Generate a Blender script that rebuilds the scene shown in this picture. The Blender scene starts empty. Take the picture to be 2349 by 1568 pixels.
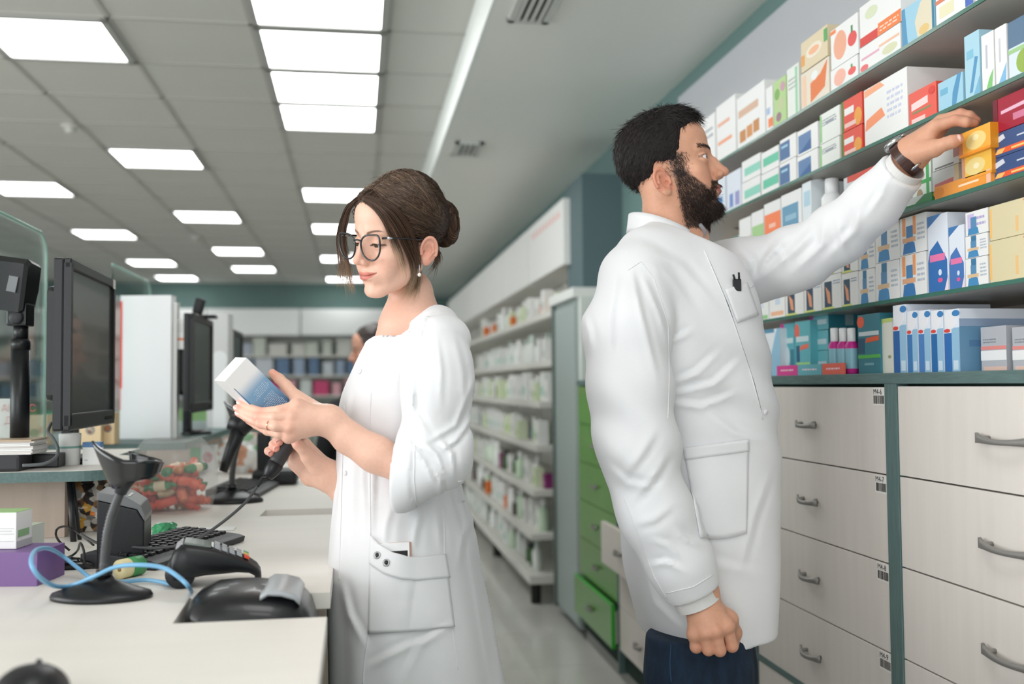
import bpy, bmesh, math, random
import numpy as np
from mathutils import Vector, Matrix
from mathutils.bvhtree import BVHTree
random.seed(7)
C = bpy.context.scene.collection
SC = bpy.context.scene
# ------------------------------------------------------------ camera
F = 2284.0; PSI = math.radians(8.93); TH = math.radians(2.46); ROLL = 0.0087; EYE = 1.25
CAMP = Vector((0, 0, EYE))
_R0 = Vector((math.cos(PSI), -math.sin(PSI), 0)); _F0 = Vector((math.sin(PSI)*math.cos(TH), math.cos(PSI)*math.cos(TH), math.sin(TH)))
_U0 = _R0.cross(_F0)
XC = _R0*math.cos(ROLL) - _U0*math.sin(ROLL); YC = _R0*math.sin(ROLL) + _U0*math.cos(ROLL)
cam = bpy.data.objects.new('camera', bpy.data.cameras.new('camera')); C.objects.link(cam)
cam.matrix_world = Matrix(((XC.x, YC.x, -_F0.x, 0), (XC.y, YC.y, -_F0.y, 0), (XC.z, YC.z, -_F0.z, EYE), (0, 0, 0, 1)))
cam.data.sensor_width = 36; cam.data.lens = F*36/2349; cam.data.clip_start = 0.05
cam.data.dof.use_dof = True; cam.data.dof.focus_distance = 1.90; cam.data.dof.aperture_fstop = 2.5
SC.camera = cam
# ------------------------------------------------------------ light
SC.view_settings.view_transform = 'Standard'; SC.view_settings.look = 'None'
SC.view_settings.gamma = 1; SC.view_settings.use_curve_mapping = False
SC.view_settings.exposure = 0.14
W = bpy.data.worlds.new('world'); SC.world = W; W.use_nodes = True
W.node_tree.nodes['Background'].inputs[0].default_value = (0.86, 0.93, 1, 1)
W.node_tree.nodes['Background'].inputs[1].default_value = 0.9
def area(name, loc, target, sx, sy, power, col=(1, 1, 1)):
    l = bpy.data.lights.new(name, 'AREA'); l.shape = 'RECTANGLE'; l.size = sx; l.size_y = sy; l.energy = power; l.color = col
    o = bpy.data.objects.new(name, l); C.objects.link(o); o.location = loc
    o.rotation_euler = (Vector(target)-Vector(loc)).to_track_quat('-Z', 'Y').to_euler(); return o
area('window_daylight', (-5.6, 1.2, 1.75), (0, 2.1, 1.3), 4.5, 2.3, 205, (0.97, 0.99, 1.0))
area('window_daylight', (-2.2, -2.7, 1.8), (0.6, 2.2, 1.2), 3.6, 2.2, 72, (0.98, 0.99, 1.0))
for _y in (.3, 1.9): area('unseen_fill_lamp', (.0, _y-1.2, 2.80), (.0, _y-1.2, 0), .58, 1.1, 10)  # unseen overhead fill near the camera, added to brighten drawers and smooth ceiling
PANEL_EMIT = 6.5
# ------------------------------------------------------------ pixel to place
def ray(u, v): return (XC*((u-1174.5)/F) + YC*((784-v)/F) + _F0)
def atZ(u, v, z): d = ray(u, v); return CAMP + d*((z-EYE)/d.z)
def atX(u, v, x): d = ray(u, v); return CAMP + d*(x/d.x)
def atY(u, v, y): d = ray(u, v); return CAMP + d*(y/d.y)
E1 = Vector((math.cos(PSI), -math.sin(PSI), 0)); E2 = Vector((math.sin(PSI), math.cos(PSI), 0))
def atD(u, v, D): d = ray(u, v); return CAMP + d*(D/d.dot(E2))
# ------------------------------------------------------------ materials
def lin(c):
    r = []
    for x in c[:3]:
        x = x/255.0
        r.append(x/12.92 if x <= 0.04045 else ((x+0.055)/1.055)**2.4)
    return (*r, 1.0)
_M = {}
def mat(name, col, rough=0.5, metal=0.0, spec=0.5, noise=0.0, nscale=20.0, bump=0.0, bscale=60.0, stretch=(1, 1, 1), trans=0.0, emit=0.0, coat=0.0, alpha=1.0, ior=1.45, attr=None, sss=0.0, sheen=0.0):
    if name in _M: return _M[name]
    m = bpy.data.materials.new(name); m.use_nodes = True; nt = m.node_tree; b = nt.nodes['Principled BSDF']; L = nt.links
    b.inputs['Base Color'].default_value = lin(col); b.inputs['Roughness'].default_value = rough
    b.inputs['Metallic'].default_value = metal; b.inputs['Specular IOR Level'].default_value = spec
    b.inputs['Transmission Weight'].default_value = trans; b.inputs['IOR'].default_value = ior
    b.inputs['Coat Weight'].default_value = coat; b.inputs['Alpha'].default_value = alpha
    if sss: b.inputs['Subsurface Weight'].default_value = sss; b.inputs['Subsurface Radius'].default_value = (1, .35, .2); b.inputs['Subsurface Scale'].default_value = 0.008
    if sheen: b.inputs['Sheen Weight'].default_value = sheen
    if emit: b.inputs['Emission Color'].default_value = lin(col); b.inputs['Emission Strength'].default_value = emit
    tc = nt.nodes.new('ShaderNodeTexCoord'); mp = nt.nodes.new('ShaderNodeMapping'); mp.inputs['Scale'].default_value = stretch
    L.new(tc.outputs['Object'], mp.inputs['Vector'])
    if attr:
        a = nt.nodes.new('ShaderNodeAttribute'); a.attribute_name = attr; L.new(a.outputs['Color'], b.inputs['Base Color'])
    if noise:
        n = nt.nodes.new('ShaderNodeTexNoise'); n.inputs['Scale'].default_value = nscale; n.inputs['Detail'].default_value = 5
        L.new(mp.outputs[0], n.inputs['Vector'])
        mr = nt.nodes.new('ShaderNodeMapRange'); mr.inputs['From Min'].default_value = 0.25; mr.inputs['From Max'].default_value = 0.75
        mr.inputs['To Min'].default_value = 1-noise; mr.inputs['To Max'].default_value = 1+noise*0.5
        L.new(n.outputs[0], mr.inputs['Value'])
        mx = nt.nodes.new('ShaderNodeMix'); mx.data_type = 'RGBA'; mx.blend_type = 'MULTIPLY'; mx.inputs['Factor'].default_value = 1
        if attr: L.new(a.outputs['Color'], mx.inputs[6])
        else: mx.inputs[6].default_value = lin(col)
        L.new(mr.outputs[0], mx.inputs[7]); L.new(mx.outputs[2], b.inputs['Base Color'])
    if bump:
        n2 = nt.nodes.new('ShaderNodeTexNoise'); n2.inputs['Scale'].default_value = bscale; n2.inputs['Detail'].default_value = 4
        L.new(mp.outputs[0], n2.inputs['Vector']); bp = nt.nodes.new('ShaderNodeBump'); bp.inputs['Strength'].default_value = bump; bp.inputs['Distance'].default_value = 0.004
        L.new(n2.outputs[0], bp.inputs['Height']); L.new(bp.outputs[0], b.inputs['Normal'])
    _M[name] = m; return m
def flat(c, rough=0.45): return mat('print_%d_%d_%d' % tuple(c[:3]), c, rough)
# ------------------------------------------------------------ meshes
class MB:
    """collects faces with material slots, linked as one mesh object"""
    def __init__(s): s.v = []; s.f = []; s.m = []; s.mats = []; s.smooth = []
    def slot(s, m):
        if m not in s.mats: s.mats.append(m)
        return s.mats.index(m)
    def add(s, vs, fs, m, smooth=False):
        o = len(s.v); s.v += [tuple(x) for x in vs]; k = s.slot(m)
        for f in fs: s.f.append([o+i for i in f]); s.m.append(k); s.smooth.append(smooth)
        return s
    def box(s, a, b, m, bev=0.0, rot=None, org=None):
        x0, y0, z0 = [min(a[i], b[i]) for i in range(3)]; x1, y1, z1 = [max(a[i], b[i]) for i in range(3)]
        bm = bmesh.new(); bmesh.ops.create_cube(bm, size=1)
        for q in bm.verts: q.co = Vector(((x0+x1)/2+q.co.x*(x1-x0), (y0+y1)/2+q.co.y*(y1-y0), (z0+z1)/2+q.co.z*(z1-z0)))
        if bev: bmesh.ops.bevel(bm, geom=bm.edges[:], offset=bev, segments=2, affect='EDGES', profile=0.6)
        vs = [q.co.copy() for q in bm.verts]
        if rot: vs = [rot @ (q-Vector(org)) + Vector(org) for q in vs]
        bm.verts.index_update(); s.add(vs, [[q.index for q in f.verts] for f in bm.faces], m); bm.free(); return s
    def quad(s, a, b, c, d, m): return s.add([a, b, c, d], [[0, 1, 2, 3]], m)
    def tube(s, pts, r, m, n=10, cap=True, up=None, sx=1.0):
        pts = [Vector(p) for p in pts]; rs = r if isinstance(r, (list, tuple)) else [r]*len(pts)
        vs = []; fs = []; prev = None
        for i, p in enumerate(pts):
            t = (pts[min(i+1, len(pts)-1)]-pts[max(i-1, 0)]).normalized()
            if prev is None:
                a = Vector(up) if up else (Vector((0, 0, 1)) if abs(t.z) < 0.9 else Vector((1, 0, 0)))
            else: a = prev
            a = (a-t*a.dot(t)).normalized(); prev = a; b = t.cross(a)
            for k in range(n):
                w = 2*math.pi*k/n; vs.append(p+(a*math.cos(w)+b*math.sin(w)*sx)*rs[i])
        for i in range(len(pts)-1):
            for k in range(n): fs.append([i*n+k, i*n+(k+1) % n, (i+1)*n+(k+1) % n, (i+1)*n+k])
        if cap: fs.append(list(range(n))[::-1]); fs.append([(len(pts)-1)*n+k for k in range(n)])
        return s.add(vs, fs, m, True)
    def lathe(s, prof, m, org=(0, 0, 0), n=24, sx=1, sy=1, rot=None):
        vs = []; fs = []
        for r, z in prof:
            for k in range(n):
                w = 2*math.pi*k/n; q = Vector((r*math.cos(w)*sx, r*math.sin(w)*sy, z))
                if rot: q = rot @ q
                vs.append(q+Vector(org))
        for i in range(len(prof)-1):
            for k in range(n): fs.append([i*n+k, i*n+(k+1) % n, (i+1)*n+(k+1) % n, (i+1)*n+k])
        fs.append(list(range(n))[::-1]); fs.append([(len(prof)-1)*n+k for k in range(n)])
        return s.add(vs, fs, m, True)
    def prism(s, poly, lo, hi, m, plane='xy', bev=0.0):
        """poly: 2d outline; extruded along the remaining axis from lo to hi"""
        mk = {'xy': lambda p, w: (p[0], p[1], w), 'xz': lambda p, w: (p[0], w, p[1]), 'yz': lambda p, w: (w, p[0], p[1])}[plane]
        bm = bmesh.new(); vv = [bm.verts.new(mk(p, lo)) for p in poly]; f = bm.faces.new(vv)
        r = bmesh.ops.extrude_face_region(bm, geom=[f]); d = Vector(mk((0, 0), hi))-Vector(mk((0, 0), lo))
        for q in r['geom']:
            if isinstance(q, bmesh.types.BMVert): q.co += d
        bmesh.ops.recalc_face_normals(bm, faces=bm.faces[:])
        if bev: bmesh.ops.bevel(bm, geom=bm.edges[:], offset=bev, segments=2, affect='EDGES', profile=0.6)
        bm.verts.index_update(); s.add([q.co.copy() for q in bm.verts], [[q.index for q in f.verts] for f in bm.faces], m); bm.free(); return s
    def build(s, name, parent=None, loc=None, smooth_angle=None):
        me = bpy.data.meshes.new(name); org = Vector(loc) if loc is not None else (Vector(parent['_org']) if parent is not None and '_org' in parent else Vector((0, 0, 0)))
        me.from_pydata([tuple(Vector(q)-org) for q in s.v], [], s.f)
        for m in s.mats: me.materials.append(m)
        me.polygons.foreach_set('material_index', s.m); me.polygons.foreach_set('use_smooth', s.smooth); me.update()
        o = bpy.data.objects.new(name, me); C.objects.link(o)
        if parent is not None: o.parent = parent
        if parent is None: o.location = org
        return o
def tag(o, label=None, cat=None, group=None, kind=None):
    if label: o['label'] = label
    if cat: o['category'] = cat
    if group: o['group'] = group
    if kind: o['kind'] = kind
    return o
def thing(name, label, cat, loc=(0, 0, 0), group=None):
    o = bpy.data.objects.new(name, None); C.objects.link(o); o.location = loc; o['_org'] = tuple(loc); o.empty_display_size = 0.05
    return tag(o, label, cat, group)
def struct(o): o['kind'] = 'structure'; return o
def copytree(o, parent=None, loc=None):
    c = o.copy(); C.objects.link(c)
    if parent: c.parent = parent
    if loc is not None: c.location = loc
    for ch in [k for k in bpy.data.objects if k.parent == o]: copytree(ch, c)
    return c
def children(o): return list(o.children)
ORD = ['first', 'second', 'third', 'fourth', 'fifth', 'sixth', 'seventh', 'eighth', 'ninth', 'tenth', 'eleventh', 'twelfth', 'thirteenth', 'fourteenth', 'fifteenth', 'sixteenth', 'seventeenth', 'eighteenth', 'nineteenth', 'twentieth']
_FONT = None
def text_mesh(txt, size, name='lettering', m=None, parent=None, mtx=None, extrude=0.0, align='LEFT'):
    """lettering turned into a mesh"""
    cu = bpy.data.curves.new(name, 'FONT'); cu.body = txt; cu.size = size; cu.extrude = extrude; cu.align_x = align; cu.resolution_u = 2
    t = bpy.data.objects.new(name, cu); C.objects.link(t); dg = bpy.context.evaluated_depsgraph_get()
    me = bpy.data.meshes.new_from_object(t.evaluated_get(dg)); bpy.data.objects.remove(t); me.transform(mtx)
    org = Vector(parent['_org']) if parent is not None and '_org' in parent else Vector((0, 0, 0))
    me.transform(Matrix.Translation(-org)); me.materials.clear(); me.materials.append(m)
    o = bpy.data.objects.new(name, me); C.objects.link(o)
    if parent is not None: o.parent = parent
    return o
def frame_mtx(o, x, z_normal):
    """text space (x right, y up, z out) to world"""
    x = Vector(x).normalized(); n = Vector(z_normal).normalized(); y = n.cross(x)
    return Matrix(((x.x, y.x, n.x, o[0]), (x.y, y.y, n.y, o[1]), (x.z, y.z, n.z, o[2]), (0, 0, 0, 1)))
M_blk = mat('black_plastic', (24, 25, 28), 0.38, bump=0.05, bscale=400)
M_blkg = mat('gloss_black_plastic', (16, 17, 20), 0.16, coat=.4)
# ================================================================= the room
CEIL = EYE+1.58; LOW = EYE+1.38; YF = 15.6; XL = -9.0; XW = 1.47; XB = 0.49
M_tile = mat('ceiling_tile', (206, 206, 200), 0.95, noise=0.03, nscale=300)
M_grid = mat('ceiling_grid', (184, 184, 178), 0.8)
M_plas = mat('plaster', (240, 241, 236), 0.42, noise=0.02, nscale=2)
M_teal = mat('teal_wall', (108, 136, 132), 0.6, noise=0.04, nscale=3)
M_lgrey = mat('light_grey_panel', (196, 198, 202), 0.5)
M_wwall = mat('white_wall', (225, 226, 222), 0.7)
M_floor = mat('floor_tile', (206, 205, 198), 0.16, noise=0.06, nscale=4, coat=0.3)
M_joint = mat('floor_joint', (182, 181, 174), 0.5)
struct(MB().box((XL, -4, -0.1), (2.2, YF+0.1, 0), M_floor).build('floor'))
g = MB()
for i in range(-14, 4): g.box((i*0.6-0.0015+.17, -4, 0), (i*0.6+0.0015+.17, YF, 0.0006), M_joint)
for j in range(-6, 26): g.box((XL, j*0.6-0.0015+.2, 0), (2.2, j*0.6+0.0015+.2, 0.0006), M_joint)
struct(g.build('trim_1'))
struct(MB().box((XL, -4, CEIL), (XB+.02, YF+0.1, CEIL+0.1), M_tile).build('ceiling'))
struct(MB().box((XB+.02, -4, LOW), (2.2, YF+0.1, CEIL+0.1), M_plas).build('ceiling'))
struct(MB().box((XB, -4, LOW-0.0), (XB+.02, YF, CEIL), mat('bulkhead_face', (236, 240, 236), 0.5)).build('trim_2'))
GX = 0.147; GY = 6.18
g = MB()
for i in range(-16, 2):
    x = GX+0.595*i
    if x < XB-.02: g.box((x-0.011, -4, CEIL-0.006), (x+0.011, YF, CEIL), M_grid)
for j in range(-17, 17): g.box((XL, GY+0.595*j-0.011, CEIL-0.006), (XB, GY+0.595*j+0.011, CEIL), M_grid)
struct(g.build('trim_3'))
struct(MB().box((XL, YF, 0), (2.2, YF+.1, CEIL), M_teal).build('wall_back'))
struct(MB().box((XW, -4, 0), (2.2, YF, LOW), M_teal).build('wall_right'))
# left shop front: wide panes between posts
w = MB()
for y in np.arange(-4, YF, 3.9): w.box((XL-.1, y-.12, 0), (XL, y+.12, CEIL), M_wwall)
w.box((XL-.1, -4, 0), (XL, YF, 0.35), M_wwall); w.box((XL-.1, -4, 2.5), (XL, YF, CEIL), M_teal)
struct(w.build('wall_left'))
struct(MB().box((XL, -4.1, 0), (-4.2, -4, CEIL), M_wwall).box((-.2, -4.1, 0), (2.2, -4, CEIL), M_wwall).box((-4.2, -4.1, 2.6), (-.2, -4, CEIL), M_wwall).build('wall_front'))
# pale panel behind the shelves and teal column
struct(MB().box((XW-.02, -1, 1.2), (XW, 4.3, LOW-0.085), M_lgrey).build('trim_4'))
struct(MB().box((1.24, 5.35, 0), (XW, 5.75, 2.42), mat('teal_column', (88, 108, 112), 0.6)).build('trim_5'))
# ceiling lights
M_em = mat('light_diffuser', (250, 252, 252), 0.5, emit=PANEL_EMIT)
M_fr = mat('light_frame', (170, 170, 166), 0.5)
spots = {}
for (u, v) in [(125, 93), (350, 358), (60, 430), (470, 489), (235, 532), (545, 567), (343, 595), (592, 619), (418, 637), (773, 436), (790, 533), (800, 596), (805, 637)]:
    p = atZ(u, v, CEIL); i = round((p.x-GX)/0.595-0.5); j = round((p.y-GY)/0.595-0.5); spots[(i, j)] = 1; print('LIGHT', u, v, tuple(round(x, 2) for x in p), i, j)
for j in (-1, -2, -3, -4): spots[(-1, j)] = 1
def colname(i):
    return {-1: 'in the row of panels above the woman'}.get(i, 'in grid column %s left of the woman' % (ORD[min(19, -2-i)] if i < -1 else ''))
LAMP0 = None
cols = {}
for (i, j) in sorted(spots): cols.setdefault(i, []).append(j)
cn = sorted(cols, reverse=True)
for i in cn:
    for k, j in enumerate(sorted(cols[i])):
        x = GX+0.595*(i+.5); y = GY+0.595*(j+.5)
        where = 'row above the woman' if i == -1 else '%s row left of the woman' % ORD[cn.index(i)-1]
        lab = 'glowing square ceiling panel, %s, %s from the front' % (where, ORD[k])
        if LAMP0 is None:
            LAMP0 = thing('ceiling_light', lab, 'ceiling light', (x, y, CEIL), 'square light panels in the tiled ceiling')
            MB().box((x-.262, y-.262, CEIL-.009), (x+.262, y+.262, CEIL-.004), M_em).build('diffuser', LAMP0)
            fr = MB()
            for a in (-1, 1):
                fr.box((x+a*.262, y-.292, CEIL-.016), (x+a*.292, y+.292, CEIL-.001), M_fr); fr.box((x-.292, y+a*.262, CEIL-.016), (x+.292, y+a*.292, CEIL-.001), M_fr)
            fr.build('frame', LAMP0)
        else:
            c = copytree(LAMP0, loc=(x, y, CEIL)); c['label'] = lab; c['_org'] = (x, y, CEIL)
# air vents in the lower ceiling
M_vent = mat('vent_metal', (205, 207, 203), 0.4); M_dark = mat('dark_void', (40, 42, 40), 0.9)
def vent(u0, u1, v0, v1, lab):
    a = atZ(u0, v1, LOW); b = atZ(u1, v0, LOW); x0 = a.x; x1 = atZ(u1-10, v1, LOW).x; y0 = a.y; y1 = b.y
    y0, y1 = min(y0, y1), max(y0, y1)
    t = thing('air_vent', lab, 'air vent', ((x0+x1)/2, (y0+y1)/2, LOW), 'air vents in the smooth ceiling')
    MB().box((x0, y0, LOW-.004), (x1, y1, LOW-.001), M_dark).build('backing', t)
    fr = MB()
    for q in (x0, x1): fr.box((q-.012, y0-.012, LOW-.014), (q+.012, y1+.012, LOW-.002), M_vent)
    for q in (y0, y1): fr.box((x0-.012, q-.012, LOW-.014), (x1+.012, q+.012, LOW-.002), M_vent)
    fr.build('frame', t)
    for k in range(4):
        q = x0+(x1-x0)*(k+.8)/4.7; MB().box((q-.008, y0, LOW-.016), (q+.006, y1, LOW-.004), M_vent).build('slat', t)
vent(1172, 1262, -40, 42, 'slatted air vent nearer the camera in the smooth ceiling, at the top edge')
vent(1038, 1102, 326, 352, 'small distant slatted air vent in the smooth ceiling above the wall rack')
# smoke detectors
def detector(u, v, lab):
    p = atZ(u, v, CEIL); t = thing('smoke_detector', lab, 'smoke detector', p)
    MB().lathe([(.055, -.001), (.055, -.012), (.05, -.018), (.032, -.022)], mat('detector_plastic', (206, 206, 200), .5), org=p).build('base', t)
    MB().lathe([(.03, -.021), (.034, -.035), (.028, -.046), (.01, -.05)], mat('detector_plastic', (206, 206, 200), .5), org=p).build('sensor_head', t)
detector(162, 286, 'round white smoke detector on the ceiling grid at the upper left')
detector(450, 540, 'distant round smoke detector among the far ceiling lights')
# ================================================================= right hand cabinets and shelves
XF = 1.08
M_maple = mat('pale_maple_laminate', (222, 215, 208), 0.42, noise=0.045, nscale=3, stretch=(6, 14, 1.2), bump=0.03, bscale=40)
M_tw = mat('teal_wood_laminate', (92, 116, 114), 0.5, noise=0.25, nscale=5, stretch=(30, 4, 30), bump=0.06, bscale=20)
M_twv = mat('teal_wood_upright', (92, 116, 114), 0.5, noise=0.22, nscale=6, stretch=(30, 30, 3), bump=0.06, bscale=20)
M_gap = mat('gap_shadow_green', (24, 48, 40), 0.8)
M_green = mat('green_lacquer', (96, 150, 62), 0.32, noise=0.12, nscale=3, coat=0.3)
M_green2 = mat('green_edge', (52, 172, 48), 0.35)
M_steel = mat('brushed_handle', (150, 147, 143), 0.45, metal=0.5)
def yu(u, v=1000): return atX(u, v, XF).y
ZT = atX(2045, 880, XF).z      # underside of the worktop
ZTOP = atX(2045, 855, XF).z
yP1 = yu(2034); yP0 = yu(2061)  # the upright between the two near units
yB1 = yu(1738, 1400); yC1 = yu(1413); yG1 = yu(1325)
PITCH = (atX(2035, 880, XF).z-atX(2035, 1083, XF).z)
print('CAB', ZT, ZTOP, yP0, yP1, yB1, yC1, yG1, PITCH)
UNITW = yB1-yP1
yA0 = yP0-UNITW
top = MB().box((XF-.004, yA0-1.0, ZT), (XW-.02, yG1-.01, ZTOP), M_tw, bev=.0015)
tag(top.build('worktop', loc=(XF, 2, ZT)), 'long teal wood-grain worktop over the drawer cabinets at the right', 'worktop')
def handle(y, z, L, parent, x=XF, m=None):
    """bowed bar pull with flared ends"""
    b = MB(); pts = []; n = 12
    for i in range(n+1):
        t = i/n; yy = y+L*(t-.5); bow = math.sin(math.pi*t)
        pts.append((x-.010-.014*bow, yy, z-.004*bow))
    vs = []; fs = []
    for i, p in enumerate(pts):
        t = i/n; h = .0045+.0045*abs(2*t-1)**2.5; th = .003
        for (dx, dz) in ((-th, -h), (-th, h), (th, h), (th, -h)): vs.append((p[0]+dx, p[1], p[2]+dz))
    for i in range(n):
        for k in range(4): fs.append([i*4+k, i*4+(k+1) % 4, (i+1)*4+(k+1) % 4, (i+1)*4+k])
    fs.append([3, 2, 1, 0]); fs.append([n*4+k for k in range(4)]); b.add(vs, fs, m or M_steel, True)
    for s in (-1, 1): b.tube([(x, y+s*L*.36, z), (x-.018, y+s*L*.36, z)], .0045, m or M_steel, 8)
    return b.build('handle', parent)
def drawer(parent, y0, y1, z0, z1, out=0.0, m=None, edge=None, hl=.075, hy=None):
    m = m or M_maple; x = XF-out
    o = MB().box((x, y0+.0015, z0+.0015), (x+.018, y1-.0015, z1-.0015), m, bev=.0012)
    if edge: o.box((x-.0005, y0+.001, z1-.005), (x+.017, y1-.001, z1-.0013), edge); o.box((x-.0005, y0+.001, z0), (x+.017, y0+.005, z1-.0013), edge)
    o = o.build('drawer', parent); o['_org'] = parent['_org']
    if out > .01:
        bx = MB(); bx.box((x+.018, y0+.01, z0+.01), (XF+.2, y0+.02, z1-.03), M_maple); bx.box((x+.018, y1-.02, z0+.01), (XF+.2, y1-.01, z1-.03), M_maple); bx.box((x+.018, y0+.01, z0+.01), (XF+.2, y1-.01, z0+.018), M_maple)
        bx.build('drawer_box', o)
    handle((y0+y1)/2 if hy is None else hy, (z0+z1)/2, hl, o, x)
    return o
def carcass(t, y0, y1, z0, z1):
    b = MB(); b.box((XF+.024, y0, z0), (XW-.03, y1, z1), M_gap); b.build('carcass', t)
def upright(y0, y1, z0, z1, t): return MB().box((XF-.003, y0, z0), (XF+.03, y1, z1), M_twv, bev=.0008).build('upright', t)
def code_label(parent, y_near, ztop, txt):
    """small printed tag: code above a barcode, at the near top corner"""
    o = MB(); wd = .046; y0 = y_near+.004; x = XF-.0006; yy = y0+wd
    o.box((x, y0, ztop-.040), (XF, yy, ztop-.0025), flat((232, 228, 222)))
    lb = o.build('code_label', parent); lb['_org'] = parent['_org']
    bars = MB(); rnd = random.Random(txt); q = y0+.002
    while q < yy-.003:
        w = rnd.choice((.0008, .0014, .0022)); bars.box((x-.0004, q, ztop-.036), (x, q+w, ztop-.019), flat((50, 48, 46))); q += w+rnd.choice((.0011, .0018))
    bars.build('barcode', parent)
    mt = frame_mtx((x-.0006, yy-.002, ztop-.0165), (0, -1, 0), (-1, 0, 0))
    text_mesh(txt, .0165, 'lettering', flat((35, 33, 32)), parent, mt)
# near unit: tall drawers without tags
A = thing('drawer_cabinet', 'nearest pale maple drawer cabinet at the right edge, without code labels', 'drawer cabinet', (XF, (yA0+yP0)/2, 0))
carcass(A, yA0, yP0, .06, ZT)
upright(yP0, yP1, .05, ZT, A)
zz = [atX(2064, v, XF).z for v in (884, 1088, 1298, 1505)]; st = (zz[0]-zz[3])/3
for k in range(6): drawer(A, yA0, yP0, zz[0]-st*(k+1), zz[0]-st*k, hl=.15)
B = thing('drawer_cabinet', 'pale maple drawer cabinet with code labels, directly in front of the man', 'drawer cabinet', (XF, (yP1+yB1)/2, 0))
carcass(B, yP1, yB1, .06, ZT)
zb = atX(2034, 886, XF).z
hyB = atX(1856, 967, XF).y
for k in range(6):
    d = drawer(B, yP1, yB1, zb-PITCH*(k+1), zb-PITCH*k, hl=.10, hy=hyB)
    if k < 4: code_label(d, yP1, zb-PITCH*k, 'M4-%d' % (6+k))
upright(yB1, yB1+.03, .05, ZT, B)
MB().box((XF-.003, yP1, zb-PITCH*4-.012), (XF+.02, yB1, zb-PITCH*4+.004), M_tw).build('rail', B)
Cc = thing('drawer_cabinet', 'pale maple drawer cabinet behind the man with one drawer pulled open', 'drawer cabinet', (XF, (yB1+yC1)/2, 0))
ys = yB1+.03; ym = yC1-.62
carcass(Cc, ys, yC1, .06, ZT)
for k in range(6):
    z1 = zb-PITCH*k; z0 = z1-PITCH
    if k == 3: z1 -= .01
    drawer(Cc, ym, yC1-.02, z0, z1, out=.075 if k == 3 else 0.0, hl=.085)
    drawer(Cc, ys, ym-.02, z0, z1, hl=.085)
upright(yC1-.02, yC1, .05, ZT, Cc); upright(ym-.02, ym, .05, ZT, Cc)
G = thing('drawer_cabinet', 'green lacquered column of drawers between the white drawers and grey cupboard', 'drawer cabinet', (XF, (yC1+yG1)/2, 0))
carcass(G, yC1, yG1, .06, ZT)
for k in range(6):
    z1 = zb-PITCH*k; drawer(G, yC1, yG1-.02, z1-PITCH, z1, out=.03 if k == 5 else 0, m=M_green, edge=M_green2 if k == 5 else None, hl=.08)
tag(MB().box((XF+.035, yA0-.5, 0), (XW-.04, yG1, .06), mat('plinth_grey', (150, 150, 146), .5)).build('plinth', loc=(XF, 3, 0)), 'grey kickboard running under the drawer cabinets', 'plinth')
# tall grey cupboard at the end of the row
yK1 = yu(1272); zK = atX(1300, 690, XF).z
K = thing('tall_cupboard', 'tall grey cupboard with a white top at the end of the drawer row', 'cupboard', (XF, (yG1+yK1)/2, 0))
MB().box((XF+.006, yG1+.002, .05), (XW-.03, yK1, zK), mat('grey_panel', (150, 162, 158), .45)).build('body', K)
MB().box((XF, yG1+.03, .07), (XF+.006, yK1-.035, zK-.03), mat('grey_door', (158, 170, 166), .4)).build('door', K)
MB().box((XF-.012, yK1-.035, .05), (XF+.006, yK1, zK), mat('dark_grey_edge', (98, 110, 106), .5)).build('upright', K)
MB().box((XF-.02, yG1-.01, zK), (XW-.02, yK1+.02, zK+.05), mat('white_laminate', (226, 228, 224), .4), bev=.004).build('cornice', K)
MB().box((XF+.01, yG1-.06, ZTOP+.002), (XW-.03, yG1, zK), mat('pale_green_white', (214, 220, 214), .5)).build('side_panel', K)

# ---------------------------------------------------------------- glass shelves
XS = XF+.03
def shelf_z(u, v): return atX(u, v, XS).z
SH = {'top': shelf_z(1919, 201), 'second': shelf_z(2060, 300), 'third': shelf_z(2200, 440), 'fourth': shelf_z(2150, 668)}
print('SHELVES', SH)
M_glass_sh = mat('shelf_glass', (226, 222, 214), 0.3, trans=0.25, ior=1.3, spec=0.4)
M_edge = mat('shelf_glass_edge', (70, 124, 108), 0.2, trans=0.2)
M_brk = mat('shelf_bracket', (120, 122, 124), 0.35, metal=0.6)
YS0 = 0.75; YS1 = 3.75
for nm, z in SH.items():
    t = thing('glass_shelf', 'green-edged glass shelf full of medicine cartons, %s from the top' % ('first' if nm == 'top' else nm), 'glass shelf', (XS, 2.2, z-.008), 'glass shelves over the drawer cabinets')
    MB().box((XS+.003, YS0, z-.008), (XW-.030, YS1, z), M_glass_sh).build('glass_plate', t)
    MB().box((XS, YS0, z-.008), (XS+.003, YS1, z-.0002), M_edge).build('polished_edge', t)
    for yb in (1.05, 1.62, 2.35, 3.1):
        MB().prism([(XS+.12, z-.009), (XW-.030, z-.009), (XW-.030, z-.05)], yb, yb+.012, M_brk, 'xz').build('bracket', t)
tag(MB().box((XW-.0205, YS0-.2, ZTOP), (XW-.02-.006, YS1, SH['top']-.009), mat('beige_back_panel', (226, 212, 200), .5)).build('back_panel', loc=(XW-.02, 2.2, ZTOP)), 'beige back board behind the glass shelves', 'panel')
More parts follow.
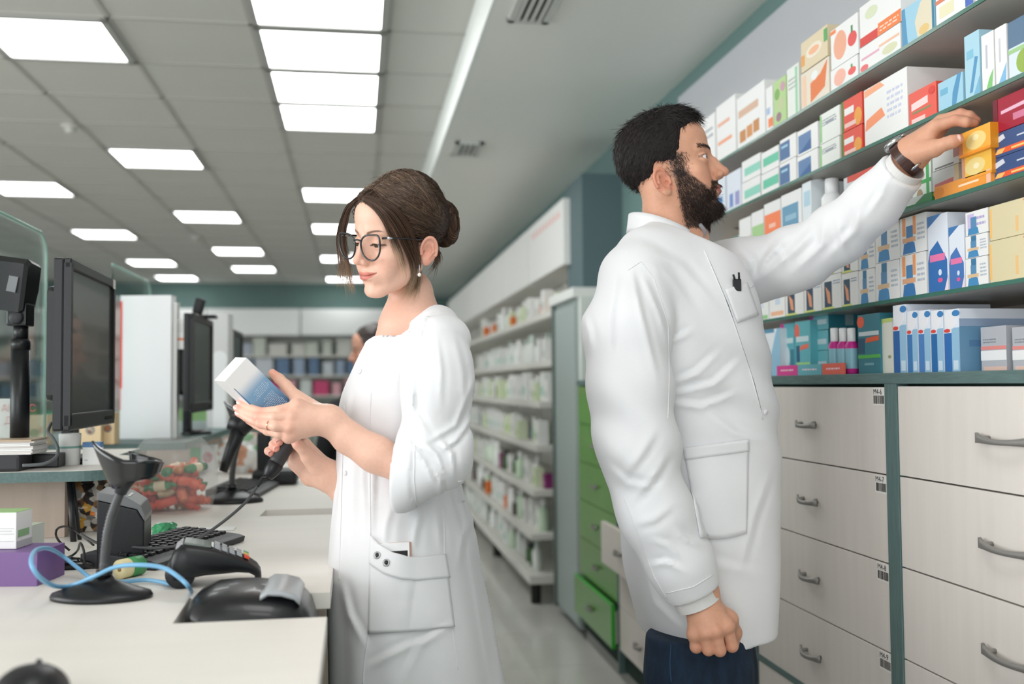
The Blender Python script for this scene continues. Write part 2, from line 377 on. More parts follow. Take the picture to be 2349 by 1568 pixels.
# ---------------------------------------------------------------- cartons
rowcount = {}
def carton(row, u0, u1, vt, vb, base, design, desc, x=None, depth=.11, side=None, z0=None, gapf=1.0, name='medicine_box', cat='medicine box'):
    """a folded carton standing with its printed face to the aisle; placed between two image columns on the shelf front"""
    x = x or XS+.012; um = (u0+u1)/2
    ya = atX(u1, vt, x).y; yb = atX(u0, vt, x).y
    zb_ = z0 if z0 is not None else (SH[row] if row in SH else ZTOP); zt = atX(um, vt, x).z
    if vb is not None: zb_ = atX(um, vb, x).z
    ya += .0012; yb -= .0012
    org = (x, (ya+yb)/2, zb_)
    b = MB(); m = flat(base); b.box((x, ya, zb_), (x+depth, yb, zt), m, bev=.0008)
    rects(b, design, x, ya, yb, zb_, zt)
    if side:   # print on the side that faces the camera
        for si, (s0, t0, s1, t1, c) in enumerate(side): b.box((x+depth*s0+.0002, ya-.0003-.00015*si, zb_+(zt-zb_)*t0), (x+depth*s1, ya, zb_+(zt-zb_)*t1), flat(c))
    o = b.build(name, loc=org)
    k = rowcount.get(row, 0)+1; rowcount[row] = k
    rn = {'top': 'top glass shelf', 'second': 'second glass shelf', 'third': 'third glass shelf', 'fourth': 'fourth glass shelf', 'work': 'on the worktop'}[row]
    tag(o, ('%s, %s' % (desc, rn)), cat, 'packs, ' + rn)
    o['_k'] = k; return o, (ya, yb, zb_, zt)
def rects(b, design, x, ya, yb, zb_, zt):
    H = zt-zb_; Wd = yb-ya
    for i, r in enumerate(design):
        kind = r[0]
        e = .0003+.00012*i
        def Y(s): return yb-Wd*s      # s from left to right as seen from the aisle
        def Z(t): return zb_+H*t
        c = flat(r[-1])
        if kind == 'r':
            _, s0, t0, s1, t1, _c = r; b.box((x-e, Y(s1), Z(t0)), (x, Y(s0), Z(t1)), c)
        elif kind == 'o':   # oval
            _, s, t, rs, rt, _c = r; n = 20
            b.prism([(Y(s)+Wd*rs*math.cos(q*2*math.pi/n), Z(t)+H*rt*math.sin(q*2*math.pi/n)) for q in range(n)], x-e, x, c, 'yz')
        elif kind == 'p':   # polygon
            b.prism([(Y(s), Z(t)) for s, t in r[1]], x-e, x, c, 'yz')
        elif kind == 't':   # lines of small print
            _, s0, t0, s1, t1, nl, _c = r; rnd = random.Random(int(1000*s0+77*t0+nl))
            for k in range(nl):
                ty = t1-(t1-t0)*(k+.5)/nl; h = (t1-t0)/nl*.42; s = s0
                while s < s1-.02:
                    w = rnd.uniform(.03, .12); b.box((x-e, Y(min(s+w, s1)), Z(ty-h/2)), (x, Y(s), Z(ty+h/2)), c); s += w+.03
WH = (236, 236, 234); OR = (240, 130, 70); RD = (214, 62, 56); GN = (88, 168, 92); BL = (58, 118, 176); NV = (44, 74, 124); TE = (66, 158, 168); LB = (158, 204, 224); MG = (204, 58, 150); TN = (226, 204, 160); LG = (176, 208, 140); GY = (176, 178, 182); YL = (226, 210, 160)
LN = (150, 155, 165)
def txt(c=LN, s0=.12, t0=.55, s1=.85, t1=.8, n=3): return ('t', s0, t0, s1, t1, n, c)
# top shelf
T = 'top'
carton(T, 1560, 1606, 290, None, WH, [('r', .1, .1, .9, .3, (190, 200, 220))], 'white carton with a pale blue band, just behind the man\'s forehead')
carton(T, 1608, 1640, 268, None, WH, [txt(n=2)], 'small plain white carton, in front of the man\'s hairline')
carton(T, 1642, 1687, 231, None, WH, [('r', .08, .62, .7, .68, (232, 170, 140)), ('r', .08, .3, .8, .36, (238, 160, 120)), ('r', 0, 0, .12, .05, OR)], 'white carton with thin pale orange lines')
carton(T, 1689, 1754, 205, None, WH, [('r', .06, .6, .78, .74, (214, 176, 150)), ('r', .1, .12, .32, .34, (196, 130, 60)), ('r', .36, .14, .56, .36, (208, 140, 70)), ('r', .6, .16, .8, .38, (196, 130, 60))], 'white carton with a tan band and brown squares')
carton(T, 1756, 1772, 200, None, WH, [('r', .3, .1, 1, .3, OR), ('r', .1, .4, .6, .55, (160, 185, 220))], 'narrow white carton with an orange corner')
carton(T, 1773, 1803, 181, None, LG, [('o', .3, .7, .2, .12, (120, 170, 80)), ('o', .6, .45, .25, .14, (190, 200, 150)), ('o', .4, .2, .2, .1, (150, 110, 130)), ('o', .75, .8, .18, .1, (200, 150, 170))], 'green patterned carton')
carton(T, 1804, 1832, 152, None, (228, 232, 224), [('r', .7, .05, .9, .95, (150, 206, 170)), txt((170, 180, 170))], 'pale carton with a mint green stripe')
carton(T, 1836, 1902, 150, None, (228, 218, 200), [('p', [(.35, .1), (.85, .3), (.95, .95), (.7, .7), (.35, .6)], (226, 118, 50)), ('r', .05, .1, .2, .9, (236, 200, 170)), ('o', .5, .75, .12, .12, WH)], 'cream carton with an orange blaze, under the tan one', depth=.12)
_, q = carton(T, 1836, 1898, 78, 149, (222, 206, 172), [('o', .5, .5, .3, .22, (236, 226, 206)), ('o', .5, .5, .2, .12, (240, 180, 140)), ('r', 0, .2, .14, .55, (228, 160, 80)), ('r', .88, .5, 1, .9, GN)], 'tan carton with a ringed picture, stacked on the cream one', depth=.1)
carton(T, 1904, 1968, 152-8, None, WH, [('o', .35, .5, .22, .35, (240, 180, 160)), ('o', .8, .45, .14, .16, (232, 90, 84)), ('r', .76, .6, .82, .74, (90, 150, 80))], 'white carton with a peach and tomato picture, lower of its stack', depth=.14)
carton(T, 1904, 1968, 50, 143, WH, [('o', .35, .5, .24, .36, (236, 170, 140)), ('o', .8, .45, .16, .18, (224, 80, 76)), ('r', .76, .6, .82, .78, (70, 130, 80)), ('r', .0, .88, .2, .97, OR)], 'white carton with a peach and tomato picture, upper of its stack', depth=.14)
carton(T, 1970, 2066, 82, None, WH, [('o', .75, .35, .18, .16, (214, 216, 180)), ('r', .05, .5, .5, .58, (226, 170, 190)), ('r', .5, .6, .98, .68, (240, 190, 160)), ('o', .12, .2, .1, .12, (230, 110, 110))], 'wide white carton with faint fruit, lower of its stack', depth=.14)
carton(T, 1970, 2066, -16, 81, WH, [('p', [(0, .0), (.45, .0), (.45, .22), (0, .22)], RD), ('p', [(.46, .0), (1, .0), (1, .3), (.46, .3)], OR), ('o', .3, .7, .16, .14, (214, 222, 190)), ('t', .5, .06, .95, .22, 2, (252, 220, 200))], 'wide white carton with a red and orange banner, upper of its stack', depth=.14)
carton(T, 2067, 2142, 0, None, LB, [('p', [(0, 0), (.18, 0), (.1, 1), (0, 1)], (84, 150, 190)), ('p', [(.5, .05), (.95, .05), (.95, 1), (.6, .9), (.42, .5)], (226, 216, 190)), ('o', .7, .2, .16, .12, (228, 196, 130)), ('r', .95, 0, 1, 1, (60, 130, 160))], 'pale blue carton with a cream shape', depth=.13)
carton(T, 2144, 2232, -50, None, WH, [('r', .1, .2, .5, .5, (232, 226, 190)), ('r', .8, .1, 1, .9, (80, 110, 190)), ('r', .0, .6, .3, .7, (220, 130, 100))], 'cream and white carton at the near end', depth=.13)
carton(T, 2234, 2330, -80, None, WH, [('r', .1, .2, .5, .5, LB)], 'white and blue carton nearest the camera', depth=.13)
# second shelf
S2 = 'second'
carton(S2, 1600, 1664, 420, None, (220, 226, 236), [('r', .5, .1, .9, .5, BL)], 'white carton with a blue block hidden partly by the man\'s nose')
carton(S2, 1666, 1699, 393, None, (222, 228, 238), [('r', .2, .1, .45, .45, (110, 140, 200)), ('r', .6, .1, .9, .45, (150, 150, 200))], 'pale carton with two lavender blocks')
for a, (s, vt, vb) in enumerate(((0, 411, None), (1, 361, 410))):
    carton(S2, 1701, 1744, vt, vb, WH, [('r', .15, .25, 1, .62, (140, 210, 190))], 'white carton with a mint band, %s of the left stack' % ('lower', 'upper')[a])
    carton(S2, 1746, 1786, vt-19, None if vb is None else vb-19, WH, [('r', .1, .3, 1, .7, (100, 196, 164))], 'white carton with a bright mint band, %s of the right stack' % ('lower', 'upper')[a])
for a, (vt, vb) in enumerate(((368, None), (313, 367))):
    carton(S2, 1788, 1826, vt, vb, WH, [('r', .0, .1, .62, .85, (72, 110, 156)), ('r', .1, .6, .5, .7, LB)], 'navy and white carton beside the mint ones, %s of its stack' % ('lower', 'upper')[a])
for a, (vt, vb) in enumerate(((350, None), (290, 349))):
    carton(S2, 1828, 1876, vt, vb, WH, [('r', .05, .08, .68, .8, (92, 128, 172)), ('p', [(.05, .08), (.68, .08), (.68, .5)], (50, 96, 150))], 'white carton with a large navy picture, %s of its stack' % ('lower', 'upper')[a])
for a, (vt, vb) in enumerate(((322, None), (252, 321))):
    carton(S2, 1880, 1926, vt, vb, (232, 236, 230), [('r', 0, .05, .1, .95, (150, 204, 140)), ('r', .3, .6, .7, .66, LN), txt()], 'white carton with a light green edge, %s of its stack' % ('lower', 'upper')[a])
for a, (vt, vb) in enumerate(((296, None), (222, 295))):
    carton(S2, 1929, 1978, vt, vb, (226, 78, 60), [('r', 0, 0, .1, 1, (70, 130, 40)), ('r', .15, .5, .6, .72, WH), ('o', .8, .3, .18, .28, (236, 160, 60)), ('r', .15, .1, .7, .24, (240, 200, 190))], 'red and orange carton with a green edge, %s of its stack' % ('lower', 'upper')[a])
carton(S2, 1980, 2081, 180, None, WH, [('p', [(.02, .28), (.5, .4), (.42, .56), (.05, .46)], (246, 150, 104)), ('p', [(.02, .86), (.5, .9), (.4, .99), (.02, .98)], (246, 170, 130)), ('t', .55, .3, .9, .8, 5, (200, 205, 225))], 'large white carton with orange swooshes', depth=.15)
carton(S2, 2083, 2148, 201, None, (228, 92, 76), [('p', [(.1, .45), (.7, .5), (.7, .72), (.1, .66)], (244, 214, 212)), ('r', .15, .34, .8, .4, (130, 140, 90)), ('r', .1, .05, .6, .2, (244, 200, 195)), ('o', .85, .8, .12, .12, (214, 60, 50))], 'low coral red carton', depth=.12)
carton(S2, 2150, 2209, 178, None, LB, [('p', [(.55, 0), (.7, 0), (.95, 1), (.8, 1), (.6, .5)], (80, 146, 190)), ('r', .1, .55, .4, .75, (110, 176, 206))], 'low pale blue carton with a dark blue curve', depth=.12)
carton(S2, 2210, 2246, 76, None, (170, 210, 226), [('p', [(.3, .1), (.5, .1), (.9, .6), (.7, .62)], (84, 148, 190)), ('r', .15, .62, .6, .75, (130, 190, 214)), ('p', [(.5, 0), (1, 0), (1, .3)], (120, 180, 210))], 'tall pale blue carton', depth=.12)
carton(S2, 2249, 2279, 76, None, WH, [('p', [(.3, .02), (.8, .02), (.95, .35), (.6, .22)], (130, 196, 120)), ('r', .35, .4, .5, .8, (190, 192, 200))], 'tall white carton with a green leaf', depth=.12)
carton(S2, 2280, 2308, 60, None, WH, [('p', [(.2, .02), (.9, .02), (.98, .35)], (130, 184, 220)), ('r', .35, .4, .5, .8, (200, 202, 208))], 'tall white carton with a blue corner', depth=.12)
carton(S2, 2310, 2372, 38, None, (214, 226, 236), [('r', 0, .55, 1, 1, (92, 120, 146)), ('o', .6, .25, .3, .2, (150, 176, 80)), ('r', 0, .45, 1, .52, (160, 200, 140))], 'white and slate blue carton at the right edge', depth=.12)
# third shelf
S3 = 'third'
carton(S3, 1620, 1660, 560, None, (226, 224, 214), [('r', .3, .1, .9, .5, (232, 190, 110))], 'small cream and yellow carton below the man\'s beard')
carton(S3, 1662, 1694, 545, None, (206, 222, 222), [('r', .0, .5, 1, 1, (70, 120, 120)), ('r', .6, .05, 1, .3, (220, 70, 100))], 'small dark teal and white carton')
carton(S3, 1695, 1722, 500, None, WH, [('r', .1, .1, .9, .55, (190, 150, 160)), ('r', .6, .1, 1, .55, (220, 90, 120))], 'small white and rose carton')
carton(S3, 1723, 1751, 484, None, WH, [('r', .05, .15, 1, .7, (168, 208, 144))], 'white carton with a light green block')
carton(S3, 1752, 1790, 462, None, WH, [('r', .02, .28, 1, .78, (250, 134, 84)), ('r', .3, .5, .7, .58, (255, 200, 180))], 'white carton with an orange block')
carton(S3, 1791, 1838, 440, None, WH, [('r', .05, .3, .85, .78, (104, 156, 186)), ('r', .2, .5, .75, .6, (150, 190, 210)), ('r', .3, .06, .95, .12, (250, 140, 100))], 'white carton with a steel blue block')
carton(S3, 1839, 1860, 418, None, (228, 236, 240), [('r', .2, .6, .9, .85, (180, 212, 226)), ('r', .2, .2, .9, .3, (180, 212, 226))], 'narrow white and pale blue carton')
carton(S3, 1934, 2030, 390, None, (222, 228, 232), [('p', [(.1, .6), (.85, .62), (.85, .8), (.1, .75)], (206, 90, 90)), ('r', .1, .88, 1, 1, (226, 86, 70)), ('p', [(0, 0), (.4, 0), (.1, .4), (0, .4)], (90, 150, 190)), ('r', .3, .4, .6, .5, (236, 200, 140))], 'white carton with red lettering band partly behind the sleeve', depth=.12)
carton(S3, 2090, 2135, 352, None, (228, 236, 228), [('r', .75, 0, .9, 1, (70, 170, 90)), ('r', .0, .45, 1, .52, (70, 170, 90)), ('o', .4, .25, .16, .12, (180, 150, 120))], 'white carton with a green cross line behind the watch', depth=.12, x=XS+.035)
carton(S3, 2137, 2200, 385, None, (206, 208, 206), [('p', [(.1, .4), (.8, .45), (.8, .65), (.1, .6)], (206, 110, 110)), ('r', .85, 0, 1, 1, (214, 196, 150))], 'grey carton with pink lettering, lower of its stack', depth=.12, x=XS+.03)
carton(S3, 2137, 2200, 330, 384, (222, 224, 222), [('r', .1, .05, .8, .12, (120, 120, 120)), ('r', .8, .3, 1, .8, (180, 120, 110))], 'pale grey carton, upper of its stack', depth=.12, x=XS+.03)
yo0 = atX(2276, 400, XS+.006).y
carton(S3, 2142, 2274, 408, None, (240, 156, 60), [('o', .08, .5, .1, .4, (230, 140, 40)), ('r', .45, .4, .8, .55, (250, 224, 190)), ('r', .93, 0, 1, 1, (240, 190, 160))], 'long orange carton lying flat under the man\'s hand', depth=.13, x=XS+.004)
carton(S3, 2205, 2275, 352, 407, (240, 190, 80), [('o', .45, .5, .34, .36, (236, 214, 140)), ('o', .5, .5, .1, .12, (244, 232, 190)), ('r', .0, .0, .1, 1, (206, 150, 120)), ('r', 0, 0, 1, .12, (240, 160, 60))], 'yellow-orange carton with a round motif, middle of the stack touched', depth=.1, x=XS+.004, side=[(.0, 0, 1, 1, (214, 136, 30))])
HELD, HQ = carton(S3, 2198, 2272, 294, 351, (244, 176, 72), [('o', .55, .5, .32, .36, (240, 214, 140)), ('o', .55, .62, .1, .12, (246, 232, 180)), ('r', .0, .0, .12, 1, (200, 130, 90)), ('r', 0, 0, 1, .1, (244, 150, 50))], 'orange and yellow carton the man is touching, topmost of its stack', depth=.1, x=XS-.004, side=[(.0, 0, 1, 1, (216, 140, 30))])
for a, (vt, vb) in enumerate(((350, None), (292, 349))):
    carton(S3, 2278, 2372, vt, vb, (60, 84, 130), [('p', [(.05, .12), (1, .12), (1, .34), (.12, .34)], (232, 96, 54)), ('p', [(.02, .14), (.2, .12), (.3, .3), (.1, .32)], (246, 190, 110)), ('r', .45, .18, .9, .26, (248, 200, 120)), ('p', [(.05, .55), (.3, .7), (.25, .9), (.05, .8)], (210, 214, 224)), ('r', .6, .6, 1, .66, (210, 214, 224))], 'navy carton with a red and yellow stripe, %s of the pair' % ('lower', 'upper')[a], depth=.13)
carton(S3, 2276, 2372, 212, 291, (160, 22, 50), [('p', [(.2, .5), (.9, .55), (.9, .66), (.2, .6)], (226, 180, 200)), ('r', .5, .2, .8, .4, (206, 120, 150)), ('r', .0, .0, .12, 1, (110, 20, 40)), ('r', .9, 0, 1, 1, (190, 40, 110))], 'crimson carton atop the navy pair', depth=.13)
carton(S3, 2060, 2138, 452, None, (60, 140, 84), [('p', [(0, 0), (.4, 0), (.8, 1), (0, 1)], (224, 230, 226)), ('p', [(0, .0), (1, .0), (1, .2), (.2, .3)], (40, 130, 76))], 'green and white carton lying low beside the cuff', depth=.1, x=XS+.004)
# fourth shelf
S4 = 'fourth'
carton(S4, 1700, 1738, 690, None, WH, [('r', .2, .3, .8, .5, (200, 206, 230))], 'white carton just right of the coat front', x=XS+.012)
carton(S4, 1739, 1763, 678, None, (238, 240, 236), [('r', .2, .05, .9, .2, (150, 206, 140)), ('r', .1, .5, .5, .8, (220, 226, 240))], 'white carton with a green foot band')
carton(S4, 1764, 1800, 668, None, (240, 240, 238), [('r', .1, .1, .9, .26, (246, 190, 150)), ('r', .4, .5, .7, .8, (206, 220, 236))], 'white carton with a pale orange foot band')
pic = [('r', .12, .06, .52, .82, (52, 78, 100)), ('p', [(.18, .7), (.42, .5), (.46, .16), (.3, .2)], (232, 160, 120)), ('r', 0, 0, .62, .08, (214, 222, 130)), ('t', .6, .7, .95, .85, 2, (150, 170, 190))]
for k, (a, b_, v1, v2) in enumerate(((1801, 1843, 652, 0), (1844, 1884, 641, 0), (1885, 1929, 630, 560), (1930, 1967, 625, 560))):
    carton(S4, a, b_, v1, None, WH, pic, 'white carton with dark picture and lime edge, %s of four below' % ORD[k])
    if v2: carton(S4, a, b_, v2, v1-1, WH, pic, 'white carton with dark picture and lime edge, %s' % ('upper left' if k == 2 else 'upper right'))
bw = [('p', [(.1, .02), (.6, .02), (.55, .3), (.15, .3)], (70, 140, 190)), ('r', .25, .3, .5, .75, (90, 140, 180)), ('r', .1, .32, .6, .44, (222, 190, 150)), ('r', .28, .75, .5, .98, (60, 120, 160)), ('t', .68, .3, .95, .8, 4, (180, 190, 200))]
bo = [('p', [(.1, .02), (.6, .02), (.55, .3), (.15, .3)], (50, 120, 180)), ('r', .25, .3, .5, .75, (70, 130, 180)), ('r', .1, .32, .6, .44, (226, 170, 130)), ('r', .1, .5, .22, .98, (240, 160, 100)), ('r', .52, .5, .62, .98, (240, 160, 100)), ('t', .68, .3, .95, .8, 4, (180, 190, 200))]
for k, (a, b_, v1, v2, v3, d) in enumerate(((1969, 2006, 618, 540, None, bw), (2007, 2062, 600, 512, None, bw), (2063, 2124, 582, 494, None, bo), (2213, 2266, 590, 538, 482, bw))):
    nm = ('beside the beige pair, %s' if k == 3 else '%s stack, ' % ORD[k]+'%s')
    carton(S4, a, b_, v1, None, WH, d, 'white carton with a blue bottle picture, '+nm % 'bottom')
    carton(S4, a, b_, v2, v1-1, WH, d, 'white carton with a blue bottle picture, '+nm % ('middle' if v3 else 'top'))
    if v3: carton(S4, a, b_, v3, v2-1, WH, [('r', .1, .2, .4, .9, (206, 190, 226)), txt((180, 170, 210), .5, .3, .9, .8, 2)]+d[:2], 'white carton with a lilac block, '+nm % 'top')
blu = lambda c: [('p', [(0, 0), (.95, 0), (.95, .4), (.5, .66), (.1, .55), (0, .4)], c), ('p', [(0, .85), (0, 1), (.7, 1)], (60, 120, 180)), ('r', .1, .4, .85, .49, (232, 120, 170)), ('o', .6, .15, .12, .03, (230, 90, 150)), ('o', .6, .25, .08, .04, (220, 230, 245)), ('p', [(.8, 0), (1, 0), (1, .2)], (240, 220, 230))]
carton(S4, 2126, 2173, 492, None, (224, 230, 240), blu((44, 108, 176)), 'tall blue-white carton with a pink band, left of the pair', depth=.13)
carton(S4, 2175, 2211, 518, None, (224, 230, 240), blu((70, 118, 184)), 'tall blue-white carton with a pink band, right of the pair', depth=.13)
for a, (vt, vb) in enumerate(((543, None), (460, 542))):
    carton(S4, 2268, 2372, vt, vb, (218, 206, 168), [('r', .0, .08, .05, .92, (240, 190, 110)), ('r', .6, .12, .66, .55, (232, 190, 130)), ('p', [(.78, .95), (.98, .98), (.9, .75)], (232, 90, 60))], 'large beige carton with an orange bracket, %s of the pair' % ('lower', 'upper')[a], depth=.14)
# on the worktop
WK = 'work'; XK = XF+.03
carton(WK, 1726, 1789, 756, None, (232, 238, 244), [('p', [(.35, 0), (1, 0), (1, 1), (.9, 1), (.7, .5)], (150, 196, 222)), ('r', .3, .92, .8, 1, (90, 150, 180)), ('r', .2, .6, .6, .66, (236, 200, 190))], 'white and pale blue wavy carton next to the coat', x=XK)
teal = lambda dot: [('o', .12, .9, .16, .12, dot), ('r', .1, .62, .9, .72, (206, 228, 232)), ('o', .45, .36, .2, .2, (206, 226, 232)), ('r', .7, .1, .95, .5, (60, 130, 150))]
carton(WK, 1790, 1822, 742, None, (96, 178, 190), teal(MG), 'turquoise carton with a magenta dot, left of the group', x=XK+.02)
carton(WK, 1822, 1858, 736, None, (100, 180, 190), [('o', .15, .82, .16, .14, (236, 110, 90)), ('r', .1, .62, .9, .72, (206, 228, 232)), ('p', [(.3, .46), (.9, .5), (.9, .58), (.4, .55)], (236, 120, 100)), ('r', .1, .16, .95, .24, (170, 220, 140)), ('r', .1, .25, .3, .55, (40, 96, 130))], 'turquoise carton with an orange dot and lime stripe', x=XK+.01)
for a, (vt, vb) in enumerate(((804, None), (758, 803), (714, 757))):
    carton(WK, 1858, 1900, vt, vb, (116, 190, 200), [('o', .08, .8, .12, .2, MG), ('r', .15, .3, .9, .56, (200, 222, 230))], 'flat turquoise carton with a magenta dot, %s of three stacked' % ('bottom', 'middle', 'top')[a], x=XK+.03, side=[(0, 0, 1, 1, (50, 130, 146)), (.4, .2, .6, .8, (150, 180, 186))])
carton(WK, 1966, 2018, 720, None, (58, 124, 138), [('o', .14, .88, .16, .1, (236, 96, 60)), ('r', .05, .64, .95, .71, (206, 216, 220)), ('p', [(.35, .52), (.95, .55), (.95, .63), (.4, .6)], (228, 92, 50)), ('r', 0, .26, 1, .32, (86, 180, 80)), ('r', .02, .34, .3, .6, (36, 84, 110)), ('r', .3, .14, .7, .18, (120, 170, 180))], 'dark teal carton with an orange dot and green stripe', x=XK+.005, depth=.13)
carton(WK, 2021, 2047, 730, None, (226, 226, 214), [('p', [(0, .86), (.3, 1), (0, 1)], (190, 214, 100)), ('r', 0, .93, 1, 1, (196, 214, 120)), ('o', .7, .3, .14, .03, (150, 160, 120))], 'narrow cream and lime carton', x=XK+.01)
def brush(c, hi): return [('r', 0, 0, .5, .62, c), ('r', .5, 0, 1, .7, (148, 190, 218)), ('o', .45, .84, .4, .16, (236, 236, 240)), ('o', .2, .66, .2, .03, (222, 70, 60)), ('o', .8, .93, .24, .05, (60, 130, 190)), ('r', .6, .03, .9, .18, (206, 222, 236))]
for k, (a, b_, vt, c) in enumerate(((2047, 2078, 699, (40, 96, 160)), (2079, 2104, 713, (60, 120, 180)), (2105, 2133, 711, (74, 126, 188)), (2134, 2163, 711, (34, 104, 166)), (2164, 2200, 709, (44, 108, 176)))):
    carton(WK, a, b_, vt, None, (226, 232, 242), brush(c, 0), ('upright blue-white carton with a red dot, %s of five' % ORD[k]), x=XK, depth=.19, side=[(0, 0, 1, .72, (104, 148, 180)), (0, .72, 1, .84, (150, 170, 196)), (.1, .4, .8, .5, (90, 130, 170))] if k == 4 else None)
for k, (a, b_) in enumerate(((2248, 2308), (2320, 2384))):
    carton(WK, a, b_, 748, None, (180, 182, 188), [('r', 0, .48, 1, .56, (226, 140, 134)), ('r', 0, .24, 1, .46, (236, 236, 236)), ('r', .1, .0, 1, .1, (222, 190, 176)), ('t', .1, .62, .6, .74, 2, (130, 134, 142))], ('grey carton with a red line and white band, %s' % ('beside the blue cartons' if k == 0 else 'at the right edge')), x=XK+.03, depth=.12)
# price cards along the front of the worktop
for (a, b_, c, lab) in ((1782, 1829, (220, 70, 150), 'pink'), (1830, 1884, (110, 184, 196), 'turquoise'), (1886, 1936, (240, 112, 92), 'coral')):
    p0 = atX(a, 842, XF+.012); p1 = atX(b_, 842, XF+.012)
    o = MB().box((XF+.012, p1.y, ZTOP), (XF+.016, p0.y, ZTOP+.026), flat(c)); rects(o, [('t', .2, .35, .8, .7, 1, (250, 220, 230))], XF+.012, p1.y, p0.y, ZTOP, ZTOP+.026)
    tag(o.build('shelf_card', loc=(XF+.012, (p0.y+p1.y)/2, ZTOP)), '%s printed card standing at the edge of the teal worktop' % lab, 'card')
# bottles
M_wp = mat('white_plastic', (236, 238, 238), .35); M_mg = mat('magenta_plastic', (198, 44, 140), .35)
def bottle(u, vt, z0, x, r, lab, capm, bodym, band=None, name='bottle', capfrac=.25, grp='bottles among the cartons'):
    p = atX(u, vt, x); H = p.z-z0; o = (x, p.y, z0); t = thing(name, lab, 'bottle', o, grp)
    MB().lathe([(r*.85, 0), (r, .004), (r, H*(1-capfrac)*.9), (r*.7, H*(1-capfrac)), (r*.6, H*(1-capfrac)+.002)], bodym, org=o).build('body', t)
    MB().lathe([(r*.62, H*(1-capfrac)), (r*.66, H*(1-capfrac)+.001), (r*.64, H-.001), (r*.55, H)], capm, org=o, n=20).build('cap', t)
    if band: MB().lathe([(r*1.006, H*.12), (r*1.008, H*.125), (r*1.008, H*.55), (r*1.006, H*.555)], band, org=o).build('wrap_label', t)
bottle(1878, 395, SH['third'], XS+.05, .026, 'white plastic bottle on the third shelf, left of two behind the sleeve', M_wp, M_wp)
bottle(1908, 410, SH['third'], XS+.04, .026, 'white plastic bottle on the third shelf, right of two behind the sleeve', M_wp, M_wp)
for k, u in enumerate((1914, 1934, 1953)):
    bottle(u, 752, ZTOP, XK+.012, .0145, 'small spray bottle with white cap and magenta collar, %s of three' % ORD[k], M_wp, M_mg, mat('bottle_label_teal', (140, 190, 204), .4), capfrac=.3, grp='small bottles on the teal worktop')
# ================================================================= service counter on the left
ZC = EYE-.32; ZR = EYE-.17
M_ctr = mat('counter_top_laminate', (233, 228, 221), 0.5, noise=0.03, nscale=2, stretch=(1, 9, 1), bump=0.02, bscale=30)
M_cside = mat('counter_edge_maple', (222, 208, 196), 0.45, noise=0.04, nscale=3, stretch=(1, 10, 1))
M_cbody = mat('counter_body_maple', (176, 160, 146), 0.5, noise=0.1, nscale=4, stretch=(12, 12, 1))
M_blk = mat('black_plastic', (24, 25, 28), 0.38, bump=0.05, bscale=400)
M_blkg = mat('gloss_black_plastic', (16, 17, 20), 0.16, coat=.4)
M_blk2 = mat('charcoal_plastic', (48, 49, 52), 0.5)
M_paper = mat('white_paper', (238, 238, 236), 0.6)
M_glass = mat('clear_glass', (226, 240, 234), 0.03, trans=1.0, ior=1.1, alpha=.55)
M_gedge = mat('glass_edge_green', (170, 204, 192), 0.1)
XR = -.04
yn0 = atZ(742, 1414, ZC).y; yn1 = atZ(755, 1357, ZC).y; xn = atZ(405, 1418, ZC).x; xn2 = atZ(443, 1360, ZC).x
ys0 = atZ(690, 1181, ZC).y; ys1 = atZ(690, 1166, ZC).y; xs = atZ(596, 1181, ZC).x; xs2 = atZ(612, 1166, ZC).x
print('NOTCH', yn0, yn1, xn, ys0, ys1, xs)
CT = thing('service_counter', 'long pale maple service counter with tray recesses, between the staff and the customer side', 'counter', (-.5, 2, 0))
XL2 = -1.15
MB().prism([(XL2, .35), (XR-.004, .35), (XR, .5), (XR, yn0), (xn, yn0), (xn2, yn1), (XR, yn1), (XR, ys0), (xs, ys0), (xs2, ys1), (XR, ys1), (XR, 4.35), (XL2, 4.35)], ZC-.026, ZC, M_ctr, 'xy', bev=.0012).build('worktop', CT)
MB().box((xn-.01, yn0, ZC-.1), (XR-.02, yn1+.12, ZC-.09), M_cbody).build('tray_shelf', CT)
MB().box((xs-.01, ys0-.05, ZC-.06), (XR-.01, ys1+.1, ZC-.052), mat('tray_grey', (190, 188, 184), .5)).build('tray_shelf', CT)
MB().box((XL2+.02, .4, 0), (-.62, 4.33, ZC-.026), M_cbody).box((-.62, yn1+.02, 0), (XR-.09, yn1+.04, ZC-.026), M_cside).box((-.62, 3.0, 0), (XR-.05, 3.03, ZC-.026), M_cside).box((-.62, 4.30, 0), (XR-.05, 4.33, ZC-.026), M_cside).build('body', CT)
MB().box((XR-.12, yn1+.045, .08), (XR-.10, 2.4, ZC-.03), mat('teal_door', (30, 58, 52), .4)).build('door', CT)
MB().box((-.60, .6, .12), (XR-.035, yn0-.01, ZC-.10), mat('grey_drawer_unit', (150, 152, 154), .4), bev=.02).build('drawer_pedestal', CT)
MB().box((-.62, .42, ZC-.1), (XR-.05, .44, ZC-.026), M_cside).box((-.62, .42, 0), (-.6, yn1, ZC-.026), M_cside).build('apron', CT)
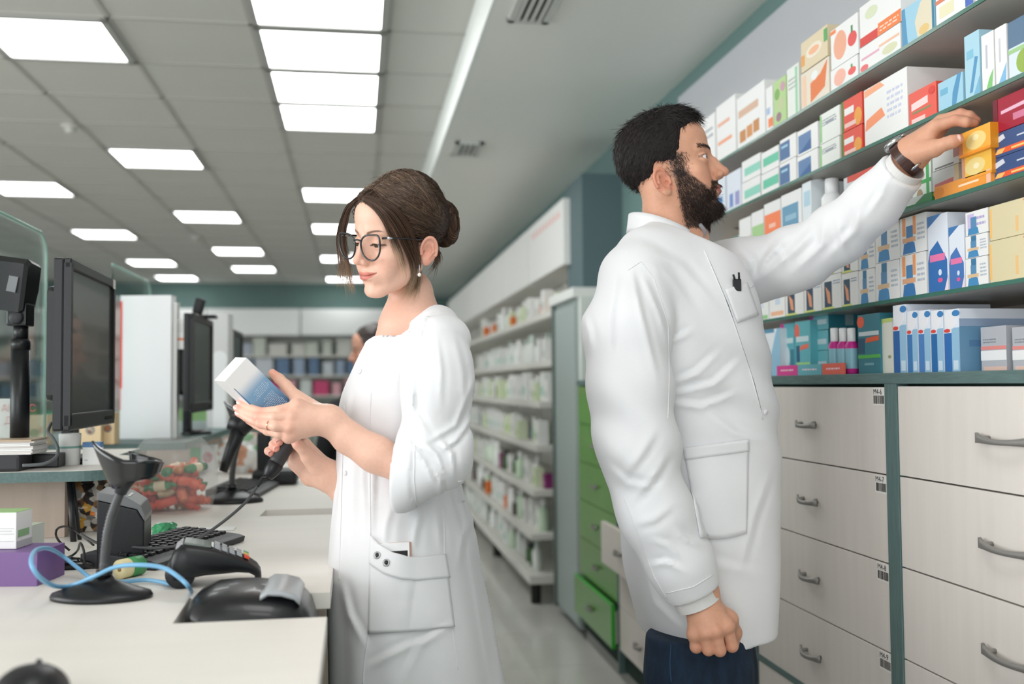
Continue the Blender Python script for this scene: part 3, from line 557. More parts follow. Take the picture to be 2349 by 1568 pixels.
# raised shelf with rounded corner
xe = atZ(252, 1080, ZR).x; ye = atZ(120, 1103, ZR-.02).y
R_ = .07; pl = [(XL2, ye), (xe-R_, ye)]+[(xe-R_+R_*math.sin(a), ye+R_-R_*math.cos(a)) for a in [i*math.pi/16 for i in range(1, 8)]]+[(xe, ye+R_), (xe, ye+.40), (-.60, ye+.50), (-.60, ye+.76), (XL2, ye+.76)]
RS = thing('raised_shelf', 'small raised shelf with thick teal edge carrying the front monitor', 'shelf', (-.8, ye+.2, ZC))
MB().prism(pl, ZR-.022, ZR-.0006, M_tw, 'xy').build('teal_edge', RS)
MB().prism([(x-(.001 if x > -1 else 0), y+.001) for x, y in pl], ZR-.0006, ZR, M_ctr, 'xy').build('top', RS)
xp = atZ(123, 1245, ZC).x
MB().box((XL2, ye+.10, ZC+.0005), (xp, ye+.125, ZR-.022), M_cbody).build('support_panel', RS)
MB().box((XL2, ye+.70, ZC+.0005), (xp, ye+.72, ZR-.022), M_cbody).build('support_panel', RS)
R2 = thing('raised_shelf', 'second raised shelf farther along the counter, holding the white boards', 'shelf', (-.8, 3.5, ZC))
y2 = ye+1.02
MB().box((XL2, y2, ZR-.022), (-.52, y2+2.1, ZR), M_tw).build('top', R2)
MB().box((XL2, y2+1.9, 0), (-.66, y2+1.95, ZR-.022), M_cbody).build('support_panel', R2)
MB().box((XL2, y2+.1, ZC+.0005), (-.66, y2+.12, ZR-.022), M_cbody).build('support_panel', R2)
# glass screens
def glass(y0, y1, z1, lab):
    x = -.785; rr = .06
    pl = [(y0, ZR+.001), (y1, ZR+.001)]+[(y1-rr+rr*math.cos(a), z1-rr+rr*math.sin(a)) for a in [i*math.pi/16 for i in range(0, 9)]]+[(y0, z1)]
    t = thing('glass_screen', lab, 'glass screen', (x, (y0+y1)/2, ZR))
    MB().prism(pl, x-.004, x+.004, M_glass, 'yz').build('pane', t)
    MB().tube([(x, a, b) for a, b in pl[1:]], .0042, M_gedge, 6).build('polished_edge', t)
glass(ye+.02, atX(105, 700, -.785).y, EYE+.395, 'clear glass screen with a rounded corner behind the pole display')
glass(y2+.2, atX(345, 700, -.785).y, EYE+.405, 'farther glass screen showing above the white board')
# ---- monitors
def monitor(pn, pf, zlo, zhi, lab, sticker=False, z0=ZR, grp='computer monitors on the counter'):
    """pn, pf: near and far lower front corners in plan"""
    pn = Vector((*pn, 0)); pf = Vector((*pf, 0)); L = (pf-pn).length; ax = (pf-pn).normalized(); nx = Vector((ax.y, -ax.x, 0))   # nx faces the staff
    mid = (pn+pf)/2; t = thing('monitor', lab, 'monitor', (mid.x, mid.y, z0), grp)
    def W_(a, b, c): return pn+ax*a+nx*b+Vector((0, 0, c))
    def bx(a0, b0, c0, a1, b1, c1, m, bev=0.0):
        q = MB().box((a0, b0, c0), (a1, b1, c1), m, bev); q.v = [tuple(W_(*p)) for p in q.v]; return q
    H = zhi-zlo; ch = .034
    k = bx(0, -.022, zlo, L, -.002, zhi, M_blk, .004); k.build('rear_shell', t)
    fr = bx(0, -.002, zhi-.022, L, .012, zhi, M_blk, .003)
    for q in (bx(0, -.002, zlo, L, .012, zlo+ch, M_blk, .003), bx(0, -.002, zlo+.01, .017, .012, zhi-.01, M_blk), bx(L-.017, -.002, zlo+.01, L, .012, zhi-.01, M_blk)): fr.add(q.v, q.f, M_blk)
    fr.build('bezel', t)
    bx(.017, .002, zlo+ch, L-.017, .006, zhi-.022, mat('screen_grey', (66, 68, 66), .22, coat=.3)).build('screen', t)
    bx(.07, -.055, zlo+.06, L-.07, -.02, zhi-.05, M_blk, .012).build('rear_housing', t)
    c = L*.74
    n = bx(c-.035, -.075, z0+.01, c+.035, -.05, zlo+.12, M_blk2, .006); n.build('neck', t)
    bs = MB(); o = W_(c, -.03, 0); bs.lathe([(.062, 0), (.064, .006), (.056, .012), (.03, .018)], M_blk, org=(o.x, o.y, z0+.0005), n=32, sx=.85, sy=1.1); bs.build('base', t)
    bt = MB()
    for i in range(5):
        q = bx(L-.11+i*.018, .012, zlo+.012, L-.11+i*.018+.004, .0135, zlo+.02, M_dark); bt.add(q.v, q.f, M_dark)
    bt.build('buttons', t)
    if sticker:
        bx(L-.03, .012, zhi-.024, L-.004, .0126, zhi-.002, flat((225, 222, 218))).build('sticker', t)
    return t
mon = monitor((-.580, 2.12), (-.592, 2.55), EYE-.085, EYE+.265, 'nearest black computer monitor on the raised shelf, with a white corner sticker', True)
monitor((-.548, 3.46), (-.545, 3.90), EYE-.085, EYE+.25, 'second black computer monitor, beyond the white upright board')
monitor((-.552, 4.55), (-.552, 4.98), EYE-.085, EYE+.26, 'third black computer monitor, half hidden behind the held white box')
# grey articulated cable joint and power lead of the first monitor
def tubeobj(name, pts, r, m, lab=None, cat=None, parent=None, n=8, res=6, grp=None):
    P = [Vector(p) for p in pts]; out = []
    for i in range(len(P)-1):
        p0 = P[max(i-1, 0)]; p1 = P[i]; p2 = P[i+1]; p3 = P[min(i+2, len(P)-1)]
        for k in range(res):
            t = k/res; out.append(.5*((2*p1)+(-p0+p2)*t+(2*p0-5*p1+4*p2-p3)*t*t+(-p0+3*p1-3*p2+p3)*t**3))
    out.append(P[-1]); o = MB().tube(out, r, m, n).build(name, parent, loc=None if parent else P[0])
    if lab: tag(o, lab, cat, grp)
    return o
# power adapter with lead, card stack
q0 = atZ(0, 1078, ZR+.001)
ad = thing('power_adapter', 'black power adapter box lying on the raised shelf under the stack of cards', 'power adapter', (-.72, ye+.06, ZR))
xa = atZ(122, 1072, ZR).x
MB().box((-.95, ye+.012, ZR+.0004), (xa-.04, ye+.10, ZR+.034), M_blk2, bev=.006).build('body', ad)
MB().box((-.95, ye+.10, ZR+.0004), (xa+.012, ye+.17, ZR+.03), M_blk, bev=.003).build('rear_block', ad)
pc = [atD(52, 1067, 2.0), atD(98, 1064, 2.01), atD(126, 1050, 2.03), atD(133, 1030, 2.05), atD(122, 1005, 2.1), atD(110, 990, 2.14), atD(118, 970, 2.17)]
tubeobj('power_lead', pc, .0034, mat('grey_cable', (92, 96, 98), .5), parent=None, lab='grey power lead curling up from the adapter to the monitor', cat='cable')
rnd = random.Random(3)
for k in range(9):
    z = ZR+.0345+k*.0034; dx = rnd.uniform(-.004, .004)
    x1 = atZ(84, 1040, ZR+.034).x
    tag(MB().box((-.95, ye+.02+dx, z), (x1+dx, ye+.13+dx, z+.0031), flat([(238, 236, 234), (228, 222, 216), (240, 240, 240)][k % 3]) if k < 8 else flat((196, 172, 146))).build('card', loc=(-.8, ye+.07, z)), 'white printed card, %s from the bottom of the stack on the adapter' % ORD[k] if k < 8 else 'brown-topped card, topmost of the stack on the power adapter', 'card', 'stack of cards on the adapter')
# white roll held by a green rubber band, little box
pr = atZ(160, 1066, ZR); rl = thing('paper_roll', 'upright roll of white slips held by a green rubber band', 'paper roll', pr)
tt = (pr-CAMP).dot(E2); rr = 24/F*tt; hh = 72/F*tt
MB().lathe([(rr*.86, 0), (rr*.9, .002), (rr, hh-.002), (rr*.98, hh), (rr*.8, hh), (rr*.78, hh-.01)], M_paper, org=pr).build('roll', rl)
MB().lathe([(rr*.955, hh*.54), (rr*.985, hh*.545), (rr*.985, hh*.6), (rr*.955, hh*.605)], mat('green_rubber', (128, 178, 166), .5), org=pr).build('rubber_band', rl)
def boxat(u0, u1, v0, v1, zb, depth, m, name, lab, cat, yaw=0, prints=(), top=None, group=None, side=None, t=None):
    """carton standing at zb, its camera side spanning the given columns and rows"""
    um = (u0+u1)/2; b0 = atZ(um, v1, zb) if t is None else atD(um, v1, t); t = (b0-CAMP).dot(E2); w = (u1-u0)/F*t; h = (v1-v0)/F*t
    o = Vector((b0.x, b0.y, zb if t is None else b0.z)); o.z = zb
    rot = Matrix.Rotation(-PSI+yaw, 3, 'Z'); b = MB(); b.box(o+Vector((-w/2, 0, 0)), o+Vector((w/2, depth, h)), m, bev=.0008)
    for p in prints:
        if p[0] == 'r': _, s0, t0, s1, t1, c = p; b.box(o+Vector((-w/2+w*s0, -.0005, h*t0)), o+Vector((-w/2+w*s1, 0, h*t1)), flat(c))
        if p[0] == 'top': _, s0, t0, s1, t1, c = p; b.box(o+Vector((-w/2+w*s0, depth*t0, h)), o+Vector((-w/2+w*s1, depth*t1, h+.0005)), flat(c))
        if p[0] == 'side': _, s0, t0, s1, t1, c = p; b.box(o+Vector((w/2, depth*s0, h*t0)), o+Vector((w/2+.0005, depth*s1, h*t1)), flat(c))
        if p[0] == 'o':
            _, s, tq, r1, c = p; b.prism([(o.x-w/2+w*s+r1*math.cos(a*.3142), o.z+h*tq+r1*math.sin(a*.3142)) for a in range(20)], o.y-.0009, o.y, flat(c), 'xz')
    b.v = [tuple(rot @ (Vector(q)-o)+o) for q in b.v]
    return tag(b.build(name, loc=o), lab, cat, group), o, w, h
boxat(190, 228, 1014, 1066, ZR, .03, M_paper, 'medicine_box', 'little white box with a blue top band beside the rolled slips', 'medicine box', yaw=.15, prints=[('r', 0, .78, 1, 1, (86, 128, 176)), ('side', 0, .76, 1, 1, (86, 128, 176)), ('r', .1, .2, .3, .23, (150, 170, 200))])
boxat(182, 231, 956, 1022, ZR, .04, flat((222, 200, 160)), 'tea_box', 'patterned beige box under the monitor, left of the pair', 'box', prints=[('o', .5, .5, .014, (150, 150, 140)), ('o', .5, .5, .010, (222, 206, 190)), ('o', .5, .45, .006, (190, 90, 80))], t=3.02)
boxat(232, 262, 950, 1022, ZR, .04, flat((226, 200, 156)), 'tea_box', 'patterned beige box under the monitor, right of the pair', 'box', prints=[('o', .5, .5, .012, (120, 126, 132)), ('o', .5, .5, .009, (216, 130, 70))], t=3.04)
boxat(64, 106, 952, 1022, ZR, .04, flat((206, 190, 156)), 'tea_box', 'patterned beige box seen through the glass screen behind the pole', 'box', prints=[('o', .3, .4, .014, (140, 150, 110)), ('o', .75, .5, .012, (180, 140, 110))], t=3.0)
lf, lo, lw, lh = boxat(-60, 40, 912, 1055, ZR, .004, M_paper, 'notice', 'white notice with red lettering standing behind the display pole', 'notice', t=2.36)
ax = E1; mt = frame_mtx(atD(0, 944, 2.352), E1, -E2)
text_mesh('АНТИС', .024, 'lettering', flat((196, 90, 84)), None, mt).parent = lf
tx = [c for c in bpy.data.objects if c.parent == lf][-1]; tx.matrix_parent_inverse = Matrix.Translation(-lo)
t2 = text_mesh('ДЛЯ', .024, 'lettering', flat((196, 90, 84)), None, frame_mtx(atD(7, 972, 2.352), E1, -E2)); t2.parent = lf; t2.matrix_parent_inverse = Matrix.Translation(-lo)
# ---- customer pole display
pd = atZ(45, 1087, ZR); tD = (pd-CAMP).dot(E2)
def pp(u, v, t=None): return atD(u, v, t or tD)
PD = thing('pole_display', 'black customer price display on a thick black pole at the left edge', 'pole display', (pd.x, pd.y+.05, ZR))
td = tD+.17; a_ = pp(45, 1000, td)
def vpole(v0, v1, r, m, name): a = pp(45, v0, td); return MB().tube([(a_.x, a_.y, pp(45, v0, td).z), (a_.x, a_.y, pp(45, v1, td).z)], r, m, 24).build(name, PD)
MB().tube([(a_.x, a_.y, ZR+.001), (a_.x, a_.y, pp(45, 800, td).z)], .0195, M_blk, 24).build('pole', PD)
vpole(802, 778, .0198, M_blk, 'collar'); vpole(780, 745, .0150, M_blk, 'inner_pole')
MB().lathe([(.050, 0), (.051, .006), (.042, .012), (.022, .02)], M_blk, org=(a_.x, a_.y, ZR+.0004)).build('base', PD)
r3 = Matrix.Rotation(-PSI, 3, 'Z')
hc = pp(47, 725, td)
MB().box(hc+Vector((-.022, -.02, -.022)), hc+Vector((.022, .02, .028)), M_blk, bev=.004, rot=r3, org=hc).build('hinge', PD)
kn = pp(38, 728, td-.02); MB().lathe([(.013, -.01), (.0145, -.008), (.0145, .006), (.011, .009)], M_blk2, org=kn, rot=Matrix.Rotation(math.pi/2, 3, 'X')).build('knob', PD)
hd = pp(18, 655, td); hb = MB()
sec = [(-.03, -.055), (-.036, .05), (-.02, .062), (.03, .056), (.034, .0), (.026, -.05)]
vs = []; fs = []
for i, x in enumerate((-.16, .046, .054)):
    s = 1 if i < 2 else .88
    for (y, z) in sec: vs.append(hd+r3 @ (Matrix.Rotation(math.radians(8), 3, 'Y') @ Vector((x, y*s, z*s))))
for i in range(2):
    for k in range(6): fs.append([i*6+k, i*6+(k+1) % 6, (i+1)*6+(k+1) % 6, (i+1)*6+k])
fs.append([5, 4, 3, 2, 1, 0]); fs.append([12+k for k in range(6)])
hb.add(vs, fs, M_blk); hb.build('display_head', PD)
sp = hd+r3 @ Vector((.028, -.0335, .0)); MB().box(sp+Vector((-.010, -.004, -.017)), sp+Vector((.010, .001, .017)), flat((120, 122, 126)), rot=r3 @ Matrix.Rotation(.2, 3, 'Y'), org=sp).build('rating_label', PD)
# ---- boards and leaflets farther along
boxat(273, 391, 681, 1010, ZR, .05, mat('board_white', (236, 237, 240), .5), 'display_board', 'tall blank white upright board with a red curved edge beyond the first monitor', 'board', prints=[('r', 0, .35, .05, .96, (236, 96, 84)), ('r', 0, .2, .03, .35, (240, 150, 140))], t=3.35)
boxat(392, 404, 688, 1000, ZR, .03, M_paper, 'leaflet_holder', 'thin white leaflet holder just right of the tall board', 'leaflet holder', t=3.36)
boxat(395, 434, 717, 785, EYE+.13, .05, M_paper, 'leaflet_box', 'small white leaflet box with an orange line hung on the second monitor', 'box', prints=[('r', .05, .3, .9, .38, (226, 130, 90)), ('r', .1, .6, .8, .62, (190, 190, 196)), ('r', .1, .7, .8, .72, (190, 190, 196)), ('r', .1, .8, .8, .82, (190, 190, 196))], t=3.37)
boxat(474, 522, 738, 1000, ZR, .08, mat('board_grey', (208, 208, 208), .5), 'display_board', 'pale grey upright board with a white arch beyond the second monitor', 'board', prints=[('r', .3, 0, .9, .6, (232, 234, 234)), ('o', .6, .6, .035, (232, 234, 234))], t=4.2)
wc = atD(457, 703, 3.6); tw = thing('webcam', 'small black webcam standing on top of the second monitor', 'webcam', (wc.x, wc.y, EYE+.25))
MB().box(wc+Vector((-.018, -.02, -.028)), wc+Vector((.016, .02, .03)), M_blk, bev=.008, rot=Matrix.Rotation(.25, 3, 'Y'), org=wc).build('body', tw)
MB().box((wc.x-.03, wc.y-.02, EYE+.2502), (wc.x+.06, wc.y+.04, EYE+.262), M_blk, bev=.003).build('clip', tw)
# green and white packs by the second monitor
boxat(436, 462, 948, 998, ZC+.0, .05, flat((70, 170, 100)), 'medicine_box', 'green carton below the second monitor', 'medicine box', t=3.9)
boxat(462, 492, 940, 998, ZC+.0, .05, M_paper, 'medicine_box', 'white carton with a red ring below the second monitor', 'medicine box', prints=[('o', .5, .5, .02, (226, 120, 120)), ('o', .5, .5, .013, (236, 236, 236))], t=3.88)
# ---- scanner stand
def sstand(c, s, lab, yaw=0.0, cup=True):
    t = thing('scanner_stand', lab, 'scanner stand', c, 'gooseneck scanner stands')
    R = Matrix.Rotation(yaw, 3, 'Z'); o = Vector(c)
    def T(x, y, z): return o+R @ Vector((x*s, y*s, z*s*(.90 if z > .05 else 1)))
    # base plate: rounded triangle-ish pad with a raised centre
    n = 40; prof = [(1, 0), (1.02, .004), (.98, .009), (.75, .015), (.45, .022), (.22, .028), (.17, .034), (.16, .0342)]
    vs = []; fs = []
    for (r, z) in prof:
        for k in range(n):
            a = 2*math.pi*k/n; rx = .072*(1+.08*math.cos(2*a)); vs.append(T(rx*r*math.cos(a)+(.004 if r < .5 else 0)*1, .05*r*math.sin(a), z))
    for i in range(len(prof)-1):
        for k in range(n): fs.append([i*n+k, i*n+(k+1) % n, (i+1)*n+(k+1) % n, (i+1)*n+k])
    fs.append(list(range(n))[::-1]); fs.append([(len(prof)-1)*n+k for k in range(n)])
    MB().add(vs, fs, M_blk, True).build('base', t)
    MB().lathe([(.0002, .0), (.008, .0), (.0082, .0012), (.0002, .0014)], M_dark, org=T(-.034, -.012, .0150), n=16, sy=.5, rot=Matrix.Rotation(-.18, 3, 'X') @ Matrix.Rotation(-.3, 3, 'Y')).build('screw_hole', t)
    MB().tube([T(.004, 0, .032), T(.004, 0, .044)], .0125*s, M_blkg, 16).build('socket', t)
    # ribbed gooseneck
    pts = [(.004, 0, .043), (.004, 0, .06), (.005, 0, .08), (.008, 0, .11), (.014, 0, .14), (.022, 0, .165), (.030, 0, .186)]
    P = [T(*p) for p in pts]; out = []; rs = []
    m = 60
    for i in range(m+1):
        f = i/m*(len(P)-1); k = min(int(f), len(P)-2); q = P[k].lerp(P[k+1], f-k); out.append(q); rs.append((.0078 if (i % 2 and i > 9) else .0064)*s if 9 < i < 57 else .0078*s)
    MB().tube(out, rs, mat('ribbed_grey', (74, 74, 76), .4), 12).build('gooseneck', t)
    if cup:
        top = pts[-1]
        MB().tube([T(.028, 0, .180), T(.034, -.002, .196), (T(.040, -.004, .212))], [.009*s, .012*s, .018*s], M_blk2, 14).build('joint', t)
        # cup: wide band open at the back left
        cx, cz = .052, .232; G = []; nn = 44
        for i in range(nn+1):
            f = i/nn; a = math.radians(192+f*290)   # left -> front -> right -> back
            spout = max(0, 1-f/.24)
            rx = .040+.026*spout; ry = .030
            ztop = cz+.004+.036*spout**1.3+(.016*max(0, (f-.62)/.38)) + .004*math.sin(f*6)
            zbot = cz-.030+.014*min(1, max(0, (f-.3)/.3)) - .016*math.sin(math.pi*min(1, f/.5))*0 + .010*max(0, (f-.75)/.25)
            if spout > 0: zbot = cz-.030-.012*math.sin(math.pi*min(1, spout))
            row = []
            for q in range(7):
                w = q/6; z = zbot+(ztop-zbot)*w; k2 = .86+.14*w if spout < .01 else (.60+.40*w)
                row.append(T(cx+rx*math.cos(a)*k2, ry*math.sin(a)*(.9+.1*w), z))
            G.append(row)
        vs = [p for r in G for p in r]; fs = []
        for i in range(nn):
            for q in range(6): fs.append([i*7+q, (i+1)*7+q, (i+1)*7+q+1, i*7+q+1])
        cu = MB().add(vs, fs, M_blkg, True).build('cradle', t); sm = cu.modifiers.new('thick', 'SOLIDIFY'); sm.thickness = .0035*s; sm.offset = 1
        # floor of the cradle sloping into the joint
        vs = [T(.040, -.004, .204)]; n = 24
        for k in range(n):
            a = 2*math.pi*k/n; vs.append(T(.046+.034*math.cos(a), .026*math.sin(a), .216-.008*math.cos(a)))
        fl = MB().add(vs, [[0, 1+k, 1+(k+1) % n] for k in range(n)], M_blkg, True).build('cradle_floor', t); sm = fl.modifiers.new('thick', 'SOLIDIFY'); sm.thickness = .003*s
    return t, T
b0 = atZ(233, 1368, ZC+.002)
SCS, ST = sstand((b0.x, b0.y, ZC+.0004), .98, 'black gooseneck scanner stand with an empty cradle, near the front of the counter', -PSI)
b1 = atZ(528, 1150, ZC+.002)
SC2, ST2 = sstand((b1.x, b1.y, ZC+.0004), 1.15, 'second black gooseneck scanner stand beyond the candy jar, holding a scanner', -PSI+.1)
# scanner resting in the second stand
g = thing('barcode_scanner', 'black barcode scanner hanging in the second stand', 'barcode scanner', tuple(ST2(.05, -.01, .22)))
ga = atD(512, 1080, 2.66); gb = atD(530, 1030, 2.66); gc = atD(552, 975, 2.68); gd = atD(590, 948, 2.70)
MB().tube([ga, ga.lerp(gb, .5), gb, gc], [.011, .014, .0155, .021], M_blk, 16).build('grip', g)
MB().tube([gc+Vector((-.03, 0, .01)), gc, gd], [.02, .032, .028], M_blk, 16).build('head', g)
# ---- candy jar
jb = atZ(398, 1170, ZC+.001); tj = (jb-CAMP).dot(E2); jw = 98/F*tj; jh = 165/F*tj
J = thing('candy_jar', 'round clear plastic jar half full of wrapped sweets on the counter', 'jar', (jb.x, jb.y, ZC))
pf = [(jw*.72, .001), (jw*.86, .006), (jw*.97, jh*.25), (jw, jh*.5), (jw*.93, jh*.78), (jw*.72, jh*.95), (jw*.62, jh)]
jo = MB(); n = 36; vs = []; fs = []
for r, z in [(.001, .001)]+pf:
    for k in range(n): vs.append((jb.x+r*math.cos(k*2*math.pi/n), jb.y+r*math.sin(k*2*math.pi/n), ZC+z))
for i in range(len(pf)):
    for k in range(n): fs.append([i*n+k, i*n+(k+1) % n, (i+1)*n+(k+1) % n, (i+1)*n+k])
M_jar = mat('clear_jar', (240, 243, 243), 0.08, trans=.0, alpha=.17, spec=.8)
jo.add(vs, fs, M_jar, True).build('glass', J)
rnd = random.Random(5); cc = [(230, 100, 70), (226, 84, 62), (236, 130, 96), (214, 190, 150), (222, 150, 100), (70, 140, 90), (236, 226, 206), (200, 60, 50)]
proto_c = {}
cand = 0
def candy_mesh(c):
    m = flat(c, .3); b = MB(); b.tube([(-.030, 0, 0), (-.020, 0, 0), (-.0185, 0, 0), (.0185, 0, 0), (.020, 0, 0), (.030, 0, 0)], [.008, .003, .0095, .0095, .003, .008], m, 10)
    if c[0] < 226 and c[1] > 120: b.tube([(-.011, 0, 0), (.011, 0, 0)], .0098, flat((240, 224, 190)), 10, cap=False)
    o = b.build('wrapped_sweet'); return o
def put_candies(c0, rx, rz, n, label, grp, seed, zmax):
    rnd = random.Random(seed); names = {(230, 100, 70): 'orange', (226, 84, 62): 'red-orange', (236, 130, 96): 'light orange', (214, 190, 150): 'beige', (222, 150, 100): 'tan', (70, 140, 90): 'green', (236, 226, 206): 'cream', (200, 60, 50): 'red'}
    for k in range(n):
        c = cc[rnd.randrange(len(cc))] if k % 3 else cc[k % 3]
        if c not in proto_c: o = candy_mesh(c); proto_c[c] = o
        else: o = proto_c[c].copy(); C.objects.link(o)
        a = rnd.uniform(0, 6.28); r = math.sqrt(rnd.random())*rx; lay = k/n
        z = .012+lay*zmax
        rr_ = min(r, rx*(.98-.3*abs(lay-.4)))
        o.location = (c0.x+rr_*math.cos(a), c0.y+rr_*math.sin(a), ZC+z); o.rotation_euler = (rnd.uniform(-.5, .5), rnd.uniform(-.55, .55), rnd.uniform(0, 6.28))
        o.scale = (1.3, 1.3, 1.3); tag(o, 'wrapped %s sweet %s' % (names[c], label), 'sweet', grp % names[c])
put_candies(jb, jw*.66, .1, 50, 'among those heaped in the clear jar', '%s sweets in the clear jar', 11, jh*.56)
# ---- receipt printer
pb = atZ(275, 1302, ZC); tp = (pb-CAMP).dot(E2)
RP = thing('receipt_printer', 'tall black receipt printer with a grey sloping lid behind the scanner stand', 'printer', (pb.x, pb.y+.05, ZC))
w = 100/F*tp; pl = [(0, 0), (.115, 0), (.115, .105), (.09, .132), (.0, .125)]
rot = Matrix.Rotation(-PSI+.25, 3, 'Z'); o_ = Vector((pb.x, pb.y, ZC))
def rpx(b): b.v = [tuple(rot @ Vector(q)+o_) for q in b.v]; return b
hx = 162/F*tp
rpx(MB().prism([(-w/2, .0005), (w*.52, .0005), (w*.52, hx*.62), (w*.36, hx*.80), (-w/2, hx*.95)], 0, .12, M_blk, 'xz', bev=.003)).build('body', RP)
rpx(MB().prism([(-w/2, hx*.955), (w*.36, hx*.805), (w*.53, hx*.62), (w*.54, hx*.70), (w*.44, hx*.86), (w*.1, hx*1.0), (-w/2, hx*1.06)], .0, .12, mat('printer_grey', (108, 110, 112), .35), 'xz', bev=.002)).build('lid', RP)
rpx(MB().prism([(-w*.12, hx*1.033), (w*.18, hx*.975), (w*.18, hx*.98), (-w*.12, hx*1.038)], .02, .08, flat((196, 198, 196)), 'xz')).build('label_plate', RP)
# black prop legs under the shelf
tag(MB().tube([atD(160, 1104, 2.12), atD(170, 1262, 2.1)], .0065, M_blk, 10).tube([atD(166, 1104, 2.12), atD(186, 1262, 2.13)], .0045, M_blk, 10).build('cable_post', loc=atD(170, 1262, 2.1)), 'thin black twin post standing under the raised shelf', 'post')
# ---- keyboard
def keyboard(uv, L, Wd, yaw, lab, small=False):
    p = atZ(*uv, ZC); t = thing('keyboard', lab, 'keyboard', (p.x, p.y, ZC), 'black keyboards')
    R = Matrix.Rotation(yaw, 3, 'Z')
    def T(q): return R @ Vector(q)+Vector((p.x, p.y, ZC))
    b = MB().prism([(-Wd/2, .001), (Wd/2, .001), (Wd/2+.003, .012), (Wd/2-.01, .016), (-Wd/2+.03, .028), (-Wd/2, .026)], -L/2, L/2, M_blk2, 'xz', bev=.002); b.v = [tuple(T(q)) for q in b.v]; b.build('case', t)
    k0 = None; rows = 6; cols_ = 13 if not small else 10
    for r in range(rows):
        for c in range(cols_):
            x = -Wd/2+.035+r*(Wd-.06)/rows; y = -L/2+.014+c*(L-.02)/cols_+(.004*(r % 3))
            z = .0265-(x+Wd/2-.03)*.012/(Wd-.04)*1.0
            q = T((x, y, z))
            if k0 is None:
                kb = MB().box((-.0072, -.0075, 0), (.0072, .0075, .0065), M_blk, bev=.0018); kb.v = [tuple(R @ Vector(v)) for v in kb.v]
                k0 = kb.build('key', t, loc=(0, 0, 0)); k0.location = q-Vector(t['_org'])
            else:
                k = k0.copy(); C.objects.link(k); k.location = q-Vector(t['_org'])
    return t
keyboard((386, 1270), .33, .15, -.36, 'black keyboard lying between the receipt printer and the card terminal')
keyboard((560, 1128), .34, .15, -.1, 'second black keyboard beyond the candy jar', True)
# ---- card payment terminal
def loft(sections, m, cap=True):
    """sections: list of equal-length point rings"""
    n = len(sections[0]); vs = [p for s in sections for p in s]; fs = []
    for i in range(len(sections)-1):
        for k in range(n): fs.append([i*n+k, i*n+(k+1) % n, (i+1)*n+(k+1) % n, (i+1)*n+k])
    if cap: fs.append(list(range(n))[::-1]); fs.append([(len(sections)-1)*n+k for k in range(n)])
    return MB().add(vs, fs, m, True)
pe = atZ(398, 1352, ZC); pf_ = atZ(592, 1340, ZC); dv = (pf_-pe); Lt = dv.length*1.04; ang = math.atan2(dv.y, dv.x)
CTm = thing('card_terminal', 'black card payment terminal with grey keys in front of the keyboard', 'card terminal', (pe.x+dv.x/2, pe.y+dv.y/2, ZC))
Rt = Matrix.Rotation(ang, 3, 'Z')
def TT(s, y, z): return pe+Rt @ Vector((s*Lt, y, 0))+Vector((0, 0, z))
# outline along its length: top height and bottom height
stn = [(-.04, .046, .030, .030), (.0, .060, .012, .036), (.08, .072, .010, .040), (.16, .071, .014, .041), (.35, .066, .018, .041), (.55, .058, .019, .040), (.72, .048, .020, .038), (.86, .038, .018, .036), (.96, .028, .010, .033), (1.0, .020, .010, .028)]
secs = []
for (s, zt, zb_, hw) in stn:
    ring = []
    for k in range(16):
        a = 2*math.pi*k/16; c_, s_ = math.cos(a), math.sin(a); e = .45
        ring.append(TT(s, .03+hw*math.copysign(abs(c_)**e, c_), (zt+zb_)/2+(zt-zb_)/2*math.copysign(abs(s_)**e, s_)))
    secs.append(ring)
loft(secs, M_blk).build('body', CTm)
MB().tube([TT(.075, .0, .024), TT(.075, .075, .024)], .0235, M_blk2, 24).build('paper_roll_cover', CTm)
MB().tube([TT(.97, .012, .0005), TT(.965, .012, .016)], .005, M_blk, 8).tube([TT(.97, .05, .0005), TT(.965, .05, .016)], .005, M_blk, 8).build('foot', CTm)
def plate(s0, s1, y0, y1, z0, z1, th, m, nm, par=CTm):
    b = MB().add([TT(s0, y0, z0), TT(s1, y0, z1), TT(s1, y1, z1), TT(s0, y1, z0), TT(s0, y0, z0+th), TT(s1, y0, z1+th), TT(s1, y1, z1+th), TT(s0, y1, z0+th)], [[3, 2, 1, 0], [4, 5, 6, 7], [0, 1, 5, 4], [1, 2, 6, 5], [2, 3, 7, 6], [3, 0, 4, 7]], m); return b.build(nm, par)
plate(.12, .42, .002, .058, .0705, .0630, .003, mat('lcd_grey_green', (120, 130, 124), .15, coat=.5), 'display')
plate(.02, .10, .002, .058, .0625, .0705, .003, mat('printer_lid_silver', (190, 192, 196), .25), 'printer_lid')
M_key = mat('grey_rubber_keys', (168, 172, 176), .4)
for r in range(5):
    for c in range(3):
        s = .46+r*.085; z = .064-(s-.42)*.052
        m = M_key
        if r == 4: m = (flat((226, 84, 60)), flat((222, 196, 90)), flat((90, 170, 120)))[c]
        plate(s, s+.06, .004+c*.019, .018+c*.019, z, z-.004, .004, m, 'key')
plate(.425, .45, .004, .03, .0645, .063, .004, flat((226, 226, 224)), 'key')
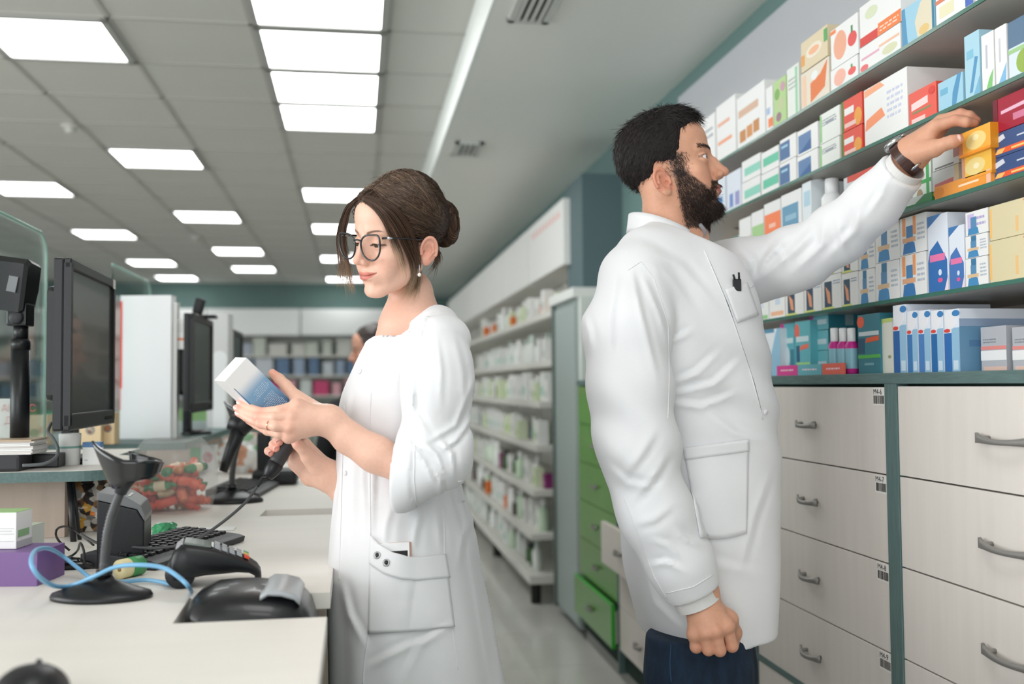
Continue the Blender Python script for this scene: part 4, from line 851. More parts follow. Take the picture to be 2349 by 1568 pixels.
# ---- black terminal sitting in the recess
zt0 = ZC-.09; q = atD(560, 1400, (yn0+yn1)/2*1.0/ (math.cos(PSI))*.99)
ta = atY(418, 1415, yn0+.05); tb = atY(722, 1415, yn0+.05)
D2 = thing('cash_terminal', 'low black curved device with a pale grey lid sunk in the counter recess', 'terminal', ((ta.x+tb.x)/2, yn0+.09, zt0))
Ld = tb.x-ta.x; secs = []; yc = (yn0+yn1)/2+.045; hwid = .1
for (s, h, k) in [(0, .086, .55), (.02, .098, .8), (.08, .108, .95), (.2, .116, 1), (.35, .1175, 1), (.5, .117, 1), (.65, .114, 1), (.78, .108, .98), (.88, .100, .94), (.95, .088, .85), (1.0, .06, .6)]:
    ring = []
    for a_i in range(20):
        a = 2*math.pi*a_i/20; c_, s_ = math.cos(a), math.sin(a)
        ring.append(Vector((ta.x+Ld*s, yc+hwid*k*math.copysign(abs(c_)**.7, c_)*.98, zt0+.0005+h/2+h/2*math.copysign(abs(s_)**.55, s_))))
    secs.append(ring)
loft(secs, mat('satin_black', (22, 23, 26), .3, coat=.15)).build('body', D2)
secs = []
for (s, h) in [(.58, .112), (.64, .1185), (.74, .117), (.84, .1115), (.885, .102)]:
    ring = []
    for a_i in range(12):
        a = 2*math.pi*a_i/12; c_, s_ = math.cos(a), math.sin(a)
        ring.append(Vector((ta.x+Ld*s, yc-.01+.07*math.copysign(abs(c_)**.4, c_), zt0+h-.004+.005*math.copysign(abs(s_)**.4, s_))))
    secs.append(ring)
loft(secs, mat('pale_grey_lid', (168, 172, 176), .3)).build('lid', D2)
# ---- mouse at the lower left
mp = atZ(70, 1600, ZC); ms = MB(); n = 28
prof = []
vs = []; fs = []
for i in range(9):
    f = i/8; r = math.sin(math.acos(min(1, f)))if f < 1 else 0.02
    for k in range(n): a = 2*math.pi*k/n; vs.append((mp.x+.031*r*math.cos(a)*1.25+.0*f, mp.y+.045*r*math.sin(a), ZC+.0005+.034*f))
for i in range(8):
    for k in range(n): fs.append([i*n+k, i*n+(k+1) % n, (i+1)*n+(k+1) % n, (i+1)*n+k])
fs.append(list(range(n))[::-1]); fs.append([8*n+k for k in range(n)])
MS = thing('computer_mouse', 'black computer mouse at the lower left corner of the counter', 'computer mouse', (mp.x, mp.y, ZC)); ms.add(vs, fs, M_blk, True).build('shell', MS)
MB().tube([(mp.x-.002, mp.y+.026, ZC+.027), (mp.x+.002, mp.y+.026, ZC+.027)], .006, M_blk2, 12).build('wheel', MS)
# ---- boxes at the left edge
PB, po, pw, ph = boxat(-70, 84, 1268, 1345, ZC, .10, mat('purple_card', (122, 92, 146), .5), 'box', 'purple cardboard box at the left edge, holding folded leaflets', 'box')
x2 = boxat(84, 104, 1256, 1330, ZC, .03, mat('dark_purple', (84, 48, 96), .5), 'leaflet', 'dark purple folded leaflets standing at the end of the purple box', 'leaflet', prints=[('r', .3, .2, .5, .8, (226, 210, 206)), ('r', .62, .25, .7, .75, (190, 170, 180))])
boxat(-60, 36, 1186, 1268, ZC+ph+.001, .055, M_paper, 'medicine_box', 'white carton with small grey print standing on the purple box', 'medicine box', prints=[('top', 0, 0, 1, 1, (160, 200, 130)), ('r', .35, .55, .95, .57, (200, 200, 204)), ('r', .35, .48, .9, .5, (200, 200, 204)), ('r', .35, .4, .95, .42, (200, 200, 204)), ('r', .35, .2, .95, .22, (206, 206, 210)), ('side', .1, .3, .8, .5, (150, 190, 140)), ('side', 0, 0, 1, .2, (190, 192, 190))], t=(po-CAMP).dot(E2)+.03)
boxat(38, 66, 1172, 1262, ZC, .06, flat((226, 230, 224)), 'medicine_box', 'white and green carton with an orange corner behind the purple box', 'medicine box', prints=[('r', .3, .1, .9, .7, (120, 168, 100)), ('top', 0, 0, 1, 1, (190, 200, 180)), ('r', 0, .88, 1, 1, (228, 96, 54))], t=(po-CAMP).dot(E2)+.18)
# phone handset
ph_ = atZ(143, 1310, ZC); PHN = thing('telephone', 'black cordless telephone lying on the counter beside the purple box', 'telephone', (ph_.x, ph_.y, ZC))
secs = []
for s in range(9):
    f = s/8; k = math.sin(math.pi*min(.98, max(.02, f*.9+.05)))**.35; ring = []
    for a_i in range(14):
        a = 2*math.pi*a_i/14; c_, s_ = math.cos(a), math.sin(a)
        ring.append(Vector((ph_.x-.075+.13*f, ph_.y+.028+.024*k*math.copysign(abs(c_)**.6, c_), ZC+.0006+.009*k+.009*k*math.copysign(abs(s_)**.6, s_))))
    secs.append(ring)
loft(secs, M_blkg).build('handset', PHN)
for r in range(4):
    for c in range(3):
        x = ph_.x-.045+r*.014; y = ph_.y+.012+c*.012; MB().box((x, y, ZC+.0175), (x+.009, y+.008, ZC+.0195), M_blk2, bev=.001).build('key', PHN)
# rolls, bags, card
rp = atZ(287, 1310, ZC+.012); rt = thing('till_roll', 'cream till roll with a green wrapper lying beside the keyboard', 'till roll', (rp.x, rp.y, ZC))
dr = Vector((.55, .83, 0)).normalized(); c0 = Vector((rp.x-.008, rp.y-.005, ZC+.0165)); R_r = .016
MB().tube([c0, c0+dr*.045], R_r, mat('cream_paper', (224, 212, 166), .6), 24).build('roll', rt)
MB().tube([c0+dr*.018, c0+dr*.046], R_r+.0006, flat((70, 150, 90)), 24).build('wrapper', rt)
MB().tube([c0-dr*.0006, c0+dr*.002], .004, flat((150, 110, 60)), 12).build('core', rt)
cd = atZ(497, 1215, ZC); tag(MB().box((cd.x-.045, cd.y-.018, ZC+.0004), (cd.x+.04, cd.y+.024, ZC+.004), M_paper, bev=.001).build('paper_pad', loc=(cd.x, cd.y, ZC)), 'small white pad of paper on the counter behind the keyboard', 'paper pad')
def bag(u0, u1, v0, v1, t, m, lab, seed, name='bag', depth=.08, zb=None):
    """crumpled bag standing on the counter"""
    a = atD((u0+u1)/2, v1, t); w = (u1-u0)/F*t/2; h = (v1-v0)/F*t; zb = ZC if zb is None else zb; rnd = np.random.RandomState(seed); ph = rnd.rand(8)*6
    vs = []; fs = []; n = 48; mm = 26
    for i in range(mm+1):
        f = i/mm
        for k in range(n):
            an = 2*math.pi*k/n; prof_ = (math.sin(math.pi*(.12+.80*f))**.45); cr = 1+.10*math.sin(5*an+ph[0]+7*f)+.06*math.sin(11*an+ph[1]-9*f)+.05*math.sin(17*f+3*an+ph[2])
            vs.append((a.x+w*prof_*cr*math.cos(an)*.95, a.y+depth/2+depth/2*prof_*cr*math.sin(an), zb+.001+h*f*(1+.02*math.sin(3*an+ph[3]))))
    for i in range(mm):
        for k in range(n): fs.append([i*n+k, i*n+(k+1) % n, (i+1)*n+(k+1) % n, (i+1)*n+k])
    fs.append(list(range(n))[::-1]); fs.append([mm*n+k for k in range(n)])
    return tag(MB().add(vs, fs, m).build(name, loc=(a.x, a.y, zb)), lab, 'bag')
def patch_mat(name, cols, scale, rough=.25, alpha=1.0):
    m = mat(name, cols[0], rough, alpha=alpha); nt = m.node_tree; v = nt.nodes.new('ShaderNodeTexVoronoi'); v.inputs['Scale'].default_value = scale
    tc = nt.nodes.new('ShaderNodeTexCoord'); nt.links.new(tc.outputs['Object'], v.inputs['Vector']); cr = nt.nodes.new('ShaderNodeValToRGB'); cr.color_ramp.interpolation = 'CONSTANT'
    sp = nt.nodes.new('ShaderNodeSeparateColor'); nt.links.new(v.outputs['Color'], sp.inputs[0]); nt.links.new(sp.outputs[0], cr.inputs[0])
    while len(cr.color_ramp.elements) < len(cols): cr.color_ramp.elements.new(.5)
    for i, c in enumerate(cols): cr.color_ramp.elements[i].position = i/len(cols); cr.color_ramp.elements[i].color = lin(c)
    nt.links.new(cr.outputs[0], nt.nodes['Principled BSDF'].inputs['Base Color']); return m
M_snack = patch_mat('snack_wrap', [(70, 50, 40), (190, 186, 180), (226, 130, 50), (110, 84, 60), (214, 206, 196), (196, 150, 60), (60, 52, 48), (150, 110, 70), (170, 166, 160), (40, 36, 34), (120, 116, 112)], 75)
bag(122, 262, 1114, 1246, 2.22, M_snack, 'shiny clear bag of brown and orange snacks under the raised shelf', 4, depth=.1)
M_gbag = patch_mat('green_white_bag', [(226, 232, 228), (70, 160, 110), (206, 216, 210), (60, 140, 96), (236, 238, 236)], 26)
bag(345, 404, 1180, 1214, 2.12, M_gbag, 'small green and white plastic bag beside the receipt printer', 6, depth=.05)
M_cbag = patch_mat('clear_bag_goods', [(222, 216, 206), (236, 236, 232), (214, 160, 130), (226, 222, 216), (240, 240, 238), (150, 190, 150)], 30)
bag(500, 640, 1000, 1090, 3.7, M_cbag, 'crumpled clear bag of goods on the counter beyond the second scanner stand', 9, depth=.16)
# telephone base and post farther along
tb_ = atZ(632, 1112, ZC); T2 = thing('telephone', 'black desk telephone base farther along the counter, behind the scanner', 'telephone', (tb_.x, tb_.y, ZC))
MB().box((tb_.x-.075, tb_.y-.02, ZC+.0005), (tb_.x+.07, tb_.y+.1, ZC+.05), M_blk, bev=.014).build('base', T2)
MB().box((tb_.x-.065, tb_.y+.05, ZC+.04), (tb_.x-.02, tb_.y+.09, ZC+.17), M_blk, bev=.008).build('handset', T2)
# ---- cables
blue = mat('light_blue_cable', (122, 178, 216), .4)
K3 = lambda u, v, z: atZ(u, v, z)
zc = ZC+.006
cpts = [(443, 1368, ZC-.05), (436, 1350, zc+.01), (415, 1327, zc+.03), (375, 1302, zc+.045), (320, 1295, zc+.05), (265, 1300, zc+.045), (215, 1322, zc+.03), (165, 1342, zc+.012), (125, 1343, zc+.02), (90, 1322, zc+.045), (72, 1290, zc+.065), (82, 1262, zc+.07), (110, 1257, zc+.06), (140, 1272, zc+.035), (180, 1303, zc+.012), (218, 1330, zc), (270, 1334, zc), (340, 1330, zc), (395, 1340, zc)]
tubeobj('network_cable', [K3(*c) for c in cpts], .0034, blue, 'light blue network cable looping over the counter around the scanner stand', 'cable', n=10)
black = mat('black_cable', (26, 24, 24), .4)
tubeobj('cable', [K3(215, 1302, zc), K3(195, 1290, zc+.01), K3(192, 1262, zc+.03), K3(184, 1245, zc+.04), K3(178, 1262, zc+.01), K3(160, 1276, zc), K3(120, 1286, zc), K3(104, 1292, zc)], .0022, black, 'thin black cable curling from the receipt printer to the telephone', 'cable')
tubeobj('cable', [K3(160, 1262, zc), K3(135, 1240, zc+.02), K3(128, 1220, zc+.04), K3(140, 1208, zc+.045), K3(165, 1212, zc+.03), K3(215, 1250, zc)], .0022, black, 'thin black cable looped against the snack bag', 'cable')
# ================================================================= distance: wall rack at the right, shelving on the back wall
M_rack = mat('rack_white_metal', (214, 213, 205), .45)
M_head = mat('header_white', (232, 232, 228), .5)
yr0 = 5.62; yr1 = 13.2; XRK = 1.22
RK = thing('shop_rack', 'long white metal wall rack stocked with bottles and packs, beyond the grey cupboard', 'shelf rack', (1.2, 9, 0))
HZ = [1.68, 1.39, 1.15, .90, .645, .40]
MB().box((XW-.03, yr0, .1), (XW-.005, yr1, 1.945), M_rack).build('back_panel', RK)
for k in range(8):
    y = yr0+k*(yr1-yr0)/7; MB().box((XW-.055, y-.015, .02), (XW-.03, y+.015, 1.945), M_rack).build('upright', RK)
for i, z in enumerate(HZ):
    xf = 1.12 if i < 2 else 1.08-.02*i
    MB().box((xf, yr0, z-.035), (XW-.03, yr1, z), M_rack, bev=.003).build('shelf', RK)
MB().box((.97, yr0-.02, .12), (XW-.03, yr1, .17), M_rack, bev=.004).build('base_deck', RK)
for k in range(5): MB().tube([(1.02, yr0+.06+k*1.6, .0), (1.02, yr0+.06+k*1.6, .12)], .03, M_dark, 12).build('foot', RK)
zt = EYE+1.09; zb2 = EYE+.70
for k in range(6):
    y0 = yr0+.05+k*1.24; ln = 1.2
    t = thing('header_panel', 'white sign panel above the wall rack, %s from the camera%s' % (ORD[k], ', with small red marks' if k == 0 else ''), 'sign panel', (1.2, y0+.6, zb2), 'header panels over the wall rack')
    MB().box((XRK-.02, y0, zb2), (XW-.03, y0+ln, zt), M_head, bev=.004).build('panel', t)
    if k == 0:
        for q in range(9): MB().box((XRK-.0206, y0+.1+q*.11, zt-.10), (XRK-.02, y0+.16+q*.11, zt-.06), flat((232, 178, 174))).build('red_mark', t)
# goods on the rack: a few kinds, every one its own object
rg = random.Random(21)
def gb_box(w, d, h, c, c2):
    b = MB().box((-d/2, -w/2, 0), (d/2, w/2, h), flat(c), bev=.002); b.box((-d/2-.0006, -w/2+.01, h*.2), (-d/2, w/2-.01, h*.5), flat(c2)); return b.build('carton')
def gb_bottle(r, h, c, capc):
    t = thing('bottle', 'x', 'bottle', (0, 0, 0)); m = flat(c); MB().lathe([(r*.9, 0), (r, .005), (r, h*.62), (r*.45, h*.74), (r*.42, h*.78)], m, n=14).build('body', t); MB().lathe([(r*.48, h*.78), (r*.5, h*.79), (r*.46, h)], flat(capc), n=12).build('cap', t); return t
kinds = [('white bottle with a pale cap', 'bottle', gb_bottle(.035, .175, (226, 228, 224), (236, 236, 234))), ('pale green bottle with a white cap', 'bottle', gb_bottle(.032, .17, (196, 216, 190), (232, 234, 230))), ('tall slim white bottle', 'bottle', gb_bottle(.026, .18, (216, 220, 214), (190, 206, 196))),
         ('white carton with a grey band', 'carton', gb_box(.09, .06, .14, (228, 228, 224), (190, 194, 190))), ('pale green carton', 'carton', gb_box(.1, .07, .12, (212, 222, 190), (170, 200, 120))), ('white carton with a mint band', 'carton', gb_box(.08, .05, .155, (230, 232, 228), (130, 196, 176))),
         ('dark brown carton', 'carton', gb_box(.07, .06, .1, (84, 76, 72), (140, 110, 90))), ('orange carton', 'carton', gb_box(.08, .06, .09, (216, 110, 40), (230, 170, 110))), ('purple carton', 'carton', gb_box(.08, .06, .09, (126, 40, 100), (180, 120, 160))), ('dark green bottle with a black cap', 'bottle', gb_bottle(.03, .14, (60, 90, 50), (34, 36, 34))), ('dark blue carton', 'carton', gb_box(.08, .05, .11, (44, 60, 84), (120, 140, 160)))]
first = {}
pos = ['on the top rack shelf', 'on the second rack shelf', 'on the third rack shelf', 'on the fourth rack shelf', 'on the fifth rack shelf', 'on the sixth rack shelf', 'on the rack base deck']
wt = {0: [3, 4, 3, 7, 0, 5], 1: [0, 2, 0, 1, 5, 3, 2], 2: [6, 4, 3, 0, 5, 3, 4], 3: [7, 10, 3, 5, 5, 4, 3, 3], 4: [8, 9, 1, 3, 0, 4, 0, 1], 5: [6, 7, 0, 3, 3, 5, 1, 0], 6: [2, 0, 5, 2, 1, 9, 0, 2]}
for i, z in enumerate(HZ+[.17]):
    xf = (1.12 if i < 2 else 1.08-.02*i) if i < 6 else .97
    y = yr0+.12; k = 0
    while y < 9.4:
        kd = wt[i][rg.randrange(len(wt[i]))]; nm, ct, ob = kinds[kd]
        depthv = rg.uniform(.05, .11)
        c = copytree(ob, loc=(xf+depthv, y, z+.0008)) if ob.type == 'EMPTY' else ob.copy()
        if ob.type != 'EMPTY': C.objects.link(c); c.location = (xf+depthv, y, z+.0008)
        s = rg.uniform(.85, 1.1); c.scale = (s, s, s*rg.uniform(.9, 1.1) if i != 1 else s); tag(c, '%s %s, beyond the cupboard' % (nm, pos[i]), ct, '%ss %s' % (nm, pos[i]))
        y += rg.uniform(.105, .17); k += 1
for nm, ct, ob in kinds:
    for ch in list(ob.children): bpy.data.objects.remove(ch)
    bpy.data.objects.remove(ob)
# ---- back wall
FS = thing('wall_shelving', 'white shelving with a plain white fascia along the back wall', 'shelving', (-3, YF-.3, 0))
def bk(u, v): return atY(u, v, YF-.55)
zf1 = bk(700, 708).z; zf0 = bk(700, 768).z
for k in range(6):
    x0 = -7.6+k*1.36; MB().box((x0, YF-.55, zf0), (x0+1.34, YF-.02, zf1), mat('fascia_white', (240, 242, 240), .4)).build('fascia', FS)
MB().box((-7.6, YF-.1, 0), (.55, YF-.03, zf0), mat('shelving_back', (196, 200, 192), .6)).build('back_panel', FS)
rows_z = [.35, .75, 1.12, 1.42, 1.72]
for z in rows_z: MB().box((-7.6, YF-.5, z-.03), (.55, YF-.1, z), M_rack).build('shelf', FS)
far_cols = {1.72: [((196, 202, 190), 'pale green'), ((206, 206, 198), 'cream'), ((170, 178, 190), 'grey blue')], 1.42: [((150, 168, 190), 'blue grey'), ((96, 124, 156), 'steel blue'), ((200, 206, 212), 'pale blue')], 1.12: [((210, 70, 120), 'pink'), ((226, 170, 180), 'rose'), ((214, 220, 216), 'white')], .75: [((110, 190, 150), 'mint'), ((150, 196, 130), 'leaf green'), ((206, 212, 204), 'white')], .35: [((180, 190, 180), 'sage'), ((206, 208, 200), 'cream')]}
for z in rows_z:
    x = -6.2; k = 0
    while x < .4:
        w = rg.uniform(.12, .26); h = rg.uniform(.16, .26); ch = far_cols[z]
        if z == 1.12 and x < -2.0: ch = far_cols[1.42]
        c, cn_ = ch[rg.randrange(len(ch))]
        o = MB().box((x, YF-.48, z+.001), (x+w, YF-.3, z+h), flat(c), bev=.003).build('carton', loc=(x+w/2, YF-.4, z+.001))
        rw = {1.72: 'top', 1.42: 'second', 1.12: 'third', .75: 'fourth', .35: 'bottom'}[z]
        tag(o, '%s carton on the %s shelf of the back wall' % (cn_, rw), 'carton', '%s cartons on the %s back wall shelf' % (cn_, rw)); x += w+rg.uniform(.01, .08); k += 1
# name each of the repeated goods by its place in its line
from collections import defaultdict
bk_g = defaultdict(list)
for o in bpy.data.objects:
    if o.parent is None and 'group' in o and ('back wall shelf' in o['group'] or 'beyond the cupboard' in o['label']): bk_g[o['label']].append(o)
for lb, os_ in bk_g.items():
    back = 'back wall' in lb; os_.sort(key=lambda o: o.location.x if back else o.location.y)
    base = lb.replace(', beyond the cupboard', '').replace('with a white cap ', '').replace('with a black cap ', '').replace('with a pale cap ', '')
    if len(os_) > 1:
        for i, o in enumerate(os_): o['label'] = base+', %s from the %s' % (ORD[i], 'left' if back else 'camera')
    else: os_[0]['label'] = base+', the only one there'
# small camera on the back wall
dcm = atD(790, 672, 12.5)
tag(MB().lathe([(.09, 0), (.1, -.03), (.08, -.10), (.03, -.13)], M_dark, org=(dcm.x, dcm.y, CEIL), n=20).build('dome_camera', loc=(dcm.x, dcm.y, CEIL)), 'dark dome camera on the far ceiling beside the woman\'s chin', 'camera')
# ================================================================= implicit surfaces for bodies and cloth
def PV(u, v, d):
    """view-aligned frame: x right, y away, z up from the floor"""
    w = atD(u, v, d); return np.array([w.dot(E1), w.dot(E2), w.z])
A3 = np.array([[E1.x, E2.x, 0], [E1.y, E2.y, 0], [0, 0, 1.0]])
def toW(P): return np.asarray(P) @ A3.T
class Grid:
    def __init__(s, lo, hi, h):
        s.lo = np.array(lo, dtype=np.float64); s.h = h; s.n = [int(math.ceil((hi[i]-lo[i])/h))+1 for i in range(3)]
        ax = [(s.lo[i]+h*np.arange(s.n[i])).astype(np.float32) for i in range(3)]
        s.X, s.Y, s.Z = np.meshgrid(*ax, indexing='ij')
    def P(s): return s.X, s.Y, s.Z
def local(P, org, R, sc=1.0):
    """R columns are the local axes in the outer frame"""
    X, Y, Z = P[0]-org[0], P[1]-org[1], P[2]-org[2]; R = np.asarray(R, dtype=np.float32)/sc
    return (X*R[0, 0]+Y*R[1, 0]+Z*R[2, 0], X*R[0, 1]+Y*R[1, 1]+Z*R[2, 1], X*R[0, 2]+Y*R[1, 2]+Z*R[2, 2])
def smin(a, b, k):
    h = np.clip(.5+.5*(b-a)/k, 0, 1); return b+(a-b)*h-k*h*(1-h)
def smax(a, b, k): return -smin(-a, -b, k)
def ell(P, c, r):
    x, y, z = (P[0]-c[0])/r[0], (P[1]-c[1])/r[1], (P[2]-c[2])/r[2]; k0 = np.sqrt(x*x+y*y+z*z)+1e-6
    k1 = np.sqrt((x/r[0])**2+(y/r[1])**2+(z/r[2])**2)+1e-6; return k0*(k0-1)/k1
def sph(P, c, r): return np.sqrt((P[0]-c[0])**2+(P[1]-c[1])**2+(P[2]-c[2])**2)-r
def cap(P, a, b, ra, rb=None):
    rb = ra if rb is None else rb; a = np.array(a, float); b = np.array(b, float); d = b-a; L2 = float(d@d)+1e-12
    t = np.clip(((P[0]-a[0])*d[0]+(P[1]-a[1])*d[1]+(P[2]-a[2])*d[2])/L2, 0, 1)
    return np.sqrt((P[0]-a[0]-t*d[0])**2+(P[1]-a[1]-t*d[1])**2+(P[2]-a[2]-t*d[2])**2)-(ra+(rb-ra)*t)
def chain(P, pts, rs, k=.006, flat_=None):
    d = None
    for i in range(len(pts)-1):
        e = cap(P, pts[i], pts[i+1], rs[i], rs[i+1]); d = e if d is None else smin(d, e, k)
    return d
def nets(D, g):
    """surface nets with numpy: vertices and quads of the zero level"""
    n = D.shape; S = D < 0; cs = [c-1 for c in n]
    def sl(a, dx, dy, dz): return a[dx:dx+cs[0], dy:dy+cs[1], dz:dz+cs[2]]
    cnt = np.zeros(cs, np.int8)
    for dx in (0, 1):
        for dy in (0, 1):
            for dz in (0, 1): cnt += sl(S, dx, dy, dz)
    act = (cnt > 0) & (cnt < 8); idx = np.full(cs, -1, np.int64); I = np.argwhere(act); idx[act] = np.arange(len(I))
    acc = np.zeros((len(I), 3)); num = np.zeros(len(I)); i, j, k = I[:, 0], I[:, 1], I[:, 2]
    for ax in range(3):
        for a in (0, 1):
            for b in (0, 1):
                o0 = [0, 0, 0]; o1 = [0, 0, 0]; oth = [q for q in range(3) if q != ax]; o0[oth[0]] = o1[oth[0]] = a; o0[oth[1]] = o1[oth[1]] = b; o1[ax] = 1
                d0 = D[i+o0[0], j+o0[1], k+o0[2]]; d1 = D[i+o1[0], j+o1[1], k+o1[2]]; c = (d0 < 0) != (d1 < 0)
                t = np.where(c, d0/np.where(c, d0-d1, 1), 0); p = np.zeros((len(I), 3)); p[:, oth[0]] = a; p[:, oth[1]] = b; p[:, ax] = t
                acc[c] += p[c]; num[c] += 1
    V = (I+acc/num[:, None])*g.h+g.lo; Q = []
    for ax in range(3):
        o = [q for q in range(3) if q != ax]; A = [slice(1, n[q]-1) for q in range(3)]; B = list(A); A[ax] = slice(0, n[ax]-1); B[ax] = slice(1, n[ax])
        s0 = S[tuple(A)]; s1 = S[tuple(B)]; e = np.argwhere(s0 != s1)
        if not len(e): continue
        sg = s0[e[:, 0], e[:, 1], e[:, 2]]; base = e.copy(); base[:, o[0]] += 1; base[:, o[1]] += 1
        def id_(da, db): q = base.copy(); q[:, o[0]] -= da; q[:, o[1]] -= db; return idx[q[:, 0], q[:, 1], q[:, 2]]
        q = np.stack([id_(1, 1), id_(0, 1), id_(0, 0), id_(1, 0)], 1)
        fl = sg if ax != 1 else ~sg
        q[~fl] = q[~fl][:, ::-1]; Q.append(q)
    return V, np.concatenate(Q)
def main_part(V, Q, frac=.02):
    """drop loose specks: keep connected pieces of some size"""
    n = len(V); lab = np.arange(n); E = np.concatenate([Q[:, [0, 1]], Q[:, [1, 2]], Q[:, [2, 3]]])
    for _ in range(60):
        a, b = lab[E[:, 0]], lab[E[:, 1]]; m = np.minimum(a, b); new = lab.copy(); np.minimum.at(new, a, m); np.minimum.at(new, b, m); np.minimum.at(new, E[:, 0], m); np.minimum.at(new, E[:, 1], m); new = new[new]; new = new[new]
        if (new == lab).all(): break
        lab = new
    cnt = np.bincount(lab, minlength=n); ok = cnt[lab] > frac*n; re = np.cumsum(ok)-1; Q = Q[ok[Q[:, 0]]]; return V[ok], re[Q]
def nz(P, f, seed):
    """cheap smooth noise, sums of sines in turned directions"""
    r = np.random.RandomState(seed); o = 0
    for i in range(4):
        d = r.randn(3); d /= np.linalg.norm(d); o = o+np.sin((P[0]*d[0]+P[1]*d[1]+P[2]*d[2])*f*(1+.37*i)+r.rand()*6.28)
    return o/4
def sstep(a, b, x): t = np.clip((x-a)/(b-a), 0, 1); return t*t*(3-2*t)
def mk(name, V, Q, m, parent, cols=None, smooth=True):
    """link a numpy mesh given in the view frame"""
    Wd = toW(V)-np.array(parent['_org']) if parent is not None else toW(V)
    me = bpy.data.meshes.new(name); me.vertices.add(len(Wd)); me.vertices.foreach_set('co', Wd.astype(np.float32).ravel())
    Q = np.asarray(Q); me.loops.add(Q.size); me.loops.foreach_set('vertex_index', Q.ravel().astype(np.int32)); me.polygons.add(len(Q))
    me.polygons.foreach_set('loop_start', np.arange(0, Q.size, Q.shape[1], dtype=np.int32)); me.polygons.foreach_set('loop_total', np.full(len(Q), Q.shape[1], np.int32))
    me.update(calc_edges=True); me.polygons.foreach_set('use_smooth', np.ones(len(Q), bool) if smooth else np.zeros(len(Q), bool)); me.materials.append(m)
    if cols is not None:
        a = me.color_attributes.new('Col', 'FLOAT_COLOR', 'POINT'); c4 = np.ones((len(V), 4), np.float32); c4[:, :3] = cols; a.data.foreach_set('color', c4.ravel())
    me.validate(); o = bpy.data.objects.new(name, me); C.objects.link(o)
    if parent is not None: o.parent = parent
    return o
def merge(parts):
    V = []; Q = []; Cc_ = []; n = 0
    for p in parts: V.append(p[0]); Q.append(p[1]+n); Cc_.append(p[2]); n += len(p[0])
    return np.concatenate(V), np.concatenate(Q), np.concatenate(Cc_)
def L3(c): return np.array(lin(c)[:3])
def rotax(v, ax, a):
    ax = ax/np.linalg.norm(ax); return v*math.cos(a)+np.cross(ax, v)*math.sin(a)+ax*(ax@v)*(1-math.cos(a))
def headframe(fwd, pitch, roll):
    """columns: her right, forward, up; pitch is nose down; roll clockwise in the picture"""
    f = np.array(fwd, float); f /= np.linalg.norm(f); up = np.array([0, 0, 1.0]); r = np.cross(f, up)
    f2 = f*math.cos(pitch)-up*math.sin(pitch); u2 = up*math.cos(pitch)+f*math.sin(pitch)
    ax = np.array([0, 1.0, 0]); return np.stack([rotax(q, ax, roll) for q in (r, f2, u2)], 1)
